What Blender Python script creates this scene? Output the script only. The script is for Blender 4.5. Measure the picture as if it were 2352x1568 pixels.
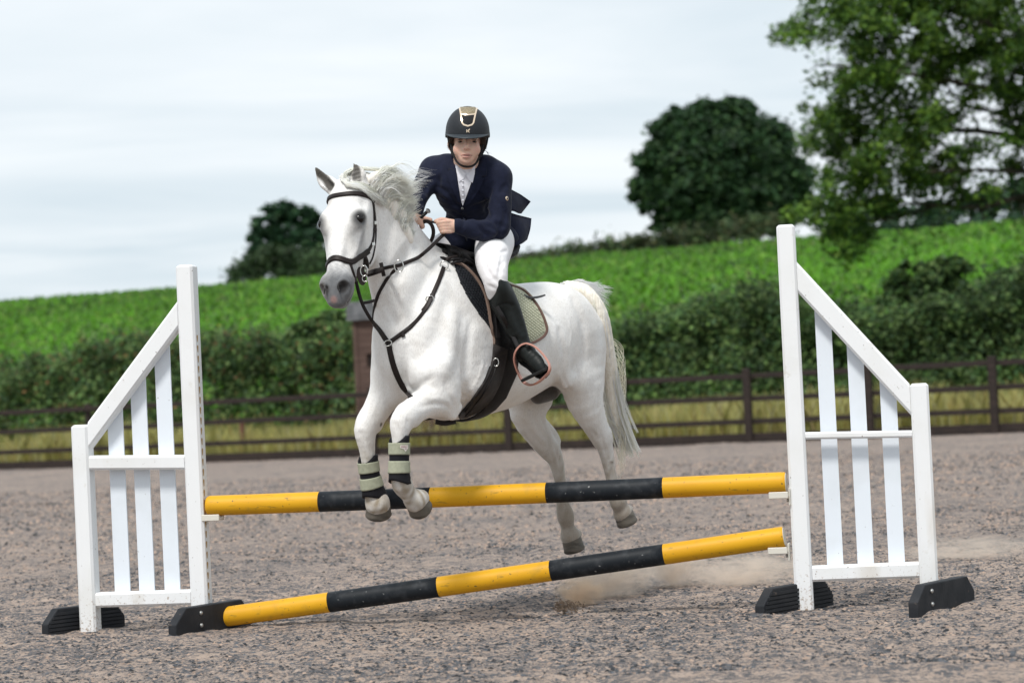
import bpy, bmesh, math, random
import numpy as np
from mathutils import Vector, Matrix
from mathutils.bvhtree import BVHTree

for o in list(bpy.data.objects):
    bpy.data.objects.remove(o, do_unlink=True)
SC = bpy.context.scene
COL = SC.collection
PI = math.pi
R = math.radians

# ------------------------------------------------------------------ camera
# photo measured on a 2352 x 1568 sheet; 90 mm lens, crouching photographer, slightly rolled
FPX = 5880.0
CAM = np.array([0.0, 0.0, 1.08])
_al = math.atan(0.048)
_p = math.atan(126.0 / FPX)
_fw = np.array([0, math.cos(_p), math.sin(_p)])
_u0 = np.array([0, -math.sin(_p), math.cos(_p)])
_r0 = np.array([1.0, 0, 0])
CR = math.cos(_al) * _r0 - math.sin(_al) * _u0
CU = math.sin(_al) * _r0 + math.cos(_al) * _u0
cd = bpy.data.cameras.new('camera')
cd.lens = 36.0 * FPX / 2352.0
cd.sensor_width = 36.0
cd.clip_start = 0.1
cd.clip_end = 20000
cd.dof.use_dof = True
cd.dof.focus_distance = 12.35
cd.dof.aperture_fstop = 3.0
cam = bpy.data.objects.new('camera', cd)
COL.objects.link(cam)
m = Matrix.Identity(4)
for i in range(3):
    m[i][0], m[i][1], m[i][2], m[i][3] = CR[i], CU[i], -_fw[i], CAM[i]
cam.matrix_world = m
SC.camera = cam

# ------------------------------------------------------------------ sky (bright overcast) and one soft sun
SUN_EL, SUN_AZ = 56.0, 205.0     # azimuth: compass-like, 180 = from behind the camera
wd = bpy.data.worlds.new('World')
SC.world = wd
wd.use_nodes = True
nt = wd.node_tree
nt.nodes.clear()
def _n(t, **k):
    n = nt.nodes.new(t)
    for a, b in k.items():
        setattr(n, a, b)
    return n
_out = _n('ShaderNodeOutputWorld')
_bg = _n('ShaderNodeBackground')
_bg.inputs['Strength'].default_value = 0.057
_sky = _n('ShaderNodeTexSky', sky_type='NISHITA', sun_disc=False)
_sky.sun_elevation = R(SUN_EL)
_sky.sun_rotation = R(SUN_AZ)
_sky.dust_density = 2.0
_tc = _n('ShaderNodeTexCoord')
_sep = _n('ShaderNodeSeparateXYZ')
nt.links.new(_tc.outputs['Generated'], _sep.inputs[0])
# cloud deck: direction projected on a flat layer, stretched into soft streaks
_zc = _n('ShaderNodeMath', operation='MAXIMUM'); _zc.inputs[1].default_value = 0.0
nt.links.new(_sep.outputs[2], _zc.inputs[0])
_za = _n('ShaderNodeMath', operation='ADD'); _za.inputs[1].default_value = 0.045
nt.links.new(_zc.outputs[0], _za.inputs[0])
_dx = _n('ShaderNodeMath', operation='DIVIDE'); nt.links.new(_sep.outputs[0], _dx.inputs[0]); nt.links.new(_za.outputs[0], _dx.inputs[1])
_dy = _n('ShaderNodeMath', operation='DIVIDE'); nt.links.new(_sep.outputs[1], _dy.inputs[0]); nt.links.new(_za.outputs[0], _dy.inputs[1])
_cmb = _n('ShaderNodeCombineXYZ'); nt.links.new(_dx.outputs[0], _cmb.inputs[0]); nt.links.new(_dy.outputs[0], _cmb.inputs[1])
_map = _n('ShaderNodeMapping')
_map.inputs['Rotation'].default_value = (0, 0, R(12))
_map.inputs['Scale'].default_value = (0.42, 0.55, 1)
nt.links.new(_cmb.outputs[0], _map.inputs[0])
_nz = _n('ShaderNodeTexNoise')
_nz.inputs['Scale'].default_value = 1.0
_nz.inputs['Detail'].default_value = 6.0
_nz.inputs['Roughness'].default_value = 0.5
_nz.inputs['Distortion'].default_value = 0.5
nt.links.new(_map.outputs[0], _nz.inputs[0])
_rp = _n('ShaderNodeValToRGB')
_rp.color_ramp.elements[0].position = 0.30
_rp.color_ramp.elements[0].color = (5.9, 6.9, 7.6, 1)
_rp.color_ramp.elements[1].position = 0.66
_rp.color_ramp.elements[1].color = (8.9, 9.3, 9.6, 1)
nt.links.new(_nz.outputs[0], _rp.inputs[0])
_mx = _n('ShaderNodeMixRGB'); _mx.inputs[0].default_value = 0.93
nt.links.new(_sky.outputs[0], _mx.inputs[1])
nt.links.new(_rp.outputs[0], _mx.inputs[2])
nt.links.new(_mx.outputs[0], _bg.inputs[0])
nt.links.new(_bg.outputs[0], _out.inputs[0])

sd = bpy.data.lights.new('sun', 'SUN')
sd.energy = 1.5
sd.angle = R(11)
sd.color = (1.0, 0.97, 0.92)
sun = bpy.data.objects.new('sun', sd)
COL.objects.link(sun)
_sv = Vector((math.sin(R(SUN_AZ)) * math.cos(R(SUN_EL)), math.cos(R(SUN_AZ)) * math.cos(R(SUN_EL)), math.sin(R(SUN_EL))))
sun.rotation_euler = _sv.to_track_quat('Z', 'Y').to_euler()

SC.view_settings.view_transform = 'Standard'
SC.view_settings.look = 'None'
SC.view_settings.exposure = 1.0
SC.view_settings.gamma = 1.0
SC.view_settings.use_curve_mapping = False
SC.render.resolution_x = 1024
SC.render.resolution_y = 682
SC.cycles.max_bounces = 12
SC.cycles.diffuse_bounces = 8
SC.cycles.transmission_bounces = 6
SC.cycles.use_denoising = True
SC.cycles.volume_bounces = 4
# ------------------------------------------------------------------ helpers
rng = np.random.default_rng(7)
random.seed(7)
def A(*v):
    return np.array(v, float)
def nrm(v):
    v = np.asarray(v, float)
    return v / (np.linalg.norm(v) + 1e-12)
def ray(x, y):
    return _fw + CR * (x - 1176.0) / FPX + CU * (784.0 - y) / FPX
def P(x, y, Z):
    """photo point -> world, at distance Z along the lens axis"""
    return CAM + Z * ray(x, y)
def PZ(x, y, z=0.0):
    """photo point -> world, on the level z"""
    d = ray(x, y)
    return CAM + d * ((z - CAM[2]) / d[2])
def PX(p):
    """world -> photo"""
    q = np.asarray(p, float) - CAM
    w = q @ _fw
    return np.array([1176 + FPX * (q @ CR) / w, 784 - FPX * (q @ CU) / w, w])

def link(o, parent=None):
    COL.objects.link(o)
    if parent is not None:
        o.parent = parent
    return o
def tag(o, label=None, cat=None, group=None, kind=None):
    if label: o['label'] = label
    if cat: o['category'] = cat
    if group: o['group'] = group
    if kind: o['kind'] = kind
    return o
def empty(name, loc=(0, 0, 0), rz=0.0):
    o = bpy.data.objects.new(name, None)
    o.location = loc
    o.rotation_euler = (0, 0, rz)
    o.empty_display_size = 0.1
    return link(o)
def wmesh(name, V, Fc, mat, parent=None, smooth=True, cols=None, mats=None, midx=None):
    """mesh from world (or parent-local, when the parent stands at the origin) points"""
    me = bpy.data.meshes.new(name)
    V = np.asarray(V, float)
    if parent is not None:
        mw = Matrix.Identity(4); q_ = parent
        while q_ is not None:
            mw = q_.matrix_basis @ mw; q_ = q_.parent
        inv = np.array(mw.inverted())
        V = V @ inv[:3, :3].T + inv[:3, 3]
    if isinstance(Fc, np.ndarray):
        n, k = Fc.shape
        me.vertices.add(len(V)); me.vertices.foreach_set('co', V.ravel())
        me.loops.add(n * k); me.loops.foreach_set('vertex_index', Fc.ravel().astype(np.int32))
        me.polygons.add(n)
        me.polygons.foreach_set('loop_start', np.arange(0, n * k, k, dtype=np.int32))
        me.update(calc_edges=True)
    else:
        me.from_pydata([tuple(v) for v in V], [], Fc)
        me.update()
    me.validate()
    if smooth:
        me.polygons.foreach_set('use_smooth', [True] * len(me.polygons))
    for mm in (mats or [mat]):
        me.materials.append(mm)
    if midx is not None:
        me.polygons.foreach_set('material_index', np.asarray(midx, np.int32))
    if cols is not None:
        for an, c in cols.items():
            at = me.attributes.new(an, 'FLOAT_COLOR', 'POINT')
            c = np.asarray(c, float)
            if c.shape[1] == 3:
                c = np.concatenate([c, np.ones((len(c), 1))], 1)
            at.data.foreach_set('color', c.ravel())
    o = bpy.data.objects.new(name, me)
    return link(o, parent)

class MB:
    """collects simple solids into one mesh"""
    def __init__(s): s.v = []; s.f = []
    def add(s, V, Fc):
        n = len(s.v)
        s.v.extend([tuple(x) for x in V]); s.f.extend([tuple(i + n for i in q) for q in Fc])
    def box(s, c, ax, ay, az, hx, hy, hz, bev=0.0):
        c = A(*c); ax, ay, az = nrm(ax), nrm(ay), nrm(az)
        if bev <= 0:
            V = [c + ax * hx * i + ay * hy * j + az * hz * k for k in (-1, 1) for j in (-1, 1) for i in (-1, 1)]
            s.add(V, [(0, 2, 3, 1), (4, 5, 7, 6), (0, 1, 5, 4), (2, 6, 7, 3), (0, 4, 6, 2), (1, 3, 7, 5)])
        else:
            b = bev
            prof = [(hx - b, -hy), (hx, -hy + b), (hx, hy - b), (hx - b, hy), (-hx + b, hy), (-hx, hy - b), (-hx, -hy + b), (-hx + b, -hy)]
            V = []; zs = [(-hz, b), (-hz + b, 0), (hz - b, 0), (hz, b)]
            for z, ins in zs:
                for (x, y) in prof:
                    V.append(c + ax * (x - math.copysign(min(ins, abs(x)), x)) + ay * (y - math.copysign(min(ins, abs(y)), y)) + az * z)
            Fc = []
            for r_ in range(3):
                for i in range(8):
                    j = (i + 1) % 8
                    Fc.append((r_ * 8 + i, r_ * 8 + j, r_ * 8 + 8 + j, r_ * 8 + 8 + i))
            Fc.append(tuple(range(7, -1, -1))); Fc.append(tuple(range(24, 32)))
            s.add(V, Fc)
    def tube(s, pts, rad, n=8, caps=True):
        pts = [A(*p) for p in pts]
        rad = rad if hasattr(rad, '__len__') else [rad] * len(pts)
        V = []; Fc = []
        T = nrm(pts[1] - pts[0]); Un = nrm(np.cross(T, A(0, 0, 1) if abs(T[2]) < .9 else A(1, 0, 0)))
        for i, p in enumerate(pts):
            t = nrm(pts[min(i + 1, len(pts) - 1)] - pts[max(i - 1, 0)])
            Un = nrm(Un - t * (Un @ t)); Vn = np.cross(t, Un)
            for k in range(n):
                a = 2 * PI * k / n
                V.append(p + rad[i] * (math.cos(a) * Un + math.sin(a) * Vn))
        for i in range(len(pts) - 1):
            for k in range(n):
                j = (k + 1) % n
                Fc.append((i * n + k, i * n + j, i * n + n + j, i * n + n + k))
        if caps:
            Fc.append(tuple(range(n - 1, -1, -1))); Fc.append(tuple(range((len(pts) - 1) * n, len(pts) * n)))
        s.add(V, Fc)
    def build(s, name, mat, parent=None, smooth=False):
        return wmesh(name, s.v, s.f, mat, parent, smooth)

def catmull(pts, n):
    pts = np.asarray(pts, float)
    if len(pts) < 3:
        t = np.linspace(0, 1, n)[:, None]
        return pts[0] * (1 - t) + pts[-1] * t
    ext = np.concatenate([[2 * pts[0] - pts[1]], pts, [2 * pts[-1] - pts[-2]]])
    out = []
    for u in np.linspace(0, len(pts) - 1, n):
        i = min(int(u), len(pts) - 2); t = u - i
        p0, p1, p2, p3 = ext[i:i + 4]
        out.append(0.5 * (2 * p1 + (p2 - p0) * t + (2 * p0 - 5 * p1 + 4 * p2 - p3) * t * t + (3 * p1 - p0 - 3 * p2 + p3) * t ** 3))
    return np.array(out)

# ------------------------------------------------------------------ sculpting by distance field + surface nets
class Field:
    def __init__(s, org, axes, lo, hi, h):
        s.h = h; s.org = np.asarray(org, float); s.ax = np.asarray(axes, float)   # rows = axes
        s.lo = np.asarray(lo, float)
        s.n = np.ceil((np.asarray(hi) - s.lo) / h).astype(int) + 1
        s.d = np.full(s.n, 1.0, np.float32)
        s.g = [np.float32(s.lo[i]) + np.arange(s.n[i], dtype=np.float32) * np.float32(h) for i in range(3)]
    def loc(s, p):
        return (np.asarray(p, float) - s.org) @ s.ax.T
    def dirl(s, v):
        return np.asarray(v, float) @ s.ax.T
    def sub(s, lo, hi):
        i0 = np.clip(np.floor((lo - s.lo) / s.h).astype(int), 0, s.n - 1)
        i1 = np.clip(np.ceil((hi - s.lo) / s.h).astype(int) + 1, 1, s.n)
        if np.any(i1 <= i0): return None
        sl = tuple(slice(a, b) for a, b in zip(i0, i1))
        X = s.g[0][sl[0]][:, None, None]; Y = s.g[1][sl[1]][None, :, None]; Z = s.g[2][sl[2]][None, None, :]
        return sl, X, Y, Z
    def comb(s, sl, d, k, op):
        f = s.d[sl]
        if op == 'add':
            if k > 0:
                hh = np.maximum(k - np.abs(f - d), 0) / k
                s.d[sl] = np.minimum(f, d) - hh * hh * k * 0.25
            else:
                s.d[sl] = np.minimum(f, d)
        else:
            d = -d
            if k > 0:
                hh = np.maximum(k - np.abs(f - d), 0) / k
                s.d[sl] = np.maximum(f, d) + hh * hh * k * 0.25
            else:
                s.d[sl] = np.maximum(f, d)
    def ell(s, c, r, ax=None, k=0.02, op='add'):
        """ellipsoid; c world, r half axes, ax three world directions"""
        c = s.loc(c); r = np.asarray(r, float) if hasattr(r, '__len__') else A(r, r, r)
        ax = np.eye(3) if ax is None else np.array([nrm(s.dirl(a)) for a in ax])
        ext = np.sqrt(((ax * r[:, None]) ** 2).sum(0)) + k + 2 * s.h
        q = s.sub(c - ext, c + ext)
        if q is None: return
        sl, X, Y, Z = q
        X = X - np.float32(c[0]); Y = Y - np.float32(c[1]); Z = Z - np.float32(c[2])
        k0 = 0; k1 = 0
        for i in range(3):
            u = (X * np.float32(ax[i][0]) + Y * np.float32(ax[i][1]) + Z * np.float32(ax[i][2])) / np.float32(r[i])
            k0 = k0 + u * u; k1 = k1 + (u / np.float32(r[i])) ** 2
        k0 = np.sqrt(k0); k1 = np.sqrt(k1) + 1e-9
        s.comb(sl, k0 * (k0 - 1) / k1, k, op)
    def chain(s, pts, ra, rb=None, U=(0, 0, 1), k=0.02, sub=4, op='add', kk=0.004, caps=1.0):
        """swept elliptical rings: ra along U, rb across; pts world"""
        rb = ra if rb is None else rb
        npt = len(pts)
        ra = np.full(npt, ra, float) if not hasattr(ra, '__len__') else np.asarray(ra, float)
        rb = np.full(npt, rb, float) if not hasattr(rb, '__len__') else np.asarray(rb, float)
        Pl = np.array([s.loc(p) for p in pts])
        U = np.asarray(U, float)
        Us = np.array([s.dirl(U)] * npt) if U.ndim == 1 else np.array([s.dirl(v) for v in U])
        M = np.concatenate([Pl, ra[:, None], rb[:, None], Us], 1)
        n = (npt - 1) * sub + 1
        M = catmull(M, n) if npt > 2 else np.array([M[0] + (M[1] - M[0]) * t for t in np.linspace(0, 1, n)])
        M[:, 3:5] = np.maximum(M[:, 3:5], 0.002)
        # one scratch field over the whole chain, then one smooth union
        mx = M[:, 3:5].max()
        lo = M[:, :3].min(0) - mx - k - 2 * s.h; hi = M[:, :3].max(0) + mx + k + 2 * s.h
        q = s.sub(lo, hi)
        if q is None: return
        SL, X0, Y0, Z0 = q
        scr = np.full(s.d[SL].shape, 1.0, np.float32)
        base = np.array([SL[i].start for i in range(3)])
        for i in range(n - 1):
            a, b = M[i], M[i + 1]
            r = max(a[3:5].max(), b[3:5].max()) + k + 2 * s.h
            q = s.sub(np.minimum(a[:3], b[:3]) - r, np.maximum(a[:3], b[:3]) + r)
            if q is None: continue
            sl, X, Y, Z = q
            T = b[:3] - a[:3]; Ln = np.linalg.norm(T) + 1e-9; T = T / Ln
            u_ = a[5:8] - T * (a[5:8] @ T); u_ = nrm(u_); v_ = np.cross(T, u_)
            x = X - np.float32(a[0]); y = Y - np.float32(a[1]); z = Z - np.float32(a[2])
            w = x * np.float32(T[0]) + y * np.float32(T[1]) + z * np.float32(T[2])
            t = np.clip(w / np.float32(Ln), 0, 1)
            wr = w - t * np.float32(Ln)
            pu = x * np.float32(u_[0]) + y * np.float32(u_[1]) + z * np.float32(u_[2])
            pv = x * np.float32(v_[0]) + y * np.float32(v_[1]) + z * np.float32(v_[2])
            A_ = np.float32(a[3]) + t * np.float32(b[3] - a[3]); B_ = np.float32(a[4]) + t * np.float32(b[4] - a[4])
            C_ = np.minimum(A_, B_) * np.float32(caps)
            q1, q2, q3 = pu / A_, pv / B_, wr / C_
            k0 = np.sqrt(q1 * q1 + q2 * q2 + q3 * q3)
            k1 = np.sqrt((q1 / A_) ** 2 + (q2 / B_) ** 2 + (q3 / C_) ** 2) + 1e-9
            d = k0 * (k0 - 1) / k1
            ss = tuple(slice(sl[j].start - base[j], sl[j].stop - base[j]) for j in range(3))
            f = scr[ss]
            hh = np.maximum(kk - np.abs(f - d), 0) / kk
            scr[ss] = np.minimum(f, d) - hh * hh * kk * 0.25
        s.comb(SL, scr, k, op)
    def samp(s, pl):
        g = (np.asarray(pl) - s.lo) / s.h
        g = np.clip(g, 0, s.n - 1.001); i = g.astype(int); f = g - i
        v = 0
        for a in (0, 1):
            for b in (0, 1):
                for c in (0, 1):
                    w = (f[:, 0] if a else 1 - f[:, 0]) * (f[:, 1] if b else 1 - f[:, 1]) * (f[:, 2] if c else 1 - f[:, 2])
                    v = v + w * s.d[i[:, 0] + a, i[:, 1] + b, i[:, 2] + c]
        return v
    def hit(s, x, y):
        """first surface point seen at photo (x, y), and its normal (world)"""
        d = ray(x, y)
        t0 = (s.org - CAM) @ _fw
        ts = np.arange(t0 - 1.6, t0 + 1.8, s.h * .7)
        pl = (CAM + ts[:, None] * d - s.org) @ s.ax.T
        ok = ((pl > s.lo) & (pl < s.lo + (s.n - 1) * s.h)).all(1)
        v = np.where(ok, s.samp(pl), 1.0)
        q = np.argmax(v < 0)
        if v[q] >= 0: return None
        t = ts[q - 1] + (ts[q] - ts[q - 1]) * v[q - 1] / (v[q - 1] - v[q] + 1e-9)
        p = CAM + t * d; c = s.loc(p); e = s.h * 1.5
        g = np.array([s.samp((c + e * k)[None])[0] - s.samp((c - e * k)[None])[0] for k in np.eye(3)])
        return p, nrm(nrm(g) @ s.ax)
    def draw(s, pix, r, off, k=.02, op='sub', n=None):
        """groove (off > 0 keeps it shallow) or ridge along a line seen in the photo"""
        hs = [s.hit(x, y) for x, y in catmull(pix, n or len(pix) * 3)]
        hs = [h_ for h_ in hs if h_ is not None]
        if len(hs) < 2: return
        pts = [p + nv * off for p, nv in hs]
        m_ = len(pts)
        rr = r * np.sin(np.linspace(.25, PI - .25, m_)) ** .6
        s.chain(pts, rr, None, U=hs[0][1], k=k, sub=1, op=op)
    def halfspace(s, c, nv, k=0.005):
        """cut away what lies beyond the plane"""
        c = s.loc(c); nv = nrm(s.dirl(nv)).astype(np.float32)
        d = (s.g[0][:, None, None] - np.float32(c[0])) * nv[0] + (s.g[1][None, :, None] - np.float32(c[1])) * nv[1] + (s.g[2][None, None, :] - np.float32(c[2])) * nv[2]
        s.d = np.maximum(s.d, d)
    def mesh(s, smooth=2):
        d = s.d
        sg = d < 0
        n = s.n
        # active cells
        cnt = np.zeros(n - 1, np.uint8)
        for dx in (0, 1):
            for dy in (0, 1):
                for dz in (0, 1):
                    cnt += sg[dx:n[0] - 1 + dx, dy:n[1] - 1 + dy, dz:n[2] - 1 + dz]
        act = np.argwhere((cnt > 0) & (cnt < 8))
        idx = np.full(n - 1, -1, np.int32)
        idx[act[:, 0], act[:, 1], act[:, 2]] = np.arange(len(act))
        corners = [(a, b, c) for a in (0, 1) for b in (0, 1) for c in (0, 1)]
        vals = {c: d[act[:, 0] + c[0], act[:, 1] + c[1], act[:, 2] + c[2]] for c in corners}
        acc = np.zeros((len(act), 3)); num = np.zeros(len(act))
        for c in corners:
            for ax in range(3):
                if c[ax] == 0:
                    c2 = list(c); c2[ax] = 1; c2 = tuple(c2)
                    v0, v1 = vals[c], vals[c2]
                    mk = (v0 < 0) != (v1 < 0)
                    t = np.where(mk, v0 / (v0 - v1 + 1e-12), 0)
                    p = np.tile(np.array(c, float), (len(act), 1)); p[:, ax] = t
                    acc += p * mk[:, None]; num += mk
        V = act + acc / num[:, None]
        quads = []
        for ax in range(3):
            o1, o2 = [(1, 2), (2, 0), (0, 1)][ax]
            a0 = [slice(1, n[i] - 1) for i in range(3)]; a1 = list(a0)
            a0[ax] = slice(0, n[ax] - 1); a1[ax] = slice(1, n[ax])
            e = sg[tuple(a0)] != sg[tuple(a1)]
            pos = np.argwhere(e)
            ins = sg[tuple(a0)][e]
            off = np.ones(3, int); off[ax] = 0
            pos = pos + off
            def cell(s1, s2):
                q = pos.copy(); q[:, o1] -= s1; q[:, o2] -= s2
                return idx[q[:, 0], q[:, 1], q[:, 2]]
            q4 = np.stack([cell(1, 1), cell(0, 1), cell(0, 0), cell(1, 0)], 1)
            q4[~ins] = q4[~ins][:, ::-1]
            quads.append(q4)
        Q = np.concatenate(quads)
        Q = Q[(Q >= 0).all(1)]
        for _ in range(smooth):
            acc = np.zeros_like(V); num = np.zeros(len(V))
            for i in range(4):
                a, b = Q[:, i], Q[:, (i + 1) % 4]
                for kx in range(3):
                    acc[:, kx] += np.bincount(a, V[b, kx], len(V)) + np.bincount(b, V[a, kx], len(V))
                num += np.bincount(a, minlength=len(V)) + np.bincount(b, minlength=len(V))
            V = 0.5 * V + 0.5 * acc / np.maximum(num, 1)[:, None]
        Vw = (V * s.h + s.lo) @ s.ax + s.org
        # right-handed axes keep the winding outwards
        if np.linalg.det(s.ax) < 0: Q = Q[:, ::-1]
        return Vw, np.ascontiguousarray(Q)

# ------------------------------------------------------------------ materials
def mat(name, col=(0.5, 0.5, 0.5), rough=0.6, spec=0.5, metal=0.0, noise=None, bump=None, attr=None, sss=0.0, sheen=0.0, coord='Object', extra=None, trans=0.0):
    """noise = (scale, colour2, lo, hi) or a list of them; bump = (scale, strength, distance) or a list"""
    m_ = bpy.data.materials.new(name); m_.use_nodes = True
    t = m_.node_tree; b = t.nodes['Principled BSDF']
    b.inputs['Roughness'].default_value = rough
    b.inputs['Specular IOR Level'].default_value = spec
    b.inputs['Metallic'].default_value = metal
    tc = t.nodes.new('ShaderNodeTexCoord')
    cs = None
    if attr:
        a = t.nodes.new('ShaderNodeAttribute'); a.attribute_name = attr; cs = a.outputs['Color']
    else:
        rgb = t.nodes.new('ShaderNodeRGB'); rgb.outputs[0].default_value = (*col, 1); cs = rgb.outputs[0]
    if noise:
        for nz in (noise if isinstance(noise, list) else [noise]):
            sc, c2, lo, hi = nz[:4]
            n_ = t.nodes.new('ShaderNodeTexNoise'); n_.inputs['Detail'].default_value = 5
            if hasattr(sc, '__len__'):
                mp = t.nodes.new('ShaderNodeMapping'); mp.inputs['Scale'].default_value = sc
                t.links.new(tc.outputs[coord], mp.inputs[0]); t.links.new(mp.outputs[0], n_.inputs[0]); n_.inputs['Scale'].default_value = 1
            else:
                t.links.new(tc.outputs[coord], n_.inputs[0]); n_.inputs['Scale'].default_value = sc
            mr = t.nodes.new('ShaderNodeMapRange'); mr.inputs[1].default_value = lo; mr.inputs[2].default_value = hi
            t.links.new(n_.outputs[0], mr.inputs[0])
            mx = t.nodes.new('ShaderNodeMixRGB'); mx.inputs[2].default_value = (*c2, 1)
            if len(nz) > 4: mx.blend_type = nz[4]
            t.links.new(mr.outputs[0], mx.inputs[0]); t.links.new(cs, mx.inputs[1]); cs = mx.outputs[0]
    t.links.new(cs, b.inputs['Base Color'])
    if bump:
        prev = None
        for bp in (bump if isinstance(bump, list) else [bump]):
            sc, st, di = bp
            n_ = t.nodes.new('ShaderNodeTexNoise'); n_.inputs['Detail'].default_value = 4
            if hasattr(sc, '__len__'):
                mp = t.nodes.new('ShaderNodeMapping'); mp.inputs['Scale'].default_value = sc
                t.links.new(tc.outputs[coord], mp.inputs[0]); t.links.new(mp.outputs[0], n_.inputs[0]); n_.inputs['Scale'].default_value = 1
            else:
                t.links.new(tc.outputs[coord], n_.inputs[0]); n_.inputs['Scale'].default_value = sc
            bn = t.nodes.new('ShaderNodeBump'); bn.inputs['Strength'].default_value = st; bn.inputs['Distance'].default_value = di
            t.links.new(n_.outputs[0], bn.inputs['Height'])
            if prev: t.links.new(prev, bn.inputs['Normal'])
            prev = bn.outputs[0]
        t.links.new(prev, b.inputs['Normal'])
    if sss > 0:
        b.inputs['Subsurface Weight'].default_value = sss
        b.inputs['Subsurface Scale'].default_value = 0.01
    if sheen > 0:
        b.inputs['Sheen Weight'].default_value = sheen
        b.inputs['Sheen Roughness'].default_value = 0.5
    if trans > 0:
        # thin leaf: part of the light passes through
        tr = t.nodes.new('ShaderNodeBsdfTranslucent'); t.links.new(cs, tr.inputs[0])
        ms = t.nodes.new('ShaderNodeMixShader'); ms.inputs[0].default_value = trans
        t.links.new(b.outputs[0], ms.inputs[1]); t.links.new(tr.outputs[0], ms.inputs[2])
        t.links.new(ms.outputs[0], t.nodes['Material Output'].inputs[0])
    if extra: extra(t, b, cs, tc)
    return m_

# ------------------------------------------------------------------ things laid on a sculpted surface
from mathutils.geometry import delaunay_2d_cdt
class Surf:
    """sculpted mesh that photo points can be dropped onto"""
    def __init__(s, V, Q):
        s.b = BVHTree.FromPolygons([tuple(v) for v in V], [tuple(q) for q in Q])
    def hit(s, x, y):
        d = ray(x, y); h_ = s.b.ray_cast(Vector(CAM), Vector(nrm(d)), 60.0)
        if h_[0] is None: return None
        n_ = np.array(h_[1]); 
        if n_ @ d > 0: n_ = -n_
        return np.array(h_[0]), n_
    def near(s, p):
        h_ = s.b.find_nearest(Vector(p)); return np.array(h_[0]), np.array(h_[1])
def hits(surfs, x, y):
    best = None
    for q in (surfs if isinstance(surfs, (list, tuple)) else [surfs]):
        h_ = q.hit(x, y)
        if h_ is not None and (best is None or PX(h_[0])[2] < PX(best[0])[2]): best = h_
    return best
def patch(name, surfs, poly, off, th, m_, parent, step=5.0, closed_curve=True, smooth=True, relax=2, puff=0.0, mirror=None):
    """sheet of thickness th over the surface, inside a photo outline"""
    poly = np.asarray(poly, float)
    if closed_curve:
        ext = np.concatenate([poly, poly[:1]]); seg = np.linalg.norm(np.diff(ext, axis=0), axis=1)
        bd = []
        for i in range(len(poly)):
            k = max(1, int(seg[i] / step))
            for j in range(k): bd.append(ext[i] + (ext[i + 1] - ext[i]) * j / k)
        bd = np.array(bd)
    else: bd = poly
    x0, y0 = bd.min(0); x1, y1 = bd.max(0)
    gx_, gy_ = np.meshgrid(np.arange(x0 + step * .5, x1, step), np.arange(y0 + step * .5, y1, step))
    pts = np.stack([gx_.ravel(), gy_.ravel()], 1)
    # inside and not too near the border
    ins = np.zeros(len(pts), bool); j = len(bd) - 1
    for i in range(len(bd)):
        a, b = bd[i], bd[j]
        c = ((a[1] > pts[:, 1]) != (b[1] > pts[:, 1])) & (pts[:, 0] < (b[0] - a[0]) * (pts[:, 1] - a[1]) / (b[1] - a[1] + 1e-12) + a[0])
        ins ^= c; j = i
    dm = np.min(np.linalg.norm(pts[:, None] - bd[None], axis=2), axis=1)
    pts = pts[ins & (dm > step * .45)]
    allp = np.concatenate([bd, pts]); nb_ = len(bd)
    r_ = delaunay_2d_cdt([Vector(p) for p in allp], [(i, (i + 1) % nb_) for i in range(nb_)], [], 1, 1e-4)
    vs = np.array([tuple(v) for v in r_[0]]); tris = [tuple(t) for t in r_[2]]
    Pn = []; ok = []
    lastZ = None
    for x, y in vs:
        h_ = hits(surfs, x, y); ok.append(h_ is not None)
        Pn.append(h_)
    good = [i for i in range(len(vs)) if ok[i]]
    for i in range(len(vs)):
        if not ok[i]:
            k = good[int(np.argmin(np.linalg.norm(vs[good] - vs[i], axis=1)))]
            Pn[i] = (P(vs[i][0], vs[i][1], PX(Pn[k][0])[2] + .01), Pn[k][1])
    Pp = np.array([q[0] for q in Pn]); Nn = np.array([q[1] for q in Pn])
    nbr = [set() for _ in vs]
    for t in tris:
        for a in t:
            nbr[a].update(t)
    for _ in range(relax):
        Nn = np.array([nrm(Nn[list(nbr[i])].sum(0)) if nbr[i] else Nn[i] for i in range(len(vs))])
    bdm = np.min(np.linalg.norm(vs[:, None] - bd[None], axis=2), axis=1) if puff else 0
    ex = (puff * (1 - np.exp(-bdm / 6.0)))[:, None] if puff else 0
    if relax:
        dd = (Pp - CAM) @ _fw
        for _ in range(relax):
            dd = np.array([dd[list(nbr[i])].mean() if nbr[i] else dd[i] for i in range(len(vs))]) * .6 + dd * .4
        Pp = np.array([P(vs[i][0], vs[i][1], dd[i]) for i in range(len(vs))])
    top = Pp + Nn * (off + th + ex); bot = Pp + Nn * off
    n = len(vs)
    # orientation: top faces the camera
    Fc = []
    ec = {}
    for t in tris:
        a, b, c = top[t[0]], top[t[1]], top[t[2]]
        if np.cross(b - a, c - a) @ Nn[t[0]] < 0: t = t[::-1]
        Fc.append(t); Fc.append(tuple(n + q for q in t[::-1]))
        for i in range(3):
            ec[(t[i], t[(i + 1) % 3])] = 1
    for (a, b) in list(ec):
        if (b, a) not in ec: Fc.append((a, n + a, n + b, b))
    V = np.concatenate([top, bot])
    o = wmesh(name, V, Fc, m_, parent, smooth)
    if smooth:
        md = o.modifiers.new('edge', 'EDGE_SPLIT'); md.split_angle = R(55)
    if mirror is not None:
        V2 = np.array([mirror(v) for v in V])
        wmesh(name, V2, [f[::-1] for f in Fc], m_, parent, smooth)
    return o
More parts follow.
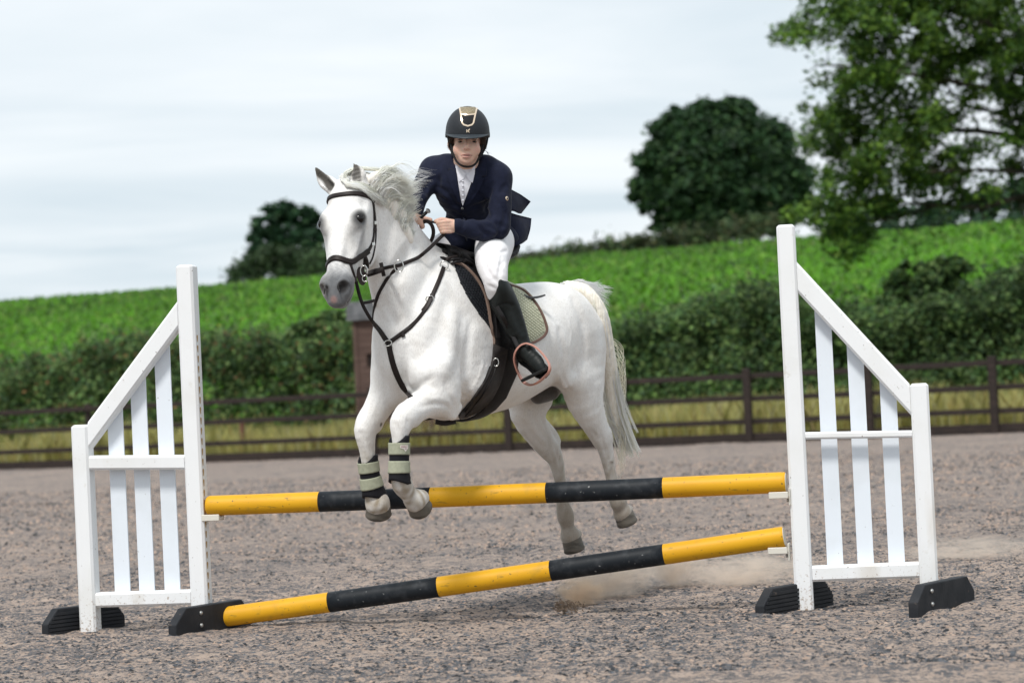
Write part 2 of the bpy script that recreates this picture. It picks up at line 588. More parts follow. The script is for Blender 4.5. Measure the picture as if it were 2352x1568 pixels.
def ribbon(name, pts, nrms, w, th, m_, parent, taper=None, round_=True):
    """strap along 3D points with given outward normals"""
    pts = np.asarray(pts); n = len(pts)
    T = np.gradient(pts, axis=0); T /= np.linalg.norm(T, axis=1)[:, None] + 1e-9
    V, Fc = [], []
    prof = [(-1, 0), (-1, .6), (-.7, 1), (.7, 1), (1, .6), (1, 0)] if round_ else [(-1, 0), (-1, 1), (1, 1), (1, 0)]
    k = len(prof)
    for i in range(n):
        nn = nrms[i] - T[i] * (nrms[i] @ T[i]); nn = nrm(nn); sd_ = np.cross(T[i], nn)
        ww = w * (1 if taper is None else taper[i])
        for a, b in prof: V.append(pts[i] + sd_ * a * ww / 2 + nn * b * th)
    for i in range(n - 1):
        for j in range(k):
            Fc.append((i * k + j, i * k + (j + 1) % k, (i + 1) * k + (j + 1) % k, (i + 1) * k + j))
    Fc.append(tuple(range(k - 1, -1, -1))); Fc.append(tuple(range((n - 1) * k, n * k)))
    o = wmesh(name, V, Fc, m_, parent, True)
    md = o.modifiers.new('edge', 'EDGE_SPLIT'); md.split_angle = R(40)
    return o
def strap(name, surfs, pix, w, th, off, m_, parent, n=None, smooth=2):
    """strap along a photo line: (x, y) lies on the surface, (x, y, Z) hangs free"""
    P3 = [list(p) + [0.0] if len(p) == 2 else list(p) for p in pix]
    fr = np.array([len(p) == 3 for p in pix], float)
    n = n or max(6, int(sum(np.hypot(P3[i + 1][0] - P3[i][0], P3[i + 1][1] - P3[i][1]) for i in range(len(P3) - 1)) / 4))
    xy = catmull([p[:2] for p in P3], n); u = np.linspace(0, len(P3) - 1, n)
    pts, ns = [], []
    for i in range(n):
        k = int(round(u[i])); a = int(np.floor(u[i])); b = min(a + 1, len(P3) - 1); f = u[i] - a
        free = fr[a] > 0 and fr[b] > 0 or fr[k] > 0
        if free:
            za = P3[a][2] or P3[b][2]; zb = P3[b][2] or za
            pts.append(P(xy[i][0], xy[i][1], za + (zb - za) * f)); ns.append(None)
        else:
            h_ = hits(surfs, *xy[i])
            if h_ is None: pts.append(None); ns.append(None)
            else: pts.append(h_[0] + h_[1] * off); ns.append(h_[1])
    s0 = surfs[0] if isinstance(surfs, (list, tuple)) else surfs
    known = [i for i in range(n) if pts[i] is not None]
    if not known:
        for i in range(n):
            q_, nn_ = s0.near(P(xy[i][0], xy[i][1], 11.95)); pts[i] = q_ + nn_ * off; ns[i] = nn_
        known = list(range(n))
    for i in range(n):
        if pts[i] is None:
            k = min(known, key=lambda q: abs(q - i)); pts[i] = P(xy[i][0], xy[i][1], PX(pts[k])[2] + .004)
    kn = [i for i in range(n) if ns[i] is not None]
    for i in range(n):
        if ns[i] is None:
            ns[i] = ns[min(kn, key=lambda q: abs(q - i))] if kn and min(abs(q - i) for q in kn) < 3 else nrm(-ray(*xy[i]) + A(0, 0, .15))
    pts = np.array(pts); ns = np.array(ns)
    for _ in range(smooth):
        if n > 4:
            pts[1:-1] = pts[1:-1] * .5 + (pts[:-2] + pts[2:]) * .25
            ns[1:-1] = ns[1:-1] * .4 + (ns[:-2] + ns[2:]) * .3
    ns = ns / np.linalg.norm(ns, axis=1)[:, None]
    return ribbon(name, pts, ns, w, th, m_, parent), pts
def ring(name, c, ax1, ax2, r1, r2, rt, m_, parent, n=24):
    g = MB(); a1, a2 = nrm(ax1), nrm(ax2)
    pts = [c + a1 * r1 * math.cos(2 * PI * i / n) + a2 * r2 * math.sin(2 * PI * i / n) for i in range(n + 1)]
    g.tube(pts, rt, 8, caps=False)
    return g.build(name, m_, parent, True)
# ------------------------------------------------------------------ ground: one sheet of terrain, arena, verge, field
FZ0, FZ1 = 55.5, 45.2                         # distance of the fence at the photo's left and right edges
def fence_Z(x):                               # x on the photo sheet
    return 1.0 / (1 / FZ0 + (1 / FZ1 - 1 / FZ0) * x / 2352.0)
FA = PZ(0, PX(P(0, 1075, FZ0))[1], 0)
_fl = P(0, 1000, FZ0); _fr = P(2352, 1000, FZ1)
FA = A(_fl[0], _fl[1], 0); FB = A(_fr[0], _fr[1], 0)
FD = nrm(FB - FA); FN = A(-FD[1], FD[0], 0)   # FN points away from the camera
def fence_at(x, off=0.0):
    """point of the fence line seen at photo column x, off metres beyond it"""
    d = ray(x, 784); d = A(d[0], d[1], 0)
    n = FN; t = ((FA - CAM) @ n + off) / (d @ n)
    p = CAM + d * t
    return A(p[0], p[1], 0)

def terr(X, Y):
    """height of the land: flat arena, then a field that climbs to a ridge, and the plateau behind"""
    v = (X - FA[0]) * FN[0] + (Y - FA[1]) * FN[1]          # distance beyond the fence
    u = (X - FA[0]) * FD[0] + (Y - FA[1]) * FD[1]
    top = 7.55 + .003 * u
    t = np.clip((v - 9) / 66.0, 0, 1)
    h = top * (t * t * (3 - 2 * t) * .35 + t * .65)
    h = h + np.clip(v - 75, 0, 400) * .018
    return np.where(v < 1.0, -.02, h)
gx = np.concatenate([np.linspace(-900, -90, 14), np.linspace(-80, 80, 81), np.linspace(90, 900, 14)])
gy = np.concatenate([np.linspace(-60, 36, 12), np.linspace(38, 170, 100), np.linspace(180, 1500, 30)])
GX, GY = np.meshgrid(gx, gy, indexing='ij')
GZ = terr(GX, GY) + np.where(GY > 40, .05 * np.sin(GX * .9) * np.cos(GY * .7), 0) * (terr(GX, GY) > .1)
V = np.stack([GX, GY, GZ], -1).reshape(-1, 3)
ii = np.arange(len(gx) * len(gy)).reshape(len(gx), len(gy))
Fq = np.stack([ii[:-1, :-1], ii[1:, :-1], ii[1:, 1:], ii[:-1, 1:]], -1).reshape(-1, 4)
M_field = mat('field_soil', (.035, .075, .016), .95, .1, noise=[(.5, (.10, .13, .02), .45, .7), (.06, (.05, .10, .02), .3, .7)], bump=(3, .6, .2))
tag(wmesh('field_terrain', V, Fq, M_field), kind='structure')

# arena surface: sand with chopped rubber
def arena_extra(t, b, cs, tc):
    L = t.links
    def nz(sc, det=6, ro=.6):
        n_ = t.nodes.new('ShaderNodeTexNoise'); n_.inputs['Scale'].default_value = sc; n_.inputs['Detail'].default_value = det; n_.inputs['Roughness'].default_value = ro
        L.new(tc.outputs['Object'], n_.inputs[0]); return n_.outputs[0]
    def ramp(f, stops):
        r_ = t.nodes.new('ShaderNodeValToRGB'); e = r_.color_ramp.elements
        e[0].position, e[0].color = stops[0][0], (*stops[0][1], 1); e[1].position, e[1].color = stops[-1][0], (*stops[-1][1], 1)
        for p_, c_ in stops[1:-1]:
            k = e.new(p_); k.color = (*c_, 1)
        L.new(f, r_.inputs[0]); return r_.outputs[0]
    def mixc(f, a, c_):
        m_ = t.nodes.new('ShaderNodeMixRGB'); L.new(f, m_.inputs[0]); L.new(a, m_.inputs[1]); L.new(c_, m_.inputs[2]); return m_.outputs[0]
    sand = ramp(nz(9, 8, .7), [(.3, (.285, .22, .18)), (.7, (.445, .355, .295))])
    chip = ramp(nz(70, 3), [(.3, (.028, .031, .037)), (.7, (.125, .13, .143))])
    m1 = ramp(nz(62, 4, .65), [(.52, (0, 0, 0)), (.58, (1, 1, 1))])
    big = ramp(nz(1.1, 4), [(.35, (.25, .25, .25)), (.62, (.95, .95, .95))])
    def add(a, b_, k):
        q = t.nodes.new('ShaderNodeMath'); q.operation = 'MULTIPLY_ADD'; L.new(b_, q.inputs[0]); q.inputs[1].default_value = k; L.new(a, q.inputs[2]); return q.outputs[0]
    z_ = t.nodes.new('ShaderNodeValue'); z_.outputs[0].default_value = 0
    f = add(add(add(add(z_.outputs[0], nz(70, 3, .6), .40), nz(24, 4, .65), .30), nz(7.5, 5, .65), .21), nz(.7, 4), .09)
    c = mixc(ramp(f, [(.478, (0, 0, 0)), (.528, (.92, .92, .92))]), sand, chip)
    L.new(c, b.inputs['Base Color'])
    bn = t.nodes.new('ShaderNodeBump'); bn.inputs['Strength'].default_value = .9; bn.inputs['Distance'].default_value = .02
    L.new(nz(26, 8, .7), bn.inputs['Height']); L.new(bn.outputs[0], b.inputs['Normal'])
M_arena = mat('sand_and_rubber', (.3, .22, .17), .95, .15, extra=arena_extra)
ax_ = np.concatenate([np.linspace(-70, -5, 14), np.linspace(-4.8, 4.8, 193), np.linspace(5, 70, 14)])
ay_ = np.concatenate([np.linspace(-30, 9, 8), np.linspace(9.05, 16, 280), np.linspace(16.2, 64, 40)])
AX, AY = np.meshgrid(ax_, ay_, indexing='ij')
def vnoise(x, y, sc, seed):
    """cheap smooth value noise"""
    r_ = np.random.default_rng(seed).random((64, 64))
    u, v = x * sc, y * sc
    i, j = np.floor(u).astype(int), np.floor(v).astype(int); fu, fv = u - i, v - j
    fu, fv = fu * fu * (3 - 2 * fu), fv * fv * (3 - 2 * fv)
    g = lambda a, b: r_[a % 64, b % 64]
    return (g(i, j) * (1 - fu) + g(i + 1, j) * fu) * (1 - fv) + (g(i, j + 1) * (1 - fu) + g(i + 1, j + 1) * fu) * fv
AZ = ((vnoise(AX, AY, 1.3, 1) - .5) * .03 + (vnoise(AX, AY, 4.1, 2) - .5) * .022 + (vnoise(AX, AY, 11, 3) - .5) * .018 + (vnoise(AX, AY, 19, 4) - .5) * .012)
def arena_z(x, y):
    x, y = np.asarray(x, float), np.asarray(y, float)
    return ((vnoise(x, y, 1.3, 1) - .5) * .03 + (vnoise(x, y, 4.1, 2) - .5) * .022 + (vnoise(x, y, 11, 3) - .5) * .018 + (vnoise(x, y, 19, 4) - .5) * .012)
vd = (AX - FA[0]) * FN[0] + (AY - FA[1]) * FN[1]
k_ = vd > -.05
AX = AX - np.where(k_, (vd + .05) * FN[0], 0); AY = AY - np.where(k_, (vd + .05) * FN[1], 0)
V = np.stack([AX, AY, AZ + .012], -1).reshape(-1, 3)
ii = np.arange(AX.size).reshape(AX.shape)
Fq = np.stack([ii[:-1, :-1], ii[1:, :-1], ii[1:, 1:], ii[:-1, 1:]], -1).reshape(-1, 4)
tag(wmesh('arena_surface', V, Fq, M_arena), kind='structure')

def pieces(name, n, gen, mat_, parent=None, cols=True):
    pass
# loose rubber chips and sand crumbs lying on the near part of the arena
cr = np.random.default_rng(21)
NCH = 175000
zz = np.where(cr.random(NCH) < .58, 9.6 + 10.5 * cr.random(NCH) ** 1.35, 19 + 19 * cr.random(NCH))
xx = (cr.random(NCH) - .5) * 2 * (zz * .25 + .4)
dens = vnoise(xx, zz, 3.0, 9) * .45 + vnoise(xx, zz, .8, 10) * .25 + .22
kp = cr.random(NCH) < np.clip((dens - .25) * 1.9, .08, 1)
xx, zz = xx[kp], zz[kp]; n = len(xx)
sz = (.005 + .0105 * cr.random(n) ** 2.4) * np.clip(zz / 17, 1, 1.5)
an = cr.random(n) * 6.28
base = np.array([[1, 0, 0], [-.5, .8, 0], [-.6, -.7, 0], [.1, .0, .5]])
jit = 1 + .5 * (cr.random((n, 4, 3)) - .5)
pv = base[None] * jit * sz[:, None, None] * np.array([1.3, 1, 1]); pv[:, :, 2] *= np.clip(zz / 14, 1, 1.8)[:, None]
c_, s_ = np.cos(an)[:, None], np.sin(an)[:, None]
px_ = pv[:, :, 0] * c_ - pv[:, :, 1] * s_ + xx[:, None]; py_ = pv[:, :, 0] * s_ + pv[:, :, 1] * c_ + zz[:, None]
pz_ = pv[:, :, 2] + (arena_z(xx, zz) + .012 - .001)[:, None]
V = np.stack([px_, py_, pz_], -1).reshape(-1, 3)
o4 = (np.arange(n) * 4)[:, None]
Fq = np.concatenate([o4 + np.array([[0, 1, 3]]), o4 + np.array([[1, 2, 3]]), o4 + np.array([[2, 0, 3]])])
dark = cr.random(n) < np.where(zz < 18, .86, .62)
cc = np.where(dark[:, None], (.022 + .10 * cr.random(n)[:, None] ** 1.8) * np.array([[.93, 1, 1.12]]), np.array([[.40, .29, .225]]) * (.7 + .5 * cr.random(n)[:, None]))
M_chip = mat('rubber_chips', attr='Col', rough=.8, spec=.3)
tag(wmesh('rubber_chips', V, Fq, M_chip, smooth=False, cols={'Col': np.repeat(cc, 4, 0)}), 'loose dark rubber chips and sand crumbs strewn over the arena', 'chips', kind='stuff')

# ------------------------------------------------------------------ leaves: many small faces spread through a volume
def leaf_faces(C, Nn, size, seed, curl=.35, asp=.6):
    """one folded four-vertex leaf at each centre C, facing about Nn"""
    r_ = np.random.default_rng(seed); n = len(C)
    N_ = Nn + r_.normal(0, .55, (n, 3)); N_ /= np.linalg.norm(N_, axis=1)[:, None] + 1e-9
    t = r_.normal(0, 1, (n, 3)); t -= N_ * (t * N_).sum(1)[:, None]; t /= np.linalg.norm(t, axis=1)[:, None] + 1e-9
    b = np.cross(N_, t)
    s_ = (size * (.6 + .8 * r_.random(n)))[:, None]
    dn = N_ * s_ * curl
    v = np.stack([C - t * s_, C + b * s_ * asp - dn * .5, C + t * s_ - dn, C - b * s_ * asp - dn * .5], 1)
    f = (np.arange(n) * 4)[:, None] + np.array([[0, 1, 2, 3]])
    return v.reshape(-1, 3), f
def leaf_obj(name, C, Nn, size, cols, mat_, parent, seed, **k):
    v, f = leaf_faces(C, Nn, size, seed, **k)
    return wmesh(name, v, f, mat_, parent, smooth=False, cols={'Col': np.repeat(cols, 4, 0)})
M_leaf = mat('leaf', attr='Col', rough=.6, spec=.25, trans=.3)
M_bark = mat('bark', (.09, .075, .06), .9, .1, noise=(12, (.04, .035, .03), .4, .6), bump=((20, 20, 4), .6, .02))
M_barkd = mat('dark_bark', (.055, .045, .036), .9, .1, noise=(8, (.03, .025, .02), .4, .6))
def lcols(n, pal, r_, sp=.25):
    pal = np.array(pal); i = r_.integers(0, len(pal), n)
    return np.clip(pal[i] * (1 + sp * r_.standard_normal((n, 1))), .004, .6)

# ------------------------------------------------------------------ far trees
def tree(name, label, cx, base_y, Z, blobs, leaf, nl, pal, seed, trunk=True, group=None, cat='tree'):
    """blobs: crown masses as photo (x, y, rx, ry, weight) at the tree's distance"""
    s_ = FPX / Z; r_ = np.random.default_rng(seed)
    b0 = P(cx, base_y, Z); gz = float(terr(np.array(b0[0]), np.array(b0[1])))
    root = empty(name, (b0[0], b0[1], gz)); tag(root, label, cat, group)
    Cs, Ns, W = [], [], []
    tips = []
    for (x, y, rx, ry, w) in blobs:
        c = P(x, y, Z); rr = A(rx / s_, min(rx, ry) * 1.05 / s_, ry / s_)
        c = c + A(0, r_.normal(0, .25) * rx / s_, 0)
        nc = int(44 * w)
        for q in range(nc):                              # clumps on the blob's skin and inside
            d = nrm(r_.normal(0, 1, 3)); d[2] = d[2] * .9 + .1
            rad = .62 + .38 * r_.random()
            cc_ = c + d * rr * rad
            tips.append(cc_)
            m = int(nl * w / nc)
            sg = .15 * min(rx, ry) / s_ * (.7 + .7 * r_.random())
            pts = cc_ + r_.normal(0, sg, (m, 3)) * np.array([1, 1, .7])
            Cs.append(pts); Ns.append(np.tile(d * .7 + A(0, 0, .5), (m, 1))); W.append(np.full(m, .75 + .5 * r_.random()))
    C = np.concatenate(Cs); Nn = np.concatenate(Ns); w_ = np.concatenate(W)[:, None]
    cols = lcols(len(C), pal, r_) * w_
    crown = leaf_obj('crown', C, Nn, leaf, cols, M_leaf, root, seed)
    crown['kind'] = 'stuff'
    if trunk:
        g_ = MB()
        hb = max(b[1] - b[3] for b in blobs); y0 = np.mean([b[1] for b in blobs])
        top = P(np.mean([b[0] for b in blobs]), y0, Z)
        bs = A(b0[0], b0[1], gz - .2)
        r0 = .045 * np.linalg.norm(top - bs) + .12
        g_.tube([bs, bs * .6 + top * .4, top], [r0, r0 * .75, r0 * .4], 10)
        for q in range(24):
            tp = tips[r_.integers(len(tips))]
            st = bs + (top - bs) * (.35 + .6 * r_.random())
            md = (st + tp) / 2 + A(0, 0, .08 * np.linalg.norm(tp - st))
            g_.tube([st, md, tp], [r0 * .32, r0 * .2, .02], 6)
        g_.build('trunk', M_barkd, root, True)
    return root
OAKD = [(.030, .075, .026), (.024, .062, .024), (.044, .095, .026), (.017, .045, .018)]
OAK = [(.028, .075, .034), (.022, .060, .030), (.040, .09, .034), (.016, .044, .022)]
tree('oak_tree', 'broad round dark oak standing alone on the field ridge', 1655, 545, 175,
     [(1655, 375, 150, 115, 4.5), (1655, 450, 190, 80, 4.5), (1650, 268, 78, 44, 1.2), (1545, 330, 62, 60, 1.2), (1770, 340, 62, 60, 1.2), (1810, 420, 58, 60, 1.2), (1560, 300, 62, 50, 1), (1655, 285, 88, 55, 1.4), (1750, 335, 68, 60, 1.1), (1520, 380, 62, 55, 1), (1640, 375, 110, 85, 2.0), (1770, 415, 82, 70, 1.4), (1800, 470, 66, 55, 1),
      (1500, 430, 48, 40, .6), (1580, 470, 90, 60, 1.5), (1700, 480, 100, 60, 1.6), (1470, 445, 30, 22, .3), (1540, 520, 50, 26, .5), (1640, 520, 90, 30, 1.0), (1755, 520, 80, 32, 1.0), (1545, 262, 30, 22, .3), (1700, 255, 40, 26, .5), (1480, 480, 20, 14, .15)],
     .20, 3400, OAKD, 31)
tree('oak_tree', 'small ragged dark tree with sky gaps behind the low hill hedge', 655, 640, 250,
     [(640, 490, 48, 28, .8), (700, 500, 36, 26, .6), (610, 520, 34, 26, .5), (665, 545, 50, 30, .8), (600, 560, 42, 26, .6), (715, 555, 36, 36, .7), (640, 590, 62, 24, .9), (570, 585, 18, 14, .2), (725, 600, 34, 24, .5), (588, 610, 34, 16, .4), (575, 545, 14, 9, .1)],
     .34, 1500, OAK, 32)
tree('skyline_tree', 'dark green tree behind the horse head on the skyline', 770, 640, 255,
     [(770, 605, 26, 30, .8), (810, 612, 30, 28, .8)], .34, 1200, OAK, 33)
# small far trees along the right skyline
for i, (x, y, rx, ry) in enumerate([(2030, 478, 60, 34), (2150, 490, 70, 34), (2260, 470, 60, 40), (2340, 450, 60, 52), (1960, 500, 50, 26)]):
    tree('far_tree', ['rounded far tree between the big oak and the leafy tree', 'wide low far tree under the leafy branches', 'far tree above the straw coloured strip', 'tallest far tree at the end of the skyline', 'low far bush beside the big oak'][i],
         x, y + ry, 230 + 7 * i, [(x - rx * .4, y + 4, rx * .6, ry * .8, .6), (x + rx * .4, y, rx * .6, ry * .9, .6), (x, y - ry * .3, rx * .5, ry * .7, .5)], .30, 1000, OAK, 40 + i, group='far trees along the skyline')
# ------------------------------------------------------------------ hedges: leaf masses along a line
def hedge(name, label, line, depth, hfun, n, leaf, pal, seed, group=None, cat='hedge', clump=90):
    """line: world ground points; hfun(t) -> height; leaves in clumps on the front and top"""
    r_ = np.random.default_rng(seed); line = [A(*p) for p in line]
    root = empty(name, tuple(line[len(line) // 2])); tag(root, label, cat, group)
    Cs, Ns, W = [], [], []
    seg = np.array(line)
    for q in range(n // clump):
        t = r_.random() * (len(seg) - 1); i = min(int(t), len(seg) - 2); f = t - i
        p = seg[i] * (1 - f) + seg[i + 1] * f
        dr = nrm(seg[i + 1] - seg[i]); nv = A(-dr[1], dr[0], 0)
        if nv[1] > 0: nv = -nv
        h_ = hfun(t / (len(seg) - 1)) * (.86 + .28 * r_.random())
        a = r_.random()
        if a < .62:
            z = h_ * r_.random() ** .8; off = depth * (.5 - .28 * (z / h_) ** 2) + .12 * r_.normal()
            d = nv + A(0, 0, .5)
        else:
            z = h_ * (.9 + .12 * r_.random()); off = depth * (r_.random() - .5)
            d = A(0, 0, 1.0) + .3 * nv
        c = p + nv * off + A(0, 0, z)
        c[2] += float(terr(np.array(c[0]), np.array(c[1])))
        sg = (.09 + .13 * r_.random()) * max(1, leaf / .05)** .5
        Cs.append(c + r_.normal(0, sg, (clump, 3))); Ns.append(np.tile(nrm(d), (clump, 1))); W.append(np.full(clump, .48 + 1.0 * r_.random() ** 1.3))
    C = np.concatenate(Cs); cols = lcols(len(C), pal, r_) * np.concatenate(W)[:, None]
    C[:, 2] = np.maximum(C[:, 2], terr(C[:, 0], C[:, 1]) + .02)
    o = leaf_obj('foliage', C, np.concatenate(Ns), leaf, cols, M_leaf, root, seed); o['kind'] = 'stuff'
    # woody stems inside
    g_ = MB()
    for q in range(max(8, int(np.linalg.norm(seg[-1] - seg[0]) / 1.2))):
        t = r_.random() * (len(seg) - 1); i = min(int(t), len(seg) - 2); f = t - i
        p = seg[i] * (1 - f) + seg[i + 1] * f; p[2] = float(terr(np.array(p[0]), np.array(p[1]))) - .05
        h_ = hfun(t / (len(seg) - 1)) * .8
        g_.tube([p, p + A(r_.normal(0, .15), r_.normal(0, .15), h_ * .5), p + A(r_.normal(0, .35), r_.normal(0, .3), h_)], [.04, .03, .01], 5)
    g_.build('stems', M_barkd, root, True)['kind'] = 'stuff'
    return root
HP_ = [(.075, .145, .04), (.058, .12, .04), (.11, .185, .05), (.042, .09, .034), (.14, .21, .065)]
HPR = HP_ * 3 + [(.20, .12, .05)]
def fl(x, off):
    return fence_at(x, off)
hedge('hedge', 'bushy green hedge beyond the fence, bramble tinged, beside the wooden hut', [fl(x, 4.6) for x in (-560, -220, 150, 500, 900)], 2.6, lambda t: 2.15 + .2 * math.sin(12 * t) + .35 * t, 96000, .054, HPR, 51)
hedge('hedge', 'tall green hedge behind the horse between hut and jump', [fl(x, 4.6) for x in (850, 1100, 1400, 1600, 1780)], 2.6, lambda t: 2.35 + .3 * math.sin(7 * t + 1), 66000, .054, HP_, 52)
HPD = [(.050, .105, .030), (.036, .080, .028), (.072, .13, .034), (.10, .155, .045)]
hedge('hedge', 'dark dense hedge behind the wing with the thin middle bar', [fl(x, 4.4) for x in (1740, 1960, 2220, 2500, 2860)], 2.8, lambda t: 2.4 + .35 * math.sin(8 * t + 2), 96000, .054, HPD, 53)
# taller dark bushes rising out of that hedge
def bush(name, label, x, off, blobs, leaf, nl, pal, seed, group=None):
    p = fl(x, off); Z = PX(p)[2]
    return tree(name, label, x, 840, Z, blobs, leaf, nl, pal, seed, trunk=True, group=group, cat='bush')
bush('hedge_bush', 'dark bush rising highest out of the dark hedge', 2130, 5.5, [(2110, 640, 60, 40, .8), (2170, 620, 50, 36, .6), (2080, 680, 60, 40, .8), (2180, 690, 70, 50, 1), (2140, 730, 90, 50, 1.2)], .07, 3800, HPD, 61)
bush('hedge_bush', 'broad dark bush in the hedge below the leafy tree', 2290, 5.0, [(2290, 700, 70, 50, 1), (2340, 660, 60, 46, .8), (2240, 740, 60, 40, .8), (2330, 760, 60, 44, .8)], .07, 3800, HPD, 62)
bush('hedge_bush', 'grey green rounded bush in the hedge right behind the horse tail', 1560, 5.0, [(1520, 760, 60, 40, .8), (1580, 720, 50, 36, .7), (1640, 770, 60, 40, .8), (1560, 800, 80, 40, 1)], .065, 3800, HP_, 63)
bush('hedge_bush', 'leafy green bush rising out of the hedge beside the hut', 740, 5.0, [(720, 760, 50, 34, .8), (770, 745, 40, 34, .7), (690, 790, 60, 36, .8), (760, 800, 60, 40, 1)], .06, 3600, HP_, 64)
# far hedgerows on the ridge
hedge('far_hedgerow', 'low clipped hedgerow under the small far tree on the skyline', [A(*P(x, 640, 170)[:2], 0) for x in (535, 620, 700, 790)], 3, lambda t: 2.2 + 1.0 * min(1, t * 3), 9000, .16, [(.05, .09, .03), (.035, .07, .028)], 55, 'hedgerows on the skyline', clump=60)
hedge('far_hedgerow', 'long pale green hedgerow along the ridge behind the rider', [A(*P(x, 600, 150)[:2], 0) for x in (1165, 1300, 1450, 1600, 1780)], 3, lambda t: 1.1 + 1.5 * t, 16000, .14, [(.06, .10, .035), (.04, .075, .03), (.09, .10, .04)], 56, 'hedgerows on the skyline', clump=60)
hedge('far_hedgerow', 'dark hedgerow on the ridge under the leafy tree', [A(*P(x, 600, 165)[:2], 0) for x in (1900, 2050, 2200, 2420)], 3, lambda t: 2.4, 12000, .16, OAK, 57, 'hedgerows on the skyline', clump=60)

# ------------------------------------------------------------------ crop plants on the field, grass on the verge
fr_ = np.random.default_rng(77)
NC = 64000
Y_ = 50 + 108 * fr_.random(NC) ** 1.15; X_ = (fr_.random(NC) - .5) * 2 * (Y_ * .31 + 3)
v_ = (X_ - FA[0]) * FN[0] + (Y_ - FA[1]) * FN[1]
k_ = (v_ > 7) & (v_ < 79); X_, Y_, v_ = X_[k_], Y_[k_], v_[k_]
row = np.round(v_ / .55) * .55 + fr_.normal(0, .08, len(v_)) - v_
X_, Y_ = X_ + FN[0] * row, Y_ + FN[1] * row
NC = len(X_)
Z_ = terr(X_, Y_)
hgt = .55 + .35 * fr_.random(NC) + .15 * (vnoise(X_, Y_, .25, 12) - .5)
V, Fq, CC = [], [], []
for j in range(6):
    az = fr_.random(NC) * 6.28; rl = (.34 + .28 * fr_.random(NC)); wd_ = .055 + .045 * fr_.random(NC)
    dx, dy = np.cos(az), np.sin(az); sx, sy = -dy, dx
    z0 = hgt * (.15 + .13 * j)
    b0 = np.stack([X_, Y_, Z_ + z0 * .6], 1); up = np.stack([dx * rl * .5, dy * rl * .5, hgt * .45], 1); tp = np.stack([dx * rl, dy * rl, hgt * .28 * (1 - fr_.random(NC))], 1)
    sd2 = np.stack([sx * wd_, sy * wd_, 0 * sx], 1)
    V.append(np.stack([b0, b0 + up + sd2, b0 + tp, b0 + up - sd2], 1))
    cc = np.array([[.095, .26, .014]]) * (.55 + .8 * fr_.random((NC, 1))) * (.62 + .45 * vnoise(X_, Y_, .2, 14)[:, None] + .38 * vnoise(X_, Y_, .06, 15)[:, None]) + np.array([[.10, .09, .04]]) * (fr_.random((NC, 1)) < .14) - np.array([[.03, .09, .004]]) * (fr_.random((NC, 1)) < .25)
    CC.append(np.clip(cc, .01, .6))
V = np.concatenate(V); n = len(V)
Fq = (np.arange(n) * 4)[:, None] + np.array([[0, 1, 2, 3]])
M_crop = mat('crop_leaf', attr='Col', rough=.5, spec=.3, trans=.35)
tag(wmesh('crop_plants', V.reshape(-1, 3), Fq, M_crop, smooth=False, cols={'Col': np.repeat(np.concatenate(CC), 4, 0)}), 'bright green leafy crop covering the sloping field', 'crop', kind='stuff')

def blades(name, label, n, u0, u1, v0, v1, h0, h1, pal, seed, wd0=.006, cat='grass'):
    r_ = np.random.default_rng(seed)
    u = u0 + (u1 - u0) * r_.random(n); v = v0 + (v1 - v0) * r_.random(n)
    X, Y = FA[0] + FD[0] * u + FN[0] * v, FA[1] + FD[1] * u + FN[1] * v
    Z = np.maximum(terr(X, Y), -.02)
    h = (h0 + (h1 - h0) * r_.random(n)) * (.6 + .8 * vnoise(X, Y, .7, seed))
    az = r_.random(n) * 6.28; ln = h * (.15 + .35 * r_.random(n))
    w = wd0 * (.7 + .8 * r_.random(n))
    b = np.stack([X, Y, Z], 1); d = np.stack([np.cos(az), np.sin(az), 0 * az], 1)
    # blades face the light from several sides: width runs across the fence direction or along it
    a2 = r_.random(n) * 3.14; sd = np.stack([np.cos(a2), np.sin(a2), 0 * a2], 1) * w[:, None]
    mid = b + d * (ln * .35)[:, None] + np.array([0, 0, 1]) * (h * .6)[:, None]
    tip = b + d * ln[:, None] + np.array([0, 0, 1]) * h[:, None]
    V = np.stack([b - sd, b + sd, mid + sd * .8, tip, mid - sd * .8], 1).reshape(-1, 3)
    F_ = (np.arange(n) * 5)[:, None] + np.array([[0, 1, 2, 3, 4]])
    cols = lcols(n, pal, r_, .22)
    return tag(wmesh(name, V, F_, M_crop, smooth=False, cols={'Col': np.repeat(cols, 5, 0)}), label, cat, kind='stuff')
STRAW = [(.68, .54, .20), (.58, .50, .18), (.48, .46, .15), (.46, .45, .17), (.76, .62, .31)]
GRN = [(.07, .15, .03), (.10, .17, .04), (.16, .18, .06)]
blades('verge_grass', 'dry straw coloured tall grass behind the fence', 78000, -10, 58, .35, 3.4, .45, .85, STRAW, 81, .010)
blades('green_grass', 'greener grass and weeds at the foot of the hedge', 21000, -10, 58, 2.0, 3.9, .35, .9, GRN + STRAW[:2], 82, .012)
# pale dry ground under the verge grass
_n = 40; V = []
for i in range(_n + 1):
    for v in (.12, 1.5, 3.0, 4.4):
        p = FA + FD * (-12 + 74 * i / _n) + FN * v; V.append((p[0], p[1], float(max(terr(np.array(p[0]), np.array(p[1])), 0)) + .012))
Fq = [(i * 4 + j, i * 4 + 4 + j, i * 4 + 5 + j, i * 4 + 1 + j) for i in range(_n) for j in range(3)]
tag(wmesh('verge', V, Fq, mat('dry_verge', (.34, .28, .12), .95, .1, noise=(3, (.22, .22, .08), .4, .65))), kind='structure')

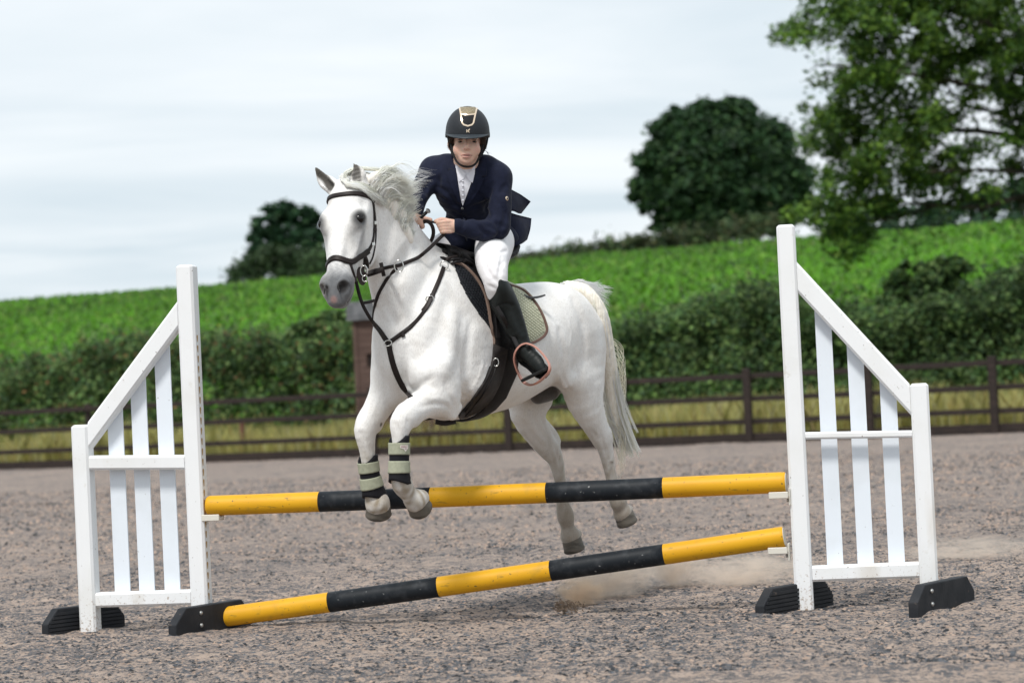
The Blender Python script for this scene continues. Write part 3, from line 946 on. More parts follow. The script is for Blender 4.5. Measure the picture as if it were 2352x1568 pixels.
# ------------------------------------------------------------------ post and rail fence
M_fence = mat('creosoted_wood', (.022, .0155, .0135), .75, .3, noise=((6, 6, 30), (.042, .028, .023), .45, .7), bump=((8, 8, 60), .4, .006))
fence = empty('post_and_rail_fence', tuple(fence_at(1176)))
tag(fence, 'dark brown wooden post and rail fence around the arena', 'fence')
RAILZ = (1.26, .835, .41)
posts = [-390, -100, 190, 445, 850, 1160, 1425, 1712, 1990, 2277, 2560, 2860]
for i, x in enumerate(posts):
    p = fence_at(x); left = x < 800
    off = FN * (.07 if left else -.035)
    g_ = MB(); hh = .70 if left else .71
    g_.box(p + off + A(0, 0, hh - .03), FD, FN, A(0, 0, 1), .075 if not left else .05, .05, hh, .012)
    g_.build('post', M_fence, fence)
ends = [-680] + posts
for a, b in zip(ends[:-1], ends[1:]):
    pa, pb = fence_at(a), fence_at(b)
    for k, z in enumerate(RAILZ):
        g_ = MB(); j = random.uniform(-.012, .012)
        g_.box((pa + pb) / 2 + FN * .035 * (1 if a >= 800 else -1) + A(0, 0, z + j), FD, FN, A(0, 0, 1), np.linalg.norm(pb - pa) / 2 - .004, .018, .05, .006)
        g_.build('rail', M_fence, fence)
    g_ = MB()
    g_.box((pa + pb) / 2 - FN * .03 * (0 if a >= 800 else 1) + A(0, 0, .08), FD, FN, A(0, 0, 1), np.linalg.norm(pb - pa) / 2 - .004, .02, .11, .006)
    g_.build('kickboard', M_fence, fence)
# thin reddish stake behind the fence
g_ = MB(); p = fence_at(547, .9)
g_.box(p + A(0, 0, .42), FD, FN, A(0, 0, 1), .05, .03, .45, .008)
tag(g_.build('wooden_stake', mat('red_brown_stake', (.13, .055, .035), .8)), 'short reddish wooden stake in the grass behind the fence', 'stake')

# ------------------------------------------------------------------ weatherboarded hut behind the fence
hp = fence_at(900, 1.6); hut = empty('wooden_hut', tuple(hp)); tag(hut, 'dark weatherboarded wooden hut with grey roof edge behind the fence', 'hut')
xl = fence_at(818, .8)
M_board = mat('weatherboard', (.075, .048, .040), .85, .2, noise=((2, 2, 40), (.12, .08, .065), .4, .65), bump=((3, 3, 50), .4, .01))
M_roof = mat('grey_roof_felt', (.17, .175, .185), .9, .2, noise=(6, (.11, .115, .12), .4, .6))
hw, hd2 = 1.05, .8; c0 = xl + FD * hw + FN * hd2
def hutbox(name, a, b, z0, z1, ha, hb, m_, par=hut, bev=.004):
    g_ = MB(); g_.box(c0 + FD * a + FN * b + A(0, 0, (z0 + z1) / 2), FD, FN, A(0, 0, 1), ha, hb, (z1 - z0) / 2, bev)
    return g_.build(name, m_, par)
hutbox('wall_frame', 0, 0, 0, 2.75, hw - .04, hd2 - .04, M_fence)
nb = 19
for k in range(nb):
    z0 = .15 + k * .138
    if 12 <= k <= 13:                                   # the slot of the observation window
        hutbox('board', -.93, -hd2 + .0, z0, z0 + .146, .12, .014 + .004 * (k % 2), M_board)
        hutbox('board', .45, -hd2 + .0, z0, z0 + .146, .60, .014 + .004 * (k % 2), M_board)
    else:
        hutbox('board', 0, -hd2 + .0, z0, z0 + .146, hw, .014 + .004 * (k % 2), M_board)
    hutbox('board', -hw + .0, .01, z0, z0 + .146, .014 + .004 * (k % 2), hd2 - .03, M_board)
for a in (-hw, hw):
    hutbox('corner_post', a, -hd2 - .015, 0, 2.78, .05, .03, M_board)
hutbox('roof', 0, 0, 2.78, 2.86, hw + .12, hd2 + .14, M_roof)
hutbox('roof_fascia', 0, -hd2 - .13, 2.86, 3.16, hw + .12, .02, M_roof)
hutbox('roof_fascia', -hw - .11, .02, 2.86, 3.12, .02, hd2 + .10, M_roof)

# ------------------------------------------------------------------ the leafy tree whose branches reach in from the side
def near_tree():
    Z = 62.0; s_ = FPX / Z; r_ = np.random.default_rng(91)
    b0 = P(2560, 800, Z + 2); gz = float(terr(np.array(b0[0]), np.array(b0[1])))
    root = empty('leafy_tree', (b0[0], b0[1], gz)); tag(root, 'large light leaved tree with spreading branches reaching over the hedge', 'tree')
    g_ = MB(); B = A(b0[0], b0[1], gz - .2)
    T = P(2520, -300, Z + 1)
    g_.tube([B, P(2555, 500, Z + 1.5), P(2540, 150, Z + 1), T], [.34, .27, .2, .06], 12)
    g_.build('trunk', M_bark, root, True)
    limbs = [  # photo points of each bough, with distance offsets
        ([(2552, 520), (2420, 440), (2260, 475), (2120, 470), (1990, 455)], 0.5, .10),
        ([(2546, 300), (2380, 235), (2200, 190), (2050, 165), (1900, 150)], -1.0, .12),
        ([(2548, 380), (2400, 330), (2230, 300), (2080, 310), (1930, 310)], .8, .11),
        ([(2550, 430), (2430, 330), (2330, 270), (2200, 230), (2150, 120)], 1.6, .09),
        ([(2540, 200), (2390, 90), (2220, 40), (2050, -20), (1900, -40)], .2, .10),
        ([(2545, 250), (2440, 160), (2330, 110), (2260, 40), (2200, -60)], -1.6, .09),
        ([(2552, 540), (2440, 400), (2340, 395), (2220, 390), (2080, 400)], -.8, .09),
        ([(2535, 60), (2420, -60), (2260, -120), (2080, -160)], .5, .09),
        ([(2552, 560), (2400, 470), (2210, 460), (2060, 500), (1900, 505)], 1.8, .07)]
    tips = []
    for pts, dz, r0 in limbs:
        q = [P(x, y, Z + 1.2 + (dz - .6) * i / (len(pts) - 1)) for i, (x, y) in enumerate(pts)]
        cv = catmull(q, 16)
        b_ = MB(); b_.tube(cv, np.linspace(r0, .018, 16), 8); 
        for k in range(5, 16):
            for rep in range(3):
                d = nrm(A(r_.normal(-.35, .7), r_.normal(0, .8), r_.normal(.0, .5))); L_ = .4 + .9 * r_.random()
                e = cv[k] + d * L_
                b_.tube([cv[k], cv[k] + d * L_ * .5 + A(0, 0, .06), e], [.018, .012, .005], 5)
                tips.append((e, cv[k]))
        b_.build('branch', M_bark, root, True)
    # leaf sprays: placed where the photo shows foliage, thinning towards the sky gaps
    masses = [(1830, 70, 40, 46, .45), (1900, 60, 50, 40, .45), (1905, 10, 60, 34, .8), (1985, 60, 60, 60, 1.0), (2010, 150, 60, 50, .9), (1930, 215, 50, 55, .8), (1900, 290, 50, 50, .8), (1960, 300, 60, 55, .9),
              (2080, 40, 90, 60, 1.3), (2200, 40, 90, 60, 1.3), (2310, 50, 90, 70, 1.4), (2100, 130, 80, 50, 1.0), (2230, 150, 90, 55, 1.2), (2340, 160, 60, 60, 1.0), (2060, 230, 80, 50, 1.0), (2150, 300, 80, 50, .9), (2290, 240, 60, 40, .4), (2340, 300, 50, 46, .35),
              (2060, 330, 70, 46, .9), (1960, 380, 60, 44, .8), (2090, 400, 80, 36, .7), (2200, 370, 60, 36, .4), (2290, 350, 60, 34, .25), (1920, 440, 55, 44, .8), (2010, 450, 60, 36, .6), (2150, 440, 60, 30, .25), (1870, 490, 52, 30, .7), (1950, 510, 50, 36, .7), (1960, 560, 34, 30, .4), (2230, 430, 50, 26, .15),
              (2440, 100, 90, 90, 1.4), (2440, 260, 80, 80, 1.2), (2440, 400, 70, 60, .8), (2200, -70, 160, 60, 1.6), (2400, -80, 150, 80, 1.6), (2020, -50, 100, 50, 1.0), (2520, -200, 200, 80, 1.6), (2680, 0, 130, 130, 2), (2680, 250, 120, 120, 2)]
    Cs, W = [], []
    for (x, y, rx, ry, w) in masses:
        nc = int(16.5 * w * (rx * ry / 3000.0) ** .6) + 2
        for q in range(nc):
            c = P(x + rx * r_.uniform(-1, 1) * .95, y + ry * r_.uniform(-1, 1) * .95, Z + 1 + r_.normal(0, 1.3))
            m = int(64 + 50 * r_.random())
            Cs.append(c + r_.normal(0, 1, (m, 3)) * np.array([.17, .17, .13])); W.append(np.full(m, .7 + .6 * r_.random()))
    for e, st in tips:
        m = 9
        Cs.append(e + r_.normal(0, .16, (m, 3))); W.append(np.full(m, .7 + .6 * r_.random()))
    C = np.concatenate(Cs); Nn = np.tile(A(-.1, -.35, .8), (len(C), 1))
    cols = lcols(len(C), [(.075, .15, .018), (.058, .12, .02), (.11, .19, .022), (.034, .08, .018)], r_, .2) * np.concatenate(W)[:, None]
    o = leaf_obj('crown', C, Nn, .082, cols, M_leaf, root, 92, asp=.5); o['kind'] = 'stuff'
near_tree()
# ------------------------------------------------------------------ show jump: two white wings, two striped poles, three cups
def mud_extra(t, b, cs, tc):
    """dried sand splashes, thickest on the lowest hand's breadth of the wing"""
    L = t.links
    sp = t.nodes.new('ShaderNodeSeparateXYZ'); L.new(tc.outputs['Object'], sp.inputs[0])
    mr = t.nodes.new('ShaderNodeMapRange'); mr.inputs[1].default_value = .45; mr.inputs[2].default_value = .0; mr.inputs[3].default_value = -.10; mr.inputs[4].default_value = .16
    L.new(sp.outputs[2], mr.inputs[0])
    nz = t.nodes.new('ShaderNodeTexNoise'); nz.inputs['Scale'].default_value = 65; nz.inputs['Detail'].default_value = 6; nz.inputs['Roughness'].default_value = .65; L.new(tc.outputs['Object'], nz.inputs[0])
    ad = t.nodes.new('ShaderNodeMath'); ad.operation = 'ADD'; L.new(mr.outputs[0], ad.inputs[0]); L.new(nz.outputs[0], ad.inputs[1])
    m2 = t.nodes.new('ShaderNodeMapRange'); m2.inputs[1].default_value = .645; m2.inputs[2].default_value = .78; L.new(ad.outputs[0], m2.inputs[0])
    mx = t.nodes.new('ShaderNodeMixRGB'); mx.inputs[2].default_value = (.36, .28, .22, 1); L.new(m2.outputs[0], mx.inputs[0]); L.new(cs, mx.inputs[1])
    L.new(mx.outputs[0], b.inputs['Base Color'])
M_white = mat('white_plastic', (.80, .81, .82), .42, .4, noise=[(3.0, (.72, .72, .70), .5, .8), (70, (.16, .13, .10), .705, .735), ((5, 5, 1.2), (.58, .53, .46), .60, .85), (14, (.60, .57, .52), .66, .80)], extra=mud_extra)
M_slat = mat('white_slat_plastic', (.74, .79, .85), .5, .35, noise=[(4.0, (.66, .70, .74), .5, .8), (90, (.2, .18, .15), .735, .75)])
M_foot = mat('black_recycled_plastic', (.020, .022, .026), .65, .2, noise=[(9, (.035, .036, .04), .4, .7), (24, (.14, .11, .09), .68, .8)], bump=(50, .25, .004))
M_bolt = mat('zinc_bolt', (.45, .45, .44), .35, .5, .8)
M_tan = mat('keyhole_tan', (.42, .27, .12), .8, .2)
M_yel = mat('yellow_paint', (.70, .365, .010), .5, .3, noise=[((3, 3, 3), (.64, .32, .01), .45, .7), (75, (.18, .12, .03), .665, .70), (7, (.45, .26, .03), .62, .78), ((3, 60, 60), (.40, .23, .02), .64, .72)])
M_blk = mat('black_paint', (.010, .013, .017), .55, .22, noise=[(22, (.028, .031, .036), .5, .7), (60, (.22, .22, .22), .69, .72)])
M_cup = mat('cream_cup', (.66, .63, .56), .45, .4)
UP = A(0, 0, 1.0)

def wing(name, label, tall, short, ht, hs, spec, side, group='white jump wings'):
    """tall, short: ground points of the two posts; side = +1 when the tall post is on the right"""
    d = nrm(A(*(short - tall)[:2], 0)); nrm_ = A(-d[1], d[0], 0)
    if nrm_[1] > 0: nrm_ = -nrm_                     # towards the camera
    L = np.linalg.norm(short - tall)
    root = empty(name, tuple(tall), math.atan2(d[1], d[0])); tag(root, label, 'jump wing', group)
    def at(u, z, o=0.0): return A(tall[0], tall[1], 0) + d * u + UP * z + nrm_ * o
    pw = spec['pw']
    for u, h in ((0, ht), (L, hs)):
        g = MB(); g.box(at(u, h / 2), d, nrm_, UP, pw, pw, h / 2, .011); po = g.build('post', M_white, root)
    def bar(nm, p, q, th, dp, m_, bev=.012):
        g = MB(); ax = nrm(q - p); g.box((p + q) / 2, ax, nrm_, np.cross(ax, nrm_), np.linalg.norm(q - p) / 2, dp, th, 0)
        V = g.v
        return p, q, ax
    def rail(nm, u0, z0, u1, z1, th, dp, m_=M_white, off=0.0, cut0=True):
        """rail with upright-cut ends that butt against the posts"""
        p0, p1 = at(u0, z0, off), at(u1, z1, off)
        V = []; prof = []
        b = min(.011, th * .5, dp * .5)
        for (y, z) in ((-dp + b, -th), (dp - b, -th), (dp, -th + b), (dp, th - b), (dp - b, th), (-dp + b, th), (-dp, th - b), (-dp, -th + b)):
            prof.append((y, z))
        sl = math.hypot(u1 - u0, z1 - z0) / abs(u1 - u0)
        for p in (p0, p1):
            for y, z in prof:
                V.append(p + nrm_ * y + UP * z * sl)
        Fc = [(i, (i + 1) % 8, 8 + (i + 1) % 8, 8 + i) for i in range(8)] + [tuple(range(7, -1, -1)), tuple(range(8, 16))]
        ro = wmesh(nm, V, Fc, m_, root, smooth=False)
        return ro
    g0, g1 = pw + .001, L - pw - .001
    rail('top_rail', g0, spec['dz0'], g1, spec['dz1'], spec['dth'], .036)
    rail('middle_rail', g0, spec['mz'], g1, spec['mz'] + spec.get('mt', 0), spec['mth'], spec['mdp'], off=spec.get('moff', 0))
    rail('bottom_rail', g0, spec['bz'], g1, spec['bz'], .037, .034)
    for u in spec['slats']:
        zt = spec['dz0'] + (spec['dz1'] - spec['dz0']) * (u - g0) / (g1 - g0)
        sl = (spec['dz1'] - spec['dz0']) / (g1 - g0); w = spec['sw']
        V = []
        for y in (-.047, -.038):
            for (a, z) in ((-w, spec['bz'] - .03), (w, spec['bz'] - .03), (w, zt + sl * w), (-w, zt - sl * w)):
                V.append(at(u + a, z, y))
        wmesh('slat', V, [(0, 1, 2, 3), (7, 6, 5, 4), (0, 4, 5, 1), (1, 5, 6, 2), (2, 6, 7, 3), (3, 7, 4, 0)], M_slat, root, smooth=False)
    # feet: planks with cut-off upper corners; ribbed on one face
    for (ca, cb, hgt, ribs, th, bolts) in spec['feet']:
        ax = nrm(A(*(cb - ca)[:2], 0)); ln = np.linalg.norm((cb - ca)[:2]); sdv = A(-ax[1], ax[0], 0)
        if sdv[1] > 0: sdv = -sdv
        prof = [(0, -.03), (ln, -.03), (ln, hgt * .45), (ln * .88, hgt), (ln * .14, hgt), (0, hgt * .45)]
        b0 = A(ca[0], ca[1], 0); V = []
        for o in (th / 2, -th / 2):
            V += [b0 + ax * a + UP * z + sdv * o for a, z in prof]
        n = 6
        Fc = [(0, 1, 2, 3, 4, 5), (11, 10, 9, 8, 7, 6)] + [(i, 6 + i, 6 + (i + 1) % n, (i + 1) % n) for i in range(n)]
        ft = wmesh('foot', V, Fc, M_foot, root, smooth=False)
        md = ft.modifiers.new('bevel', 'BEVEL'); md.width = .006; md.segments = 2
        if ribs:
            g = MB()
            nr = 6
            for k in range(nr):
                z = hgt * (.10 + .14 * k)
                a0 = ln * (.02 if z < hgt * .45 else .02 + .12 * (z / hgt - .45) / .55); a1 = ln - a0
                g.box(b0 + ax * (a0 + a1) / 2 + UP * z + sdv * (th / 2 + .003), ax, sdv, UP, (a1 - a0) / 2, .004, hgt * .05, 0)
            g.build('ribs', M_foot, ft)
        for (a, z) in bolts:
            g = MB(); c = b0 + ax * a + UP * z + sdv * (th / 2 + (.008 if ribs else 0))
            g.tube([c, c + sdv * .006, c + sdv * .010], [.011, .010, .004], 12)
            g.build('bolt', M_bolt, ft, True)
    return root, at, d, nrm_

def gp(x, y): return PZ(x, y, 0.0)
LT, LS = gp(466, 1446), gp(209, 1453)
LT_dir = LT - LS
hT = lambda g, x, y: CAM[2] + (PX(A(g[0], g[1], CAM[2]))[1] - y) * PX(A(g[0], g[1], CAM[2]))[2] / FPX   # height of the point seen at y above ground point g
def zat(g, y): return hT(g, 0, y)
Lw = np.linalg.norm(LS - LT)
leftw, atL, dL, nL = wing('jump_wing', 'white jump wing with keyhole track along its tall post, pole dropped at its foot', LT, LS, zat(LT, 608), zat(LS, 975),
     dict(pw=.044, dz0=zat(LT, 728) + .015, dz1=zat(LS, 1000), dth=.044, mz=zat(LT, 1060), mt=zat(LS, 1063) - zat(LT, 1060), mth=.036, mdp=.037, bz=zat(LT, 1369), sw=.041,
          slats=[.165, .30, .43],
          feet=[(gp(103, 1462), gp(281, 1439), .135, True, .05, [(.30, .10), (.30, .045)]), (gp(396, 1464), gp(569, 1434), .135, False, .05, [(.20, .10), (.20, .04)])]), 1)
RT, RS = gp(1849, 1404), gp(2137, 1394)
rightw, atR, dR, nR = wing('jump_wing', 'white jump wing with thin middle bar holding the raised ends of both poles', RT, RS, zat(RT, 516), zat(RS, 880),
     dict(pw=.043, dz0=zat(RT, 638), dz1=zat(RS, 916), dth=.047, mz=zat(RT, 1001), mt=zat(RS, 995) - zat(RT, 1001), mth=.017, mdp=.017, moff=.02, bz=zat(RT, 1317), sw=.038,
          slats=[.152, .295, .44],
          feet=[(gp(1745, 1421), gp(1905, 1391), .135, True, .05, [(.33, .10), (.33, .04)]), (gp(2098, 1414), gp(2229, 1384), .135, False, .05, [(.15, .10), (.15, .04)])]), -1)
# keyhole track on the inner face of the left wing's tall post (towards the poles)
inner = -dL
kh = MB()
for a in range(8):
    pass
pw = .044
for k in range(26):
    y = 777 + k * 23.6
    z = zat(LT, y)
    c = A(LT[0], LT[1], z) + inner * (pw + .0008) + nL * .012
    V = []
    for j in range(10):
        a = PI * (-.15 + 1.3 * j / 9); V.append(c + nL * .0095 * math.cos(a) + UP * (.0095 * math.sin(a) + .006))
    V += [c - nL * .004 - UP * .018, c - UP * .020, c + nL * .004 - UP * .018]
    V2 = [v - inner * .004 for v in V]; n = len(V)
    wmesh('keyhole', V + V2, [tuple(range(n - 1, -1, -1)), tuple(range(n, 2 * n))] + [(i, (i + 1) % n, n + (i + 1) % n, n + i) for i in range(n)], M_tan, leftw, smooth=False)

# poles
def pole(name, label, pa, pb, r, cuts, sag=0.0):
    root = empty(name, tuple((pa + pb) / 2)); tag(root, label, 'jump pole')
    ax = nrm(pb - pa); L = np.linalg.norm(pb - pa)
    cs = [0] + cuts + [L]
    for i in range(len(cs) - 1):
        a, b = cs[i], cs[i + 1]; g = MB()
        pts, rr = [], []
        if i == 0: ts = [a, a + .006, a + .016] + list(np.linspace(a + .03, b, 6)); rs = [r * .86, r * .95, r] + [r] * 6
        elif i == len(cs) - 2: ts = list(np.linspace(a, b - .02, 6)) + [b - .006, b]; rs = [r] * 6 + [r * .98, r * .93]
        else: ts = list(np.linspace(a, b, 8)); rs = [r] * 8
        k = 1.0 if i % 2 == 0 else 1.006
        sg = lambda t: -UP * sag * 4 * (t / L) * (1 - t / L)
        g.tube([pa + ax * t + sg(t) for t in ts], [q * k for q in rs], 28)
        g.build('yellow_band' if i % 2 == 0 else 'black_band', M_yel if i % 2 == 0 else M_blk, root, True)
        o = root.children[-1]
        md = o.modifiers.new('edge', 'EDGE_SPLIT'); md.split_angle = R(50)
    g = MB(); g.tube([pb, pb + ax * .002], [r * .90, r * .88], 24)
    g.build('end_cap', M_cup, root)
    return root, ax
def cutpos(pa, pb, xs):
    """lengths along the pole whose middle is seen at photo column x"""
    out = []
    for x in xs:
        lo, hi = 0.0, 1.0
        for _ in range(40):
            m_ = (lo + hi) / 2
            if PX(pa + (pb - pa) * m_)[0] < x: lo = m_
            else: hi = m_
        out.append(lo * np.linalg.norm(pb - pa))
    return out
ZL, ZR = PX(LT)[2], PX(RT)[2]
pa, pb = P(477, 1161, ZL - .0), P(1805, 1107, ZR - .0)
PR = .0495
pole('jump_pole', 'yellow and black striped pole resting level across both wings', pa, pb, PR, cutpos(pa, pb, [735, 990, 1256, 1524]), .004)
g0 = gp(512, 1444); qa = A(g0[0], g0[1] + .02, PR + .008); qb = P(1801, 1232, ZR + .0)
pole('jump_pole', 'yellow and black striped pole slanting down with one end on the sand', qa, qb, PR, cutpos(qa, qb, [757, 1008, 1266, 1526]), .003)

def cup(label, c, dirv, post_c):
    """flat cup: shallow tongue under the pole, back plate against the post, pin"""
    root = empty('jump_cup', tuple(c)); tag(root, label, 'jump cup', 'cream jump cups')
    dirv = nrm(A(*dirv[:2], 0)); sd = A(-dirv[1], dirv[0], 0)
    L_ = .092
    g = MB(); g.box(c + dirv * L_ / 2 - UP * .008, dirv, sd, UP, L_ / 2, .034, .008, .005); tg = g.build('tongue', M_cup, root)
    for q in (-1, 1):
        g = MB(); g.box(c + dirv * L_ / 2 + sd * q * .038 - UP * .003, dirv, sd, UP, L_ / 2, .004, .016, .003); g.build('lip', M_cup, tg)
    g = MB(); g.box(c - dirv * .004 - UP * .012, dirv, sd, UP, .004, .026, .042, .003); g.build('back_plate', M_cup, root)
    g = MB(); g.tube([c - UP * .03 + dirv * .002, c - UP * .03 + dirv * .012], [.008, .008], 10); g.build('pin', M_bolt, root, True)
    return root
def below(p, ax): return p - UP * (PR + .006)
xdir = nrm(A(*(pb - pa)[:2], 0))
cup('cream cup on the keyhole post under the level pole', below(pa, 0) - xdir * .022, xdir, 0)
cup('cream cup under the level pole on the wing with thin bar', below(pb, 0) + xdir * .012 , -xdir, 0)
cup('cream cup under the upper end of the slanting pole', below(qb, 0) + xdir * .016 - UP * .004, -xdir, 0)
# ------------------------------------------------------------------ the horse: frame of its trunk
TH = R(50.0); QP = R(4.0)
_F0 = A(-math.cos(TH), -math.sin(TH), 0)
HL = A(math.sin(TH), -math.cos(TH), 0)
HF = math.cos(QP) * _F0 + math.sin(QP) * A(0, 0, 1)
HU = np.cross(HF, HL)
HW = P(1005, 590, 12.45)                     # top of the withers
def H(f, l, u):
    return HW + f * HF + l * HL + u * HU
def PL(x, y, l):
    """photo point -> world, on the horse's lengthwise plane l metres left of its spine"""
    d = ray(x, y)
    t = (l - (CAM - HW) @ HL) / (d @ HL)
    return CAM + d * t
def near(p, x, y):
    """the point seen at photo (x, y), at the distance of p"""
    return P(x, y, PX(p)[2])

hf = Field(HW, [HF, HL, HU], (-1.45, -0.50, -1.62), (1.02, 0.50, 0.66), 0.0068)
# trunk: f, top, bottom, half width
TR = [(.25, -.36, -.68, .12), (.16, -.20, -.745, .175), (.06, -.06, -.775, .22), (-.05, -.03, -.785, .25), (-.2, -.06, -.775, .28),
      (-.4, -.10, -.73, .305), (-.58, -.105, -.655, .305), (-.74, -.10, -.59, .29), (-.88, -.145, -.55, .265), (-.97, -.215, -.54, .21), (-1.03, -.29, -.53, .14)]
hf.chain([H(f, 0, (t + b) / 2) for f, t, b, a in TR], [a for *_, a in TR], [(t - b) / 2 for f, t, b, a in TR], U=HL, k=.02, sub=3, kk=.02)
# withers ridge and spine
hf.chain([H(.22, 0, -.14), H(.08, 0, -.045), H(-.05, 0, -.035), H(-.25, 0, -.085)], [.05, .055, .06, .07], [.07, .05, .045, .04], U=HL, k=.10)
# croup muscles (two gentle domes)
for s in (-1, 1):
    hf.ell(H(-.74, s * .12, -.235), (.22, .16, .14), (HF, HL, HU), k=.10)
# neck
NK = [(.08, -.36, .15, .30), (.20, -.18, .125, .235), (.32, -.00, .10, .185), (.43, .135, .086, .145), (.51, .225, .078, .12), (.56, .275, .07, .095)]
hf.chain([H(f, 0, u) for f, u, a, b in NK], [a for f, u, a, b in NK], [b for f, u, a, b in NK], U=HL, k=.07, sub=4, kk=.02)
# crest
hf.chain([H(.02, 0, -.03), H(.20, 0, .06), H(.35, 0, .18), H(.47, 0, .265)], [.05, .045, .04, .045], [.05, .06, .05, .045], U=HL, k=.08)
# shoulder blades and chest
for s in (-1, 1):
    q_ = 1.0 if s > 0 else .9
    hf.chain([H(.02, s * .10, -.12), H(.11, s * .165 * q_, -.36), H(.17, s * .165 * q_, -.57)], [.05, .075, .085], [.10, .13, .10], U=HL, k=.09)
    hf.ell(H(.20, s * .095 * q_, -.61), (.10, .085, .12), (HF, HL, HU), k=.04)            # pectorals
    hf.chain([H(.02, s * .20 * q_, -.40), H(-.04, s * .20 * q_, -.62)], [.07, .08], [.10, .10], U=HL, k=.06)   # triceps

# ---- forelegs.  near (left) one: forearm swung forward, cannon hanging, pastern flexed
def leg(pts, ra, rb, k=.03, sub=3, U=HL):
    hf.chain(pts, ra, rb, U=U, k=k, sub=sub, kk=.006)
NL, FL = .17, -.17
def nf(x, y, l=NL): return PL(x, y, l)
NEAR_FORE = [nf(1000, 850, .185), nf(1010, 902, .19), nf(975, 925, .185), nf(937, 952, .18)]
leg(NEAR_FORE, [.085, .088, .066, .054], [.115, .108, .074, .058], k=.06)
NEAR_CANNON = [nf(934, 952, .18), nf(921, 973, .178), nf(918, 1004, .178), nf(917, 1050, .177), nf(918, 1092, .175)]
leg(NEAR_CANNON, [.050, .046, .034, .029, .034], [.056, .058, .038, .032, .036], k=.025)
hf.ell(nf(950, 966, .18), (.024, .03, .03), k=.025)                                 # pisiform at the back of the knee
hf.chain([nf(1046, 925, .21), nf(1038, 952, .21)], [.03, .028], [.045, .03], U=HL, k=.05)   # point of elbow
NEAR_PAST = [nf(918, 1092, .175), nf(924, 1112, .174), nf(939, 1134, .172), nf(955, 1152, .170)]
leg(NEAR_PAST, [.038, .045, .036, .048], [.042, .050, .040, .050], k=.016)
hf.ell(nf(969, 1141, .170), (.026, .032, .030), (HF, HL, HU), k=.05)
FAR_FORE = [PL(904, 846, -.15), PL(891, 890, -.16), PL(871, 930, -.17), PL(850, 966, -.18)]
leg(FAR_FORE, [.07, .070, .063, .056], [.09, .088, .072, .060], k=.05)
FAR_CANNON = [PL(850, 964, -.18), PL(839, 988, -.18), PL(843, 1030, -.18), PL(848, 1075, -.18), PL(857, 1125, -.18)]
leg(FAR_CANNON, [.054, .050, .036, .030, .036], [.058, .056, .040, .034, .040], k=.025)
hf.ell(PL(862, 978, -.18), (.024, .03, .03), k=.025)
FAR_PAST = [PL(858, 1125, -.18), PL(864, 1146, -.178), PL(868, 1160, -.172)]
leg(FAR_PAST, [.040, .047, .052], [.045, .054, .055], k=.02)

# ---- hind legs
NEAR_HIND = [H(-.84, .14, -.36), PL(1332, 860, .17), PL(1343, 917, .17), PL(1366, 972, .165), PL(1380, 1006, .16)]
leg(NEAR_HIND, [.13, .105, .085, .056, .044], [.22, .135, .105, .074, .055], k=.07)
hf.chain([PL(1383, 1000, .16), PL(1393, 1042, .158), PL(1404, 1096, .155), PL(1415, 1140, .15)], [.042, .034, .027, .03], [.058, .042, .030, .034], U=HL, k=.02)
hf.chain([PL(1376, 945, .165), PL(1390, 985, .162), PL(1394, 1005, .16)], [.014, .018, .02], [.014, .02, .022], U=HL, k=.03)     # tendon and point of hock
hf.chain([PL(1400, 1018, .158), PL(1406, 1080, .155), PL(1417, 1135, .15)], [.012, .010, .014], U=HL, k=.015)
hf.chain([PL(1415, 1136, .15), PL(1420, 1152, .15), PL(1427, 1168, .148), PL(1431, 1180, .146)], [.032, .042, .034, .046], [.036, .048, .036, .048], U=HL, k=.014)
hf.ell(PL(1443, 1170, .147), (.022, .03, .026), (HF, HL, HU), k=.02)
FAR_HIND = [H(-.78, -.14, -.40), PL(1218, 890, -.15), PL(1212, 948, -.15), PL(1238, 1000, -.15), PL(1262, 1035, -.15)]
leg(FAR_HIND, [.12, .115, .085, .056, .044], [.21, .15, .098, .072, .056], k=.07)
hf.chain([PL(1264, 1026, -.15), PL(1279, 1066, -.15), PL(1287, 1110, -.15), PL(1293, 1160, -.15)], [.042, .034, .028, .03], [.058, .044, .031, .034], U=HL, k=.02)
hf.chain([PL(1240, 955, -.15), PL(1268, 990, -.15), PL(1279, 1012, -.15)], [.014, .018, .02], [.014, .02, .022], U=HL, k=.03)
hf.chain([PL(1284, 1035, -.15), PL(1289, 1100, -.15), PL(1297, 1155, -.15)], [.012, .010, .014], U=HL, k=.015)
hf.chain([PL(1293, 1158, -.15), PL(1299, 1184, -.15), PL(1304, 1210, -.15), PL(1310, 1232, -.15)], [.031, .044, .033, .048], [.034, .048, .034, .050], U=HL, k=.014)
hf.ell(PL(1325, 1226, -.15), (.022, .03, .028), (HF, HL, HU), k=.02)
# quarter muscles, stifle, flank fold
hf.chain([H(-.92, .10, -.24), H(-.98, .13, -.44), PL(1352, 880, .15)], [.08, .09, .07], [.10, .09, .06], U=HL, k=.06)
hf.chain([H(-.92, -.10, -.24), H(-.98, -.13, -.44)], [.08, .09], [.10, .09], U=HL, k=.06)
hf.ell(PL(1318, 868, .2), (.07, .07, .08), (HF, HL, HU), k=.06)
hf.chain([PL(1290, 800, .27), PL(1292, 850, .25), PL(1300, 880, .22)], [.012, .02, .016], [.03, .03, .03], U=HL, k=.05)
for p_, q_ in (((1404, 1030), (1420, 1136)), ((1288, 1046), (1299, 1156))):
    l_ = .15 if p_[0] > 1350 else -.15
    hf.chain([PL(p_[0] - 5, p_[1], l_ + .028), PL(q_[0] - 6, q_[1], l_ + .026)], [.004, .004], [.006, .006], U=HL, k=.012, op='sub')
# sheath between the hind legs
hf.chain([PL(1262, 898, .03), PL(1236, 912, .02)], [.055, .045], [.05, .035], U=HL, k=.03)
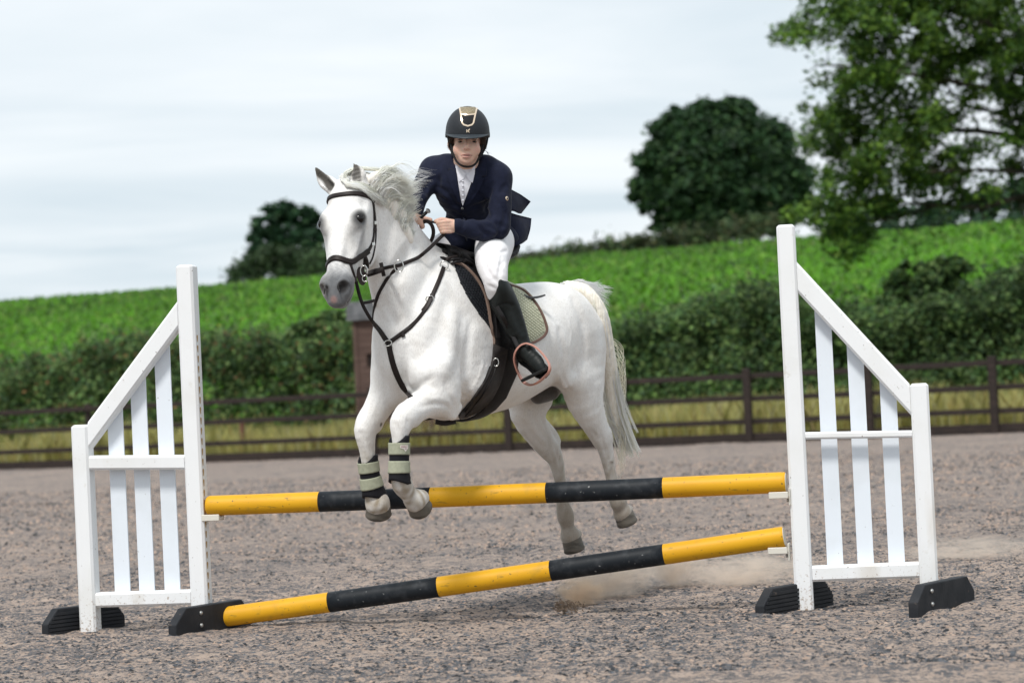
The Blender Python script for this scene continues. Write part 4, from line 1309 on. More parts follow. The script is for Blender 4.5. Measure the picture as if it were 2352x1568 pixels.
# dock of the tail
hf.chain([H(-.90, 0, -.18), H(-1.02, 0, -.175), H(-1.09, 0, -.23)], [.05, .035, .022], U=HL, k=.05)

for c_ in (nf(953, 1148, .170), PL(1430, 1177, .147), PL(1310, 1229, -.15)):
    hf.ell(c_, .047, k=.02)
hf.ell(PL(868, 1156, -.172), .055, k=.02)
# ---- head
HPH = R(23.0); HT = R(25.0); HRO = R(3.5)
_n0 = A(-math.sin(HPH), -math.cos(HPH), 0)
_w0 = A(math.cos(HPH), -math.sin(HPH), 0)
_z0 = A(0, 0, 1.0)
w1 = math.cos(HRO) * _w0 + math.sin(HRO) * _z0
z1 = -math.sin(HRO) * _w0 + math.cos(HRO) * _z0
HDh = -math.cos(HT) * z1 + math.sin(HT) * _n0      # poll -> muzzle
HDn = math.cos(HT) * _n0 + math.sin(HT) * z1       # out of the forehead
HDw = w1                                           # towards the horse's left
HP0 = near(H(.60, 0, .31), 806, 432)
HK = 1.055                                          # size of the head
def HD(h, w, n):
    return HP0 + HK * (h * HDh + w * HDw + n * HDn)
# skull and nose: h, half width, back, front
HS = [(-.02, .070, -.06, .045), (.03, .086, -.08, .066), (.09, .098, -.10, .082), (.15, .096, -.12, .088), (.22, .084, -.12, .086), (.30, .071, -.10, .078), (.38, .060, -.072, .070), (.45, .058, -.060, .066), (.505, .063, -.054, .058), (.545, .054, -.038, .044), (.568, .040, -.022, .028)]
hf.chain([HD(h, 0, (a + b) / 2) for h, w, a, b in HS], [w * HK for h, w, a, b in HS], [(b - a) / 2 * HK for h, w, a, b in HS], U=HDw, k=.03, sub=4, kk=.01)
HAX = (HDh, HDw, HDn)
for s in (-1, 1):
    hf.ell(HD(.235, s * .046, -.085), (.135, .042, .115), HAX, k=.03)                  # jowl
    hf.ell(HD(.185, s * .080, .040), (.055, .032, .042), HAX, k=.045)                  # brow / orbit
    hf.chain([HD(.21, s * .090, .014), HD(.265, s * .080, .016), HD(.36, s * .062, .014)], [.013, .012, .008], [.013, .012, .008], U=HDw, k=.02)   # cheek bone
    hf.ell(HD(.198, s * .112, .058), (.021, .026, .029), HAX, k=.008, op='sub')       # eye socket
    hf.ell(HD(.498, s * .050, .036), (.055, .028, .038), HAX, k=.02)                  # nostril flare
    pass
    hf.ell(HD(.105, s * .100, .040), (.03, .014, .022), HAX, k=.02, op='sub')         # hollow above the eye
# lower lip, chin, jaw bars
hf.ell(HD(.540, 0, -.034), (.044, .040, .030), HAX, k=.012)
hf.chain([HD(.33, 0, -.095), HD(.44, 0, -.064), HD(.52, 0, -.042)], [.042, .034, .032], [.034, .026, .024], U=HDw, k=.02)
hf.chain([HD(.580, -.036, -.004), HD(.562, 0, -.012), HD(.570, .040, -.004), HD(.515, .070, -.012)], [.003, .004, .004, .003], U=HDn, k=.008, op='sub')  # mouth line
# throat: head onto the neck
hf.chain([HD(.05, 0, -.03), HD(.12, 0, -.13)], [.07, .06], [.07, .06], U=HDw, k=.06)
# ears
EARS = []
for (bx, by), (tx, ty), w0_, fl in (((826, 418), (813, 377), .050, 1), ((769, 437), (725, 385), -.056, -1)):
    b0 = HD(.0, w0_, .012)
    b0 = near(b0, bx, by); t0 = near(b0 + .012 * HDn, tx, ty)
    mid = (b0 * .55 + t0 * .45) + (.012 * HDw * fl)
    ax_ = nrm(t0 - b0); sd_ = nrm(np.cross(ax_, HDn))
    hf.chain([b0 - ax_ * .02, b0 * .75 + t0 * .25, mid * .999 + .001 * t0, t0], [.030, .037, .031, .006], [.028, .028, .022, .005], U=sd_, k=.012, sub=5)
    EARS.append((b0, t0, ax_, sd_))
    hf.chain([b0 + .026 * HDn + ax_ * .008, mid + .022 * HDn, t0 * .8 + b0 * .2 + .013 * HDn], [.016, .017, .003], [.014, .014, .004], U=sd_, k=.006, op='sub')

# ---- eyelids
for s in (-1, 1):
    hf.chain([HD(.188, s * .078, .080), HD(.178, s * .093, .064), HD(.184, s * .104, .036)], [.006, .009, .006], U=HDw, k=.010)
    hf.chain([HD(.206, s * .078, .078), HD(.216, s * .088, .060), HD(.206, s * .100, .038)], [.004, .005, .004], U=HDw, k=.010)
# ---- folds, muscle edges and veins that the photograph shows
G = hf.draw
G([(912, 742), (917, 790), (922, 850), (930, 885)], .016, .006, .025)                 # breast crease
G([(862, 668), (882, 705), (908, 748)], .012, .007, .03)
G([(893, 640), (903, 690), (911, 745)], .010, .006, .025)
G([(880, 640), (888, 690), (902, 735)], .006, .003, .012)
G([(915, 610), (915, 680), (916, 740)], .006, .002, .012)
for dx in (0, 9, 17, 26, 34):
    G([(868 + dx * 1.2, 632 + dx * .3), (876 + dx, 668), (890 + dx * .75, 705), (905 + dx * .4, 742)], .0055, .001, .010)
G([(925, 700), (918, 740)], .006, .001, .012); G([(862, 700), (880, 730), (896, 752)], .006, .001, .012)
G([(905, 480), (890, 540), (882, 600)], .02, .014, .04); G([(940, 560), (925, 610), (912, 640)], .012, .008, .03)
_np, _nn = hf.hit(787, 659)
for c_ in (_np, _np - 2 * ((_np - HP0) @ HDw) * HDw):
    sg_ = 1 if (c_ - HP0) @ HDw > 0 else -1
    hf.ell(c_ - HDn * .004, (.028, .021, .034), (HDh * .9 + HDn * .3, sg_ * HDw * .75 + HDn * .65, HDn), k=.008, op='sub')
    hf.chain([c_ + HDh * -.030 + HDn * .004 - sg_ * .012 * HDw, c_ + HDn * .012 - sg_ * HDw * .020, c_ + HDh * .026 - sg_ * .012 * HDw], [.004, .005, .004], U=HDn, k=.022)
G([(1082, 745), (1072, 815), (1064, 870), (1066, 905), (1054, 950)], .018, .009, .03)  # behind the elbow
G([(932, 800), (928, 850), (940, 892), (968, 892)], .014, .007, .02)                   # under the pectoral
G([(992, 868), (965, 886), (938, 905)], .012, .006, .02)
G([(965, 934), (995, 928), (1022, 930), (1036, 940)], .008, .003, .015)                # forearm
G([(1022, 880), (1030, 905), (1042, 930)], .007, .003, .015)
G([(1285, 760), (1296, 815), (1290, 850)], .014, .007, .03)                            # flank
G([(1318, 690), (1338, 740), (1340, 800), (1322, 850)], .016, .010, .04)
G([(1366, 925), (1358, 950)], .006, .002, .012); G([(1374, 905), (1372, 945)], .006, .002, .012)
G([(1218, 940), (1238, 985), (1262, 1010)], .008, .002, .015)
G([(1258, 1010), (1266, 1040), (1278, 1075), (1286, 1120)], .005, .001, .010); G([(1272, 1020), (1284, 1060)], .005, .001, .010)
G([(1376, 985), (1386, 1020), (1398, 1060), (1408, 1110)], .005, .001, .010); G([(1190, 960), (1215, 990), (1245, 1025)], .010, .004, .02)
G([(1362, 990), (1374, 1010)], .006, .001, .012)
for ln_ in ([(1095, 800), (1110, 830), (1098, 870), (1080, 905)], [(1190, 850), (1215, 862), (1240, 858)], [(1300, 720), (1312, 760), (1308, 800)], [(965, 905), (985, 915), (1010, 912)], [(780, 540), (786, 570), (780, 590)], [(815, 548), (822, 566), (816, 584)], [(1345, 880), (1352, 910), (1348, 940)], [(870, 905), (862, 935), (852, 960)]):
    hf.draw(ln_, .0045, -.001, .006, 'add')
for ln_ in ([(1068, 930), (1080, 900)], [(1076, 936), (1092, 905)], [(930, 885), (948, 892)], [(905, 860), (915, 880)], [(1290, 858), (1300, 880), (1316, 905)]):
    hf.draw(ln_, .0055, .001, .010)
G([(906, 972), (916, 990)], .006, .002, .012); G([(935, 960), (940, 980)], .006, .002, .012); G([(826, 990), (836, 1012)], .006, .002, .012)
G([(1240, 950), (1256, 990)], .006, .002, .012)
G([(990, 640), (955, 700), (930, 760)], .03, .022, .05)                                # front edge of the shoulder
G([(960, 560), (912, 620), (880, 650)], .03, .022, .05)
G([(1005, 650), (985, 730), (965, 800)], .03, -.012, .06, 'add')
G([(1040, 720), (1030, 790), (1020, 850)], .03, -.012, .06, 'add')
G([(800, 545), (800, 575), (792, 610)], .010, .005, .02)                               # side of the nose
G([(842, 520), (846, 560), (836, 590)], .010, .006, .02)

HV, HQ = hf.mesh(smooth=2)
# coat colour: white, with dark skin showing at muzzle, eyes, ears, lower legs and sheath; shade painted into nostrils and chest front
def smooth01(x, a, b):
    t = np.clip((x - a) / (b - a), 0, 1)
    return t * t * (3 - 2 * t)
hcol = np.tile(A(.83, .82, .805), (len(HV), 1))
def paint(wt, c):
    global hcol
    wt = wt[:, None]
    hcol = hcol * (1 - wt) + np.asarray(c) * wt
hd_ = (HV - HP0)
hh_, hw_, hn_ = hd_ @ HDh, hd_ @ HDw, hd_ @ HDn
inhead = (np.abs(hw_) < .14) & (hn_ > -.22) & (hn_ < .14)
mot = .75 + .5 * (np.sin(hw_ * 190 + 3 * np.sin(hh_ * 90)) * np.sin(hh_ * 150 + 2 * np.sin(hn_ * 120)))
paint(smooth01(hh_, .30, .46) * inhead * .45 * mot, (.24, .25, .27))                   # grey muzzle
paint(smooth01(hh_, .42, .52) * inhead * .90, (.075, .08, .088))
def spot(c, r, r2, col, wt):
    dd = np.linalg.norm(HV - c, axis=1)
    paint((1 - smooth01(dd, r, r2)) * wt, col)
for s in (-1, 1):
    spot(HD(.196, s * .094, .058), .024, .056, (.030, .030, .032), .96)
    spot(HD(.255, s * .088, .036), .02, .085, (.16, .165, .175), .62)
    spot(HD(.31, s * .078, .0), .02, .075, (.24, .245, .26), .45)
    spot(HD(.10, s * .07, .07), .01, .05, (.45, .42, .40), .3)
    spot(_np if s > 0 else _np - 2 * ((_np - HP0) @ HDw) * HDw, .024, .040, (.014, .012, .012), .97)  # nostril hollow: its inner darkness painted over the shallow carving
_pk = hf.hit(766, 688)
spot(_pk[0] if _pk else HD(.572, -.010, .010), .008, .026, (.38, .21, .185), .6)
spot(HD(.56, .035, .0), .012, .035, (.12, .11, .11), .8)
for (b0, t0, ax_, sd_), w_ear in zip(EARS, (1, -1)):
    tt = (HV - b0) @ ax_ / np.linalg.norm(t0 - b0)
    rr = np.linalg.norm((HV - b0) - ((HV - b0) @ ax_)[:, None] * ax_, axis=1)
    inn = (tt > .02) & (tt < 1.2) & (rr < .06)
    paint(inn * smooth01(tt, .30, .9) * .45, (.20, .18, .15))
    near_ = w_ear > 0
    la = b0 + .026 * HDn; lb = t0 * .9 + b0 * .1 + .008 * HDn
    tq = np.clip(((HV - la) @ (lb - la)) / ((lb - la) @ (lb - la)), 0, 1)
    dl = np.linalg.norm(HV - (la + tq[:, None] * (lb - la)), axis=1)
    stripe = .86 + .14 * np.sin(tt * 30)
    paint(inn * (1 - smooth01(dl, .018, .030 if near_ else .026)) * .93 * (stripe if near_ else 1), (.045, .038, .028))
# lower legs: greyish cream below knee and hock
loc_ = (HV - HW) @ np.array([HF, HL, HU]).T
low = smooth01(-loc_[:, 2], .80, 1.08)
lm_ = .72 + .28 * np.sin(loc_[:, 2] * 60 + 4 * np.sin(loc_[:, 0] * 45)) * np.sin(loc_[:, 1] * 70 + loc_[:, 2] * 25)
paint(low * .95 * lm_, (.31, .25, .175))
paint(smooth01(-loc_[:, 2], .95, 1.2) * (loc_[:, 0] < -.5) * .75, (.20, .16, .112))
paint((1 - smooth01(np.abs(loc_[:, 1]), .02, .10)) * smooth01(loc_[:, 0], .18, .34) * smooth01(-loc_[:, 2], .0, .3) * .25, (.55, .50, .45))  # warm grey shading down neck and chest front, painted into the coat
paint(smooth01(-loc_[:, 2], .70, .92) * (loc_[:, 0] < -.5) * .35, (.50, .46, .42))
spot(PL(1244, 905, .03), .075, .125, (.060, .056, .054), .96)
spot(PL(1288, 893, .05), .03, .07, (.09, .085, .08), .9)
spot(PL(873, 974, -.13), .008, .016, (.10, .09, .07), 1.0)
def coat_extra(t, b, cs, tc):
    pass
M_coat = mat('white_coat', attr='Col', rough=.62, spec=.25, sheen=.25,
             noise=[((9, 9, 6), (.87, .85, .825), .42, .72, 'MULTIPLY'), ((260, 260, 70), (.80, .79, .78), .5, .75, 'MULTIPLY'), (110, (.30, .27, .25), .715, .745)],
             bump=[((170, 170, 45), .5, .005), (22, .22, .012), (9, .18, .02)])
horse = empty('white_horse', tuple(A(H(-.4, 0, 0)[0], H(-.4, 0, 0)[1], 0)))
tag(horse, 'white grey-muzzled horse in mid jump over the top pole, mane and tail flying', 'horse')
if 'CLAY' in globals(): M_coat = mat('clay', (.22, .22, .22), .7)
body = wmesh('body', HV, HQ, M_coat, horse, cols={'Col': hcol})
HS_ = Surf(HV, HQ)

# ---- eyes
M_eye = mat('dark_eye', (.006, .0045, .004), .12, .35)
for s in (-1, 1):
    g_ = MB(); c = HD(.197, s * .089, .054)
    V, Fc = [], []
    for i in range(13):
        for j in range(20):
            a, b = PI * i / 12, 2 * PI * j / 20
            V.append(c + .0245 * A(math.sin(a) * math.cos(b), math.sin(a) * math.sin(b), math.cos(a)))
    for i in range(12):
        for j in range(20):
            Fc.append((i * 20 + j, i * 20 + 20 + j, i * 20 + 20 + (j + 1) % 20, i * 20 + (j + 1) % 20))
    wmesh('eye', V, Fc, M_eye, horse)
# ---- hooves
M_hoof = mat('hoof_horn', (.135, .12, .10), .55, .3, noise=((14, 14, 60), (.06, .053, .045), .4, .7), bump=(60, .3, .004))
def hoof(c, d, side, r0=.047, r1=.060, ln=.080):
    d = nrm(d); side = nrm(side - d * (side @ d)); fr = np.cross(side, d)
    V, Fc, n = [], [], 24
    for (t, r) in ((-.012, r0 - .006), (0, r0 - .002), (.35, r0 + (r1 - r0) * .4), (.72, r1 - .003), (.86, r1), (.96, r1 - .006), (1.0, r1 - .016), (.90, .004)):
        for j in range(n):
            a = 2 * PI * j / n
            q = 1.0 + .06 * math.cos(a)
            V.append(c + d * ln * t + (side * math.sin(a) * r * .95 + fr * math.cos(a) * r * q))
    for i in range(7):
        for j in range(n):
            Fc.append((i * n + j, i * n + (j + 1) % n, i * n + n + (j + 1) % n, i * n + n + j))
    return wmesh('hoof', V, Fc, M_hoof, horse)
bk = A(0, 1, 0)
hoof(nf(953, 1146, .170), nf(970, 1180, .170) - nf(953, 1146, .170) + .03 * bk, HL, .052, .061, .088)
hoof(PL(868, 1152, -.172), PL(868, 1180, -.172) - PL(868, 1152, -.172) + .03 * bk, HL, .058, .066, .082)
hoof(PL(1430, 1173, .147), PL(1440, 1200, .147) - PL(1430, 1173, .147) - .01 * bk, HL, .050, .058, .080)
hoof(PL(1310, 1229, -.15), PL(1319, 1262, -.15) - PL(1310, 1229, -.15) - .01 * bk, HL, .051, .059, .092)

# ---- mane, forelock, tail: single hairs in locks
def locks(strands, cores, r):
    pass
def hair_mesh(name, strands, m_, parent, nseg=9):
    V, Fc, C, SM = [], [], [], []
    n0 = 0
    for st in strands:
        pts, r, c = st[:3]; ns = 3 if len(st) == 3 else 7
        q = catmull(pts, nseg)
        T = np.gradient(q, axis=0); T /= np.linalg.norm(T, axis=1)[:, None] + 1e-9
        vw = q - CAM
        S_ = np.cross(T, A(.31, .2, .93)); S_ /= np.linalg.norm(S_, axis=1)[:, None] + 1e-9
        B_ = np.cross(T, S_)
        rr = (r * (1 - .85 * np.linspace(0, 1, nseg) ** 1.5))[:, None]
        if ns == 7: rr = rr * (.75 + .35 * np.sin(np.linspace(.3, 3.0, nseg)))[:, None]
        for k in range(ns):
            a = 2 * PI * k / ns
            V.append(q + rr * (math.cos(a) * S_ + math.sin(a) * B_))
        C.append(np.tile(c, (ns * nseg, 1)))
        for k in range(ns):
            k2 = (k + 1) % ns
            i = np.arange(nseg - 1)
            Fc.append(np.stack([n0 + k * nseg + i, n0 + k2 * nseg + i, n0 + k2 * nseg + i + 1, n0 + k * nseg + i + 1], 1)); SM.append(np.full(nseg - 1, ns == 7))
        n0 += ns * nseg
    o = wmesh(name, np.concatenate(V), np.concatenate(Fc), m_, parent, cols={'Col': np.concatenate(C)})
    sm_ = np.concatenate(SM)
    if len(sm_) == len(o.data.polygons): o.data.polygons.foreach_set('use_smooth', sm_)
    return o
M_hair = mat('cream_hair', attr='Col', rough=.45, spec=.4, trans=.5)
hr = np.random.default_rng(11)
def hcolr(base, sp=.10):
    return np.clip(np.asarray(base) * (1 + sp * hr.standard_normal()), .03, .9)
def surf(x, y, off=.01, dflt=None):
    h_ = HS_.hit(x, y)
    if h_ is None: return None if dflt is None else P(x, y, dflt)
    return h_[0] + h_[1] * off
def guide(t, table):
    n = len(table) - 1; u = min(max(t, 0), 1) * n; i = min(int(u), n - 1); f = u - i
    return np.array(table[i], float) * (1 - f) + np.array(table[i + 1], float) * f
MANE_T = [[(846, 424), (866, 392), (892, 380), (922, 388)],
          [(858, 440), (874, 402), (904, 386), (942, 408)],
          [(870, 460), (890, 418), (925, 398), (962, 424)],
          [(892, 487), (908, 446), (938, 425), (972, 424)],
          [(915, 515), (922, 474), (938, 452), (962, 440)],
          [(933, 540), (934, 512), (940, 492), (946, 474)],
          [(945, 556), (943, 544), (943, 532), (945, 522)]]
mane = []
mcf = Field(HW + .25 * HU, [HF, HL, HU], (-.45, -.30, -.40), (.80, .34, .62), .0065)
for t in np.linspace(0, 1, 22):
    g_ = guide(t, MANE_T); up_ = .25 + .5 * ((t * 7) % 1)
    rt = g_[0] + np.array([up_ * 16, -up_ * 20]) * (.9 if t < .8 else .3)
    p0 = surf(rt[0], rt[1], -.012)
    if p0 is None: continue
    Z0 = PX(p0)[2]; o = np.array(PX(p0)[:2]); L_ = .40 + .12 * math.sin(t * 23)
    pts = [p0] + [P(*(o + (g_[i] - g_[0]) * L_), Z0 + .05 * (i / 3) ** 1.3 - (.016 if i == 1 else 0)) for i in (1, 2, 3)]
    mcf.chain(pts, [.014, .017, .013, .004], [.018, .020, .014, .004], U=HL, k=.012, sub=4)
mcV, mcQ = mcf.mesh(smooth=2)
MCOL = (.90, .855, .785)
M_core = mat('mane_under_hair', MCOL, .6, .25, noise=[((55, 55, 30), (.78, .73, .66), .45, .75)], bump=((260, 260, 60), .6, .005))
wmesh('mane_underlayer', mcV, mcQ, M_core, horse)
for lock in range(230):
    tl = hr.random() ** .9; ph = hr.random() * 6
    lk = hr.standard_normal(2) * 7; up = hr.random()
    dz = hr.normal(.07, .03); ln = (.40 + .24 * hr.random()) if hr.random() < .80 else (.72 + .40 * hr.random())
    lc = hcolr((.975, .93, .865), .025)
    for q in range(15 if ln < .7 else 9):
        t = np.clip(tl + hr.normal(0, .012), 0, 1)
        g_ = guide(t, MANE_T)
        rt = g_[0] + np.array([up * 20, -up * 22]) * (.8 if t < .8 else .3) + hr.standard_normal(2) * 2
        p0 = surf(rt[0], rt[1], -.006)
        if p0 is None:
            p0 = surf(rt[0] - 14, rt[1] + 16, -.006)
            if p0 is None: continue
        Z0 = PX(p0)[2]; o = np.array(PX(p0)[:2])
        sp = hr.standard_normal(2) * 2.5
        pts = [p0]
        for i in (1, 2, 3):
            w = o + (g_[i] - g_[0]) * ln * (.93 + .14 * hr.random()) + lk * i / 3 + sp * i / 2 + np.array([0, 3 * math.sin(ph + i * 1.7)])
            pts.append(P(w[0], w[1], Z0 + dz * (i / 3) ** 1.3 - (.02 if i == 1 else 0) + hr.normal(0, .006)))
        if q == 0 and ln < .7: mane.append((pts, .0048, lc, 1))
        mane.append((pts, (.0015 if ln < .7 else .0011) * (.7 + .6 * hr.random()), lc * (.92 + .16 * hr.random())))
hair_mesh('mane', mane, M_hair, horse)
fore = []
for lock in range(34):
    hi_ = lock < 3
    lk = hr.standard_normal(2) * 4
    lc = hcolr((.975, .93, .865), .025); ln = .7 + .35 * hr.random()
    for q in range(15):
        r0 = np.array([794.0, 414.0]) + hr.standard_normal(2) * np.array([4, 4])
        if hi_:
            tb = [r0, (792 + 4 * hr.random(), 398), (832, 386), (890, 392), (930, 412)]
            zs = [0, .0, .07, .09, .11]
        else:
            tb = [r0, (798, 426 + 5 * hr.random()), (828, 434), (858, 449), (884, 470)]
            zs = None
        base = surf(r0[0], r0[1], .0, 12.0)
        Zb = PX(base)[2]; pts = []
        for i, w in enumerate(tb):
            w = r0 + (np.array(w, float) - r0) * (ln if i > 1 else 1) + lk * i / 4 + hr.standard_normal(2) * .6 * i
            if zs is not None:
                pts.append(P(w[0], w[1], Zb + zs[i] + hr.normal(0, .006)))
            else:
                p = surf(w[0], w[1], .012 + .004 * hr.random(), Zb)
                pts.append(p)
        if q == 0: fore.append((pts, .006, lc, 1))
        fore.append((pts, .0022 * (.7 + .6 * hr.random()), lc * (.92 + .16 * hr.random())))
hair_mesh('forelock', fore, M_hair, horse)
tail = []
tcf = Field(P(1380, 850, 13.2), [CR, CU, -_fw], (-.25, -.56, -.22), (.24, .50, .26), .0065)
tb_ = [(1304, 656, 13.12), (1345, 668, 13.06), (1380, 718, 13.06), (1394, 800, 13.12), (1404, 885, 13.22), (1418, 960, 13.27), (1436, 1018, 13.3)]
for ox, oz, q_ in ((0, 0, 1), (5, .02, .9), (-4, .03, .95), (9, .0, .75)):
    tcf.chain([P(x + ox * min(1, i / 3), y, z + oz * min(1, i / 3)) for i, (x, y, z) in enumerate(tb_)][: 7 if q_ > .8 else 6], ([.022, .026, .026, .026, .030, .026, .004] if q_ > .8 else [.02, .02, .018, .018, .016, .004]), U=IR_ if 0 else CR, k=.012, sub=4)
tcV, tcQ = tcf.mesh(smooth=2)
wmesh('tail_underlayer', tcV, tcQ, mat('tail_under_hair', (.92, .88, .80), .6, .25, noise=[((70, 70, 9), (.76, .70, .58), .45, .75)], bump=((200, 200, 12), .7, .008)), horse)
for lock in range(120):
    fl = hr.random() < .32                                  # short flyaway hair on top of the dock
    lk = hr.standard_normal(2) * np.array([12, 8]) + np.array([3, 0]); ln = 1 - .45 * hr.random() ** 2
    dz = hr.normal(0, .03); wv = hr.random() * 6.28; am = 2 + 5 * hr.random() * (hr.random() < .3)
    dn_ = 70 * hr.random() ** 1.4
    lc = hcolr((.98, .945, .87) if not fl else (.97, .95, .91), .02)
    for q in range(15):
        r0 = np.array([1306.0, 655.0]) + hr.standard_normal(2) * np.array([9, 3])
        if fl:
            tb = [r0, (1332, 650), (1360, 656 + dn_ * .4), (1386, 656 + dn_)]
            Z = [13.12, 13.10, 13.12, 13.16]
        else:
            tb = [r0, (1352, 668), (1387, 722), (1398, 800), (1408, 885), (1424, 968), (1452, 1048)]
            Z = [13.12, 13.06, 13.06, 13.12, 13.22, 13.27, 13.3]
        n_ = len(tb); pts = []
        for i, w in enumerate(tb):
            f_ = i / (n_ - 1)
            w = r0 + (np.array(w, float) - r0) * (ln if i > 1 else 1) + lk * f_ + hr.standard_normal(2) * (4.5 if fl else 1.6) * f_ + np.array([am * math.sin(wv + 5 * f_), 0]) * f_
            pts.append(P(w[0], w[1], Z[i] + dz * f_ + hr.normal(0, .006)))
        if q == 0 and not fl: tail.append((pts, .007, lc, 1))
        tail.append((pts, (.0014 if fl else .0021) * (.7 + .6 * hr.random()), lc * (.92 + .16 * hr.random())))
for q in range(110):                                        # stray curls at the tail's edge
    r0 = np.array([1385 + 8 * hr.random(), 760 + 200 * hr.random()])
    a = r0 + np.array([28 + 14 * hr.random(), 25 + 30 * hr.random()]); b = r0 + np.array([34 + 14 * hr.random(), 70 + 40 * hr.random()]); c = r0 + np.array([24 + 24 * hr.random(), 120 + 40 * hr.random()])
    tail.append(([P(*w, 13.28 + .03 * hr.standard_normal()) for w in (r0, a, b, c)], .0014, hcolr((.9, .86, .76), .04)))
hair_mesh('tail', tail, M_hair, horse, 12)
# ------------------------------------------------------------------ the rider
person = empty('person', tuple(A(H(-.35, 0, 0)[0], H(-.35, 0, 0)[1], 0)))
tag(person, 'rider in navy show jacket, white breeches and dark helmet crouching over the white horse', 'person')
RAX = np.array([CR, CU, -_fw])                 # right, up, towards the camera
IR, IU, IC = CR, CU, -_fw
M_skin = mat('skin', attr='Col', rough=.5, spec=.35, sss=.15, bump=(220, .08, .002))
M_navy = mat('navy_cloth', (.005, .0075, .022), .8, .2, sheen=.06, noise=(40, (.008, .011, .030), .4, .7), bump=[(420, .25, .0015), (16, .30, .012)])
M_shirt = mat('white_shirt', (.74, .74, .79), .8, .2, noise=(30, (.66, .66, .72), .4, .7), bump=[(60, .3, .006)])
M_breech = mat('white_breeches', (.80, .79, .80), .75, .25, noise=(9, (.74, .72, .74), .4, .7), bump=[(320, .2, .0015), (14, .35, .012)])
M_boot = mat('black_boot_leather', (.006, .008, .008), .5, .25, noise=(18, (.012, .015, .014), .4, .7), bump=[(70, .12, .003), (12, .25, .008)])
M_sole = mat('boot_sole', (.012, .012, .012), .7, .3)
M_helmet = mat('matt_helmet_shell', (.012, .014, .018), .55, .35, noise=(500, (.020, .023, .028), .4, .6))
M_visor = mat('helmet_peak', (.030, .038, .046), .5, .4)
M_gold = mat('rose_gold_trim', (.82, .66, .50), .22, .5, .55)
M_glit = mat('bronze_glitter', (.22, .17, .10), .4, .5, .4, noise=(420, (.5, .42, .28), .5, .62), bump=(500, .8, .002))
M_strapb = mat('black_webbing', (.014, .014, .015), .75, .25)
M_hairb = mat('brown_hair', (.045, .026, .016), .5, .4)

# key points
ZHd = 12.40
knN = PL(1136, 652, .345); anN = PL(1200, 790, .40)
_k = (knN - HW) @ np.array([HF, HL, HU]).T; _a = (anN - HW) @ np.array([HF, HL, HU]).T
knF = H(_k[0], -.345, _k[2]); anF = H(_a[0], -.40, _a[2])
hipN = P(1142, 556, 12.68); hipF = P(1080, 556, 12.84); pelv = P(1112, 552, 12.76)
shR = P(989, 388, 12.56); elR = P(953, 452, 12.43); wrR = P(953, 494, 12.33)
shL = P(1146, 404, 12.46); elL = P(1146, 528, 12.42); wrL = P(1049, 519, 12.31)

rf = Field(P(1090, 560, 12.55), RAX, (-.46, -.70, -.62), (.46, .74, .42), .0036)
def headbase(f):
    """skull, face, neck (shared by the body)"""
    f.ell(P(1073, 308, 12.425), (.073, .098, .092), (IR, IU, IC), k=.01)
    f.ell(P(1072, 344, 12.375), (.053, .058, .062), (IR, IU, IC), k=.04)
    f.ell(P(1071, 366, 12.343), (.030, .026, .030), (IR, IU, IC), k=.035)         # chin
    for x in (1054, 1090):
        f.ell(P(x, 344, 12.350), (.026, .026, .022), (IR, IU, IC), k=.03)        # cheeks
    f.chain([P(1072, 378, 12.44), P(1071, 352, 12.43)], [.054, .052], [.056, .055], U=IR, k=.02)
headbase(rf)
# nose, brow, lips, lids
rf.chain([P(1072, 322, 12.328), P(1072, 332, 12.312), P(1072, 339, 12.300)], [.0072, .0085, .0105], [.010, .012, .014], U=IR, k=.010)
for x in (1067.0, 1077.2):
    rf.ell(P(x, 341, 12.312), (.0078, .0065, .009), (IR, IU, IC), k=.008)
    rf.ell(P(1072 + (x - 1072) * .75, 343.6, 12.300), (.0035, .0022, .004), (IR, IU, IC), k=.003, op='sub')
EYES = []
for x in (1057, 1089.5):
    rf.ell(P(x, 324.0, 12.318), (.018, .011, .014), (IR, IU, IC), k=.014, op='sub')
for x in (1057, 1089.5):
    p_, n_ = rf.hit(x, 325.2)
    z_ = PX(p_)[2]
    EYES.append((x, z_ + .0095))
    rf.chain([P(x - 7, 325, z_ + .004), P(x, 322.6, z_ - .002), P(x + 7, 325, z_ + .004)], [.0026, .0034, .0026], U=IU, k=.004)
    rf.chain([P(x - 7, 326, z_ + .004), P(x, 328.2, z_ + .001), P(x + 7, 326, z_ + .004)], [.0022, .0028, .0022], U=IU, k=.005)
    rf.ell(P(x, 325.3, z_ - .002), (.0132, .0041, .010), (IR, IU, IC), k=.002, op='sub')
rf.draw([(1060, 357), (1066, 354.4), (1071.5, 355.2), (1077, 354.4), (1083, 357)], .0030, .0, .004, 'add', n=14)
rf.draw([(1061.5, 359), (1071.5, 361.6), (1082, 359.2)], .0038, .0, .004, 'add', n=12)
rf.draw([(1060.5, 357.2), (1071.5, 358.0), (1083, 357.6)], .0016, .0, .002, 'sub', n=14)
rf.draw([(1064, 366.6), (1071.5, 367.6), (1079, 366.6)], .006, .004, .01, 'sub', n=8)
MZ = PX(rf.hit(1071.5, 361)[0])[2]; MZ0 = PX(rf.hit(1071.5, 355)[0])[2]
for x, sg in ((1035, -1), (1111, 1)):
    rf.chain([P(x, 324, 12.43), P(x + sg * 1.5, 333, 12.425), P(x - sg * 2, 346, 12.42)], [.008, .009, .006], [.012, .012, .008], U=IC, k=.006)
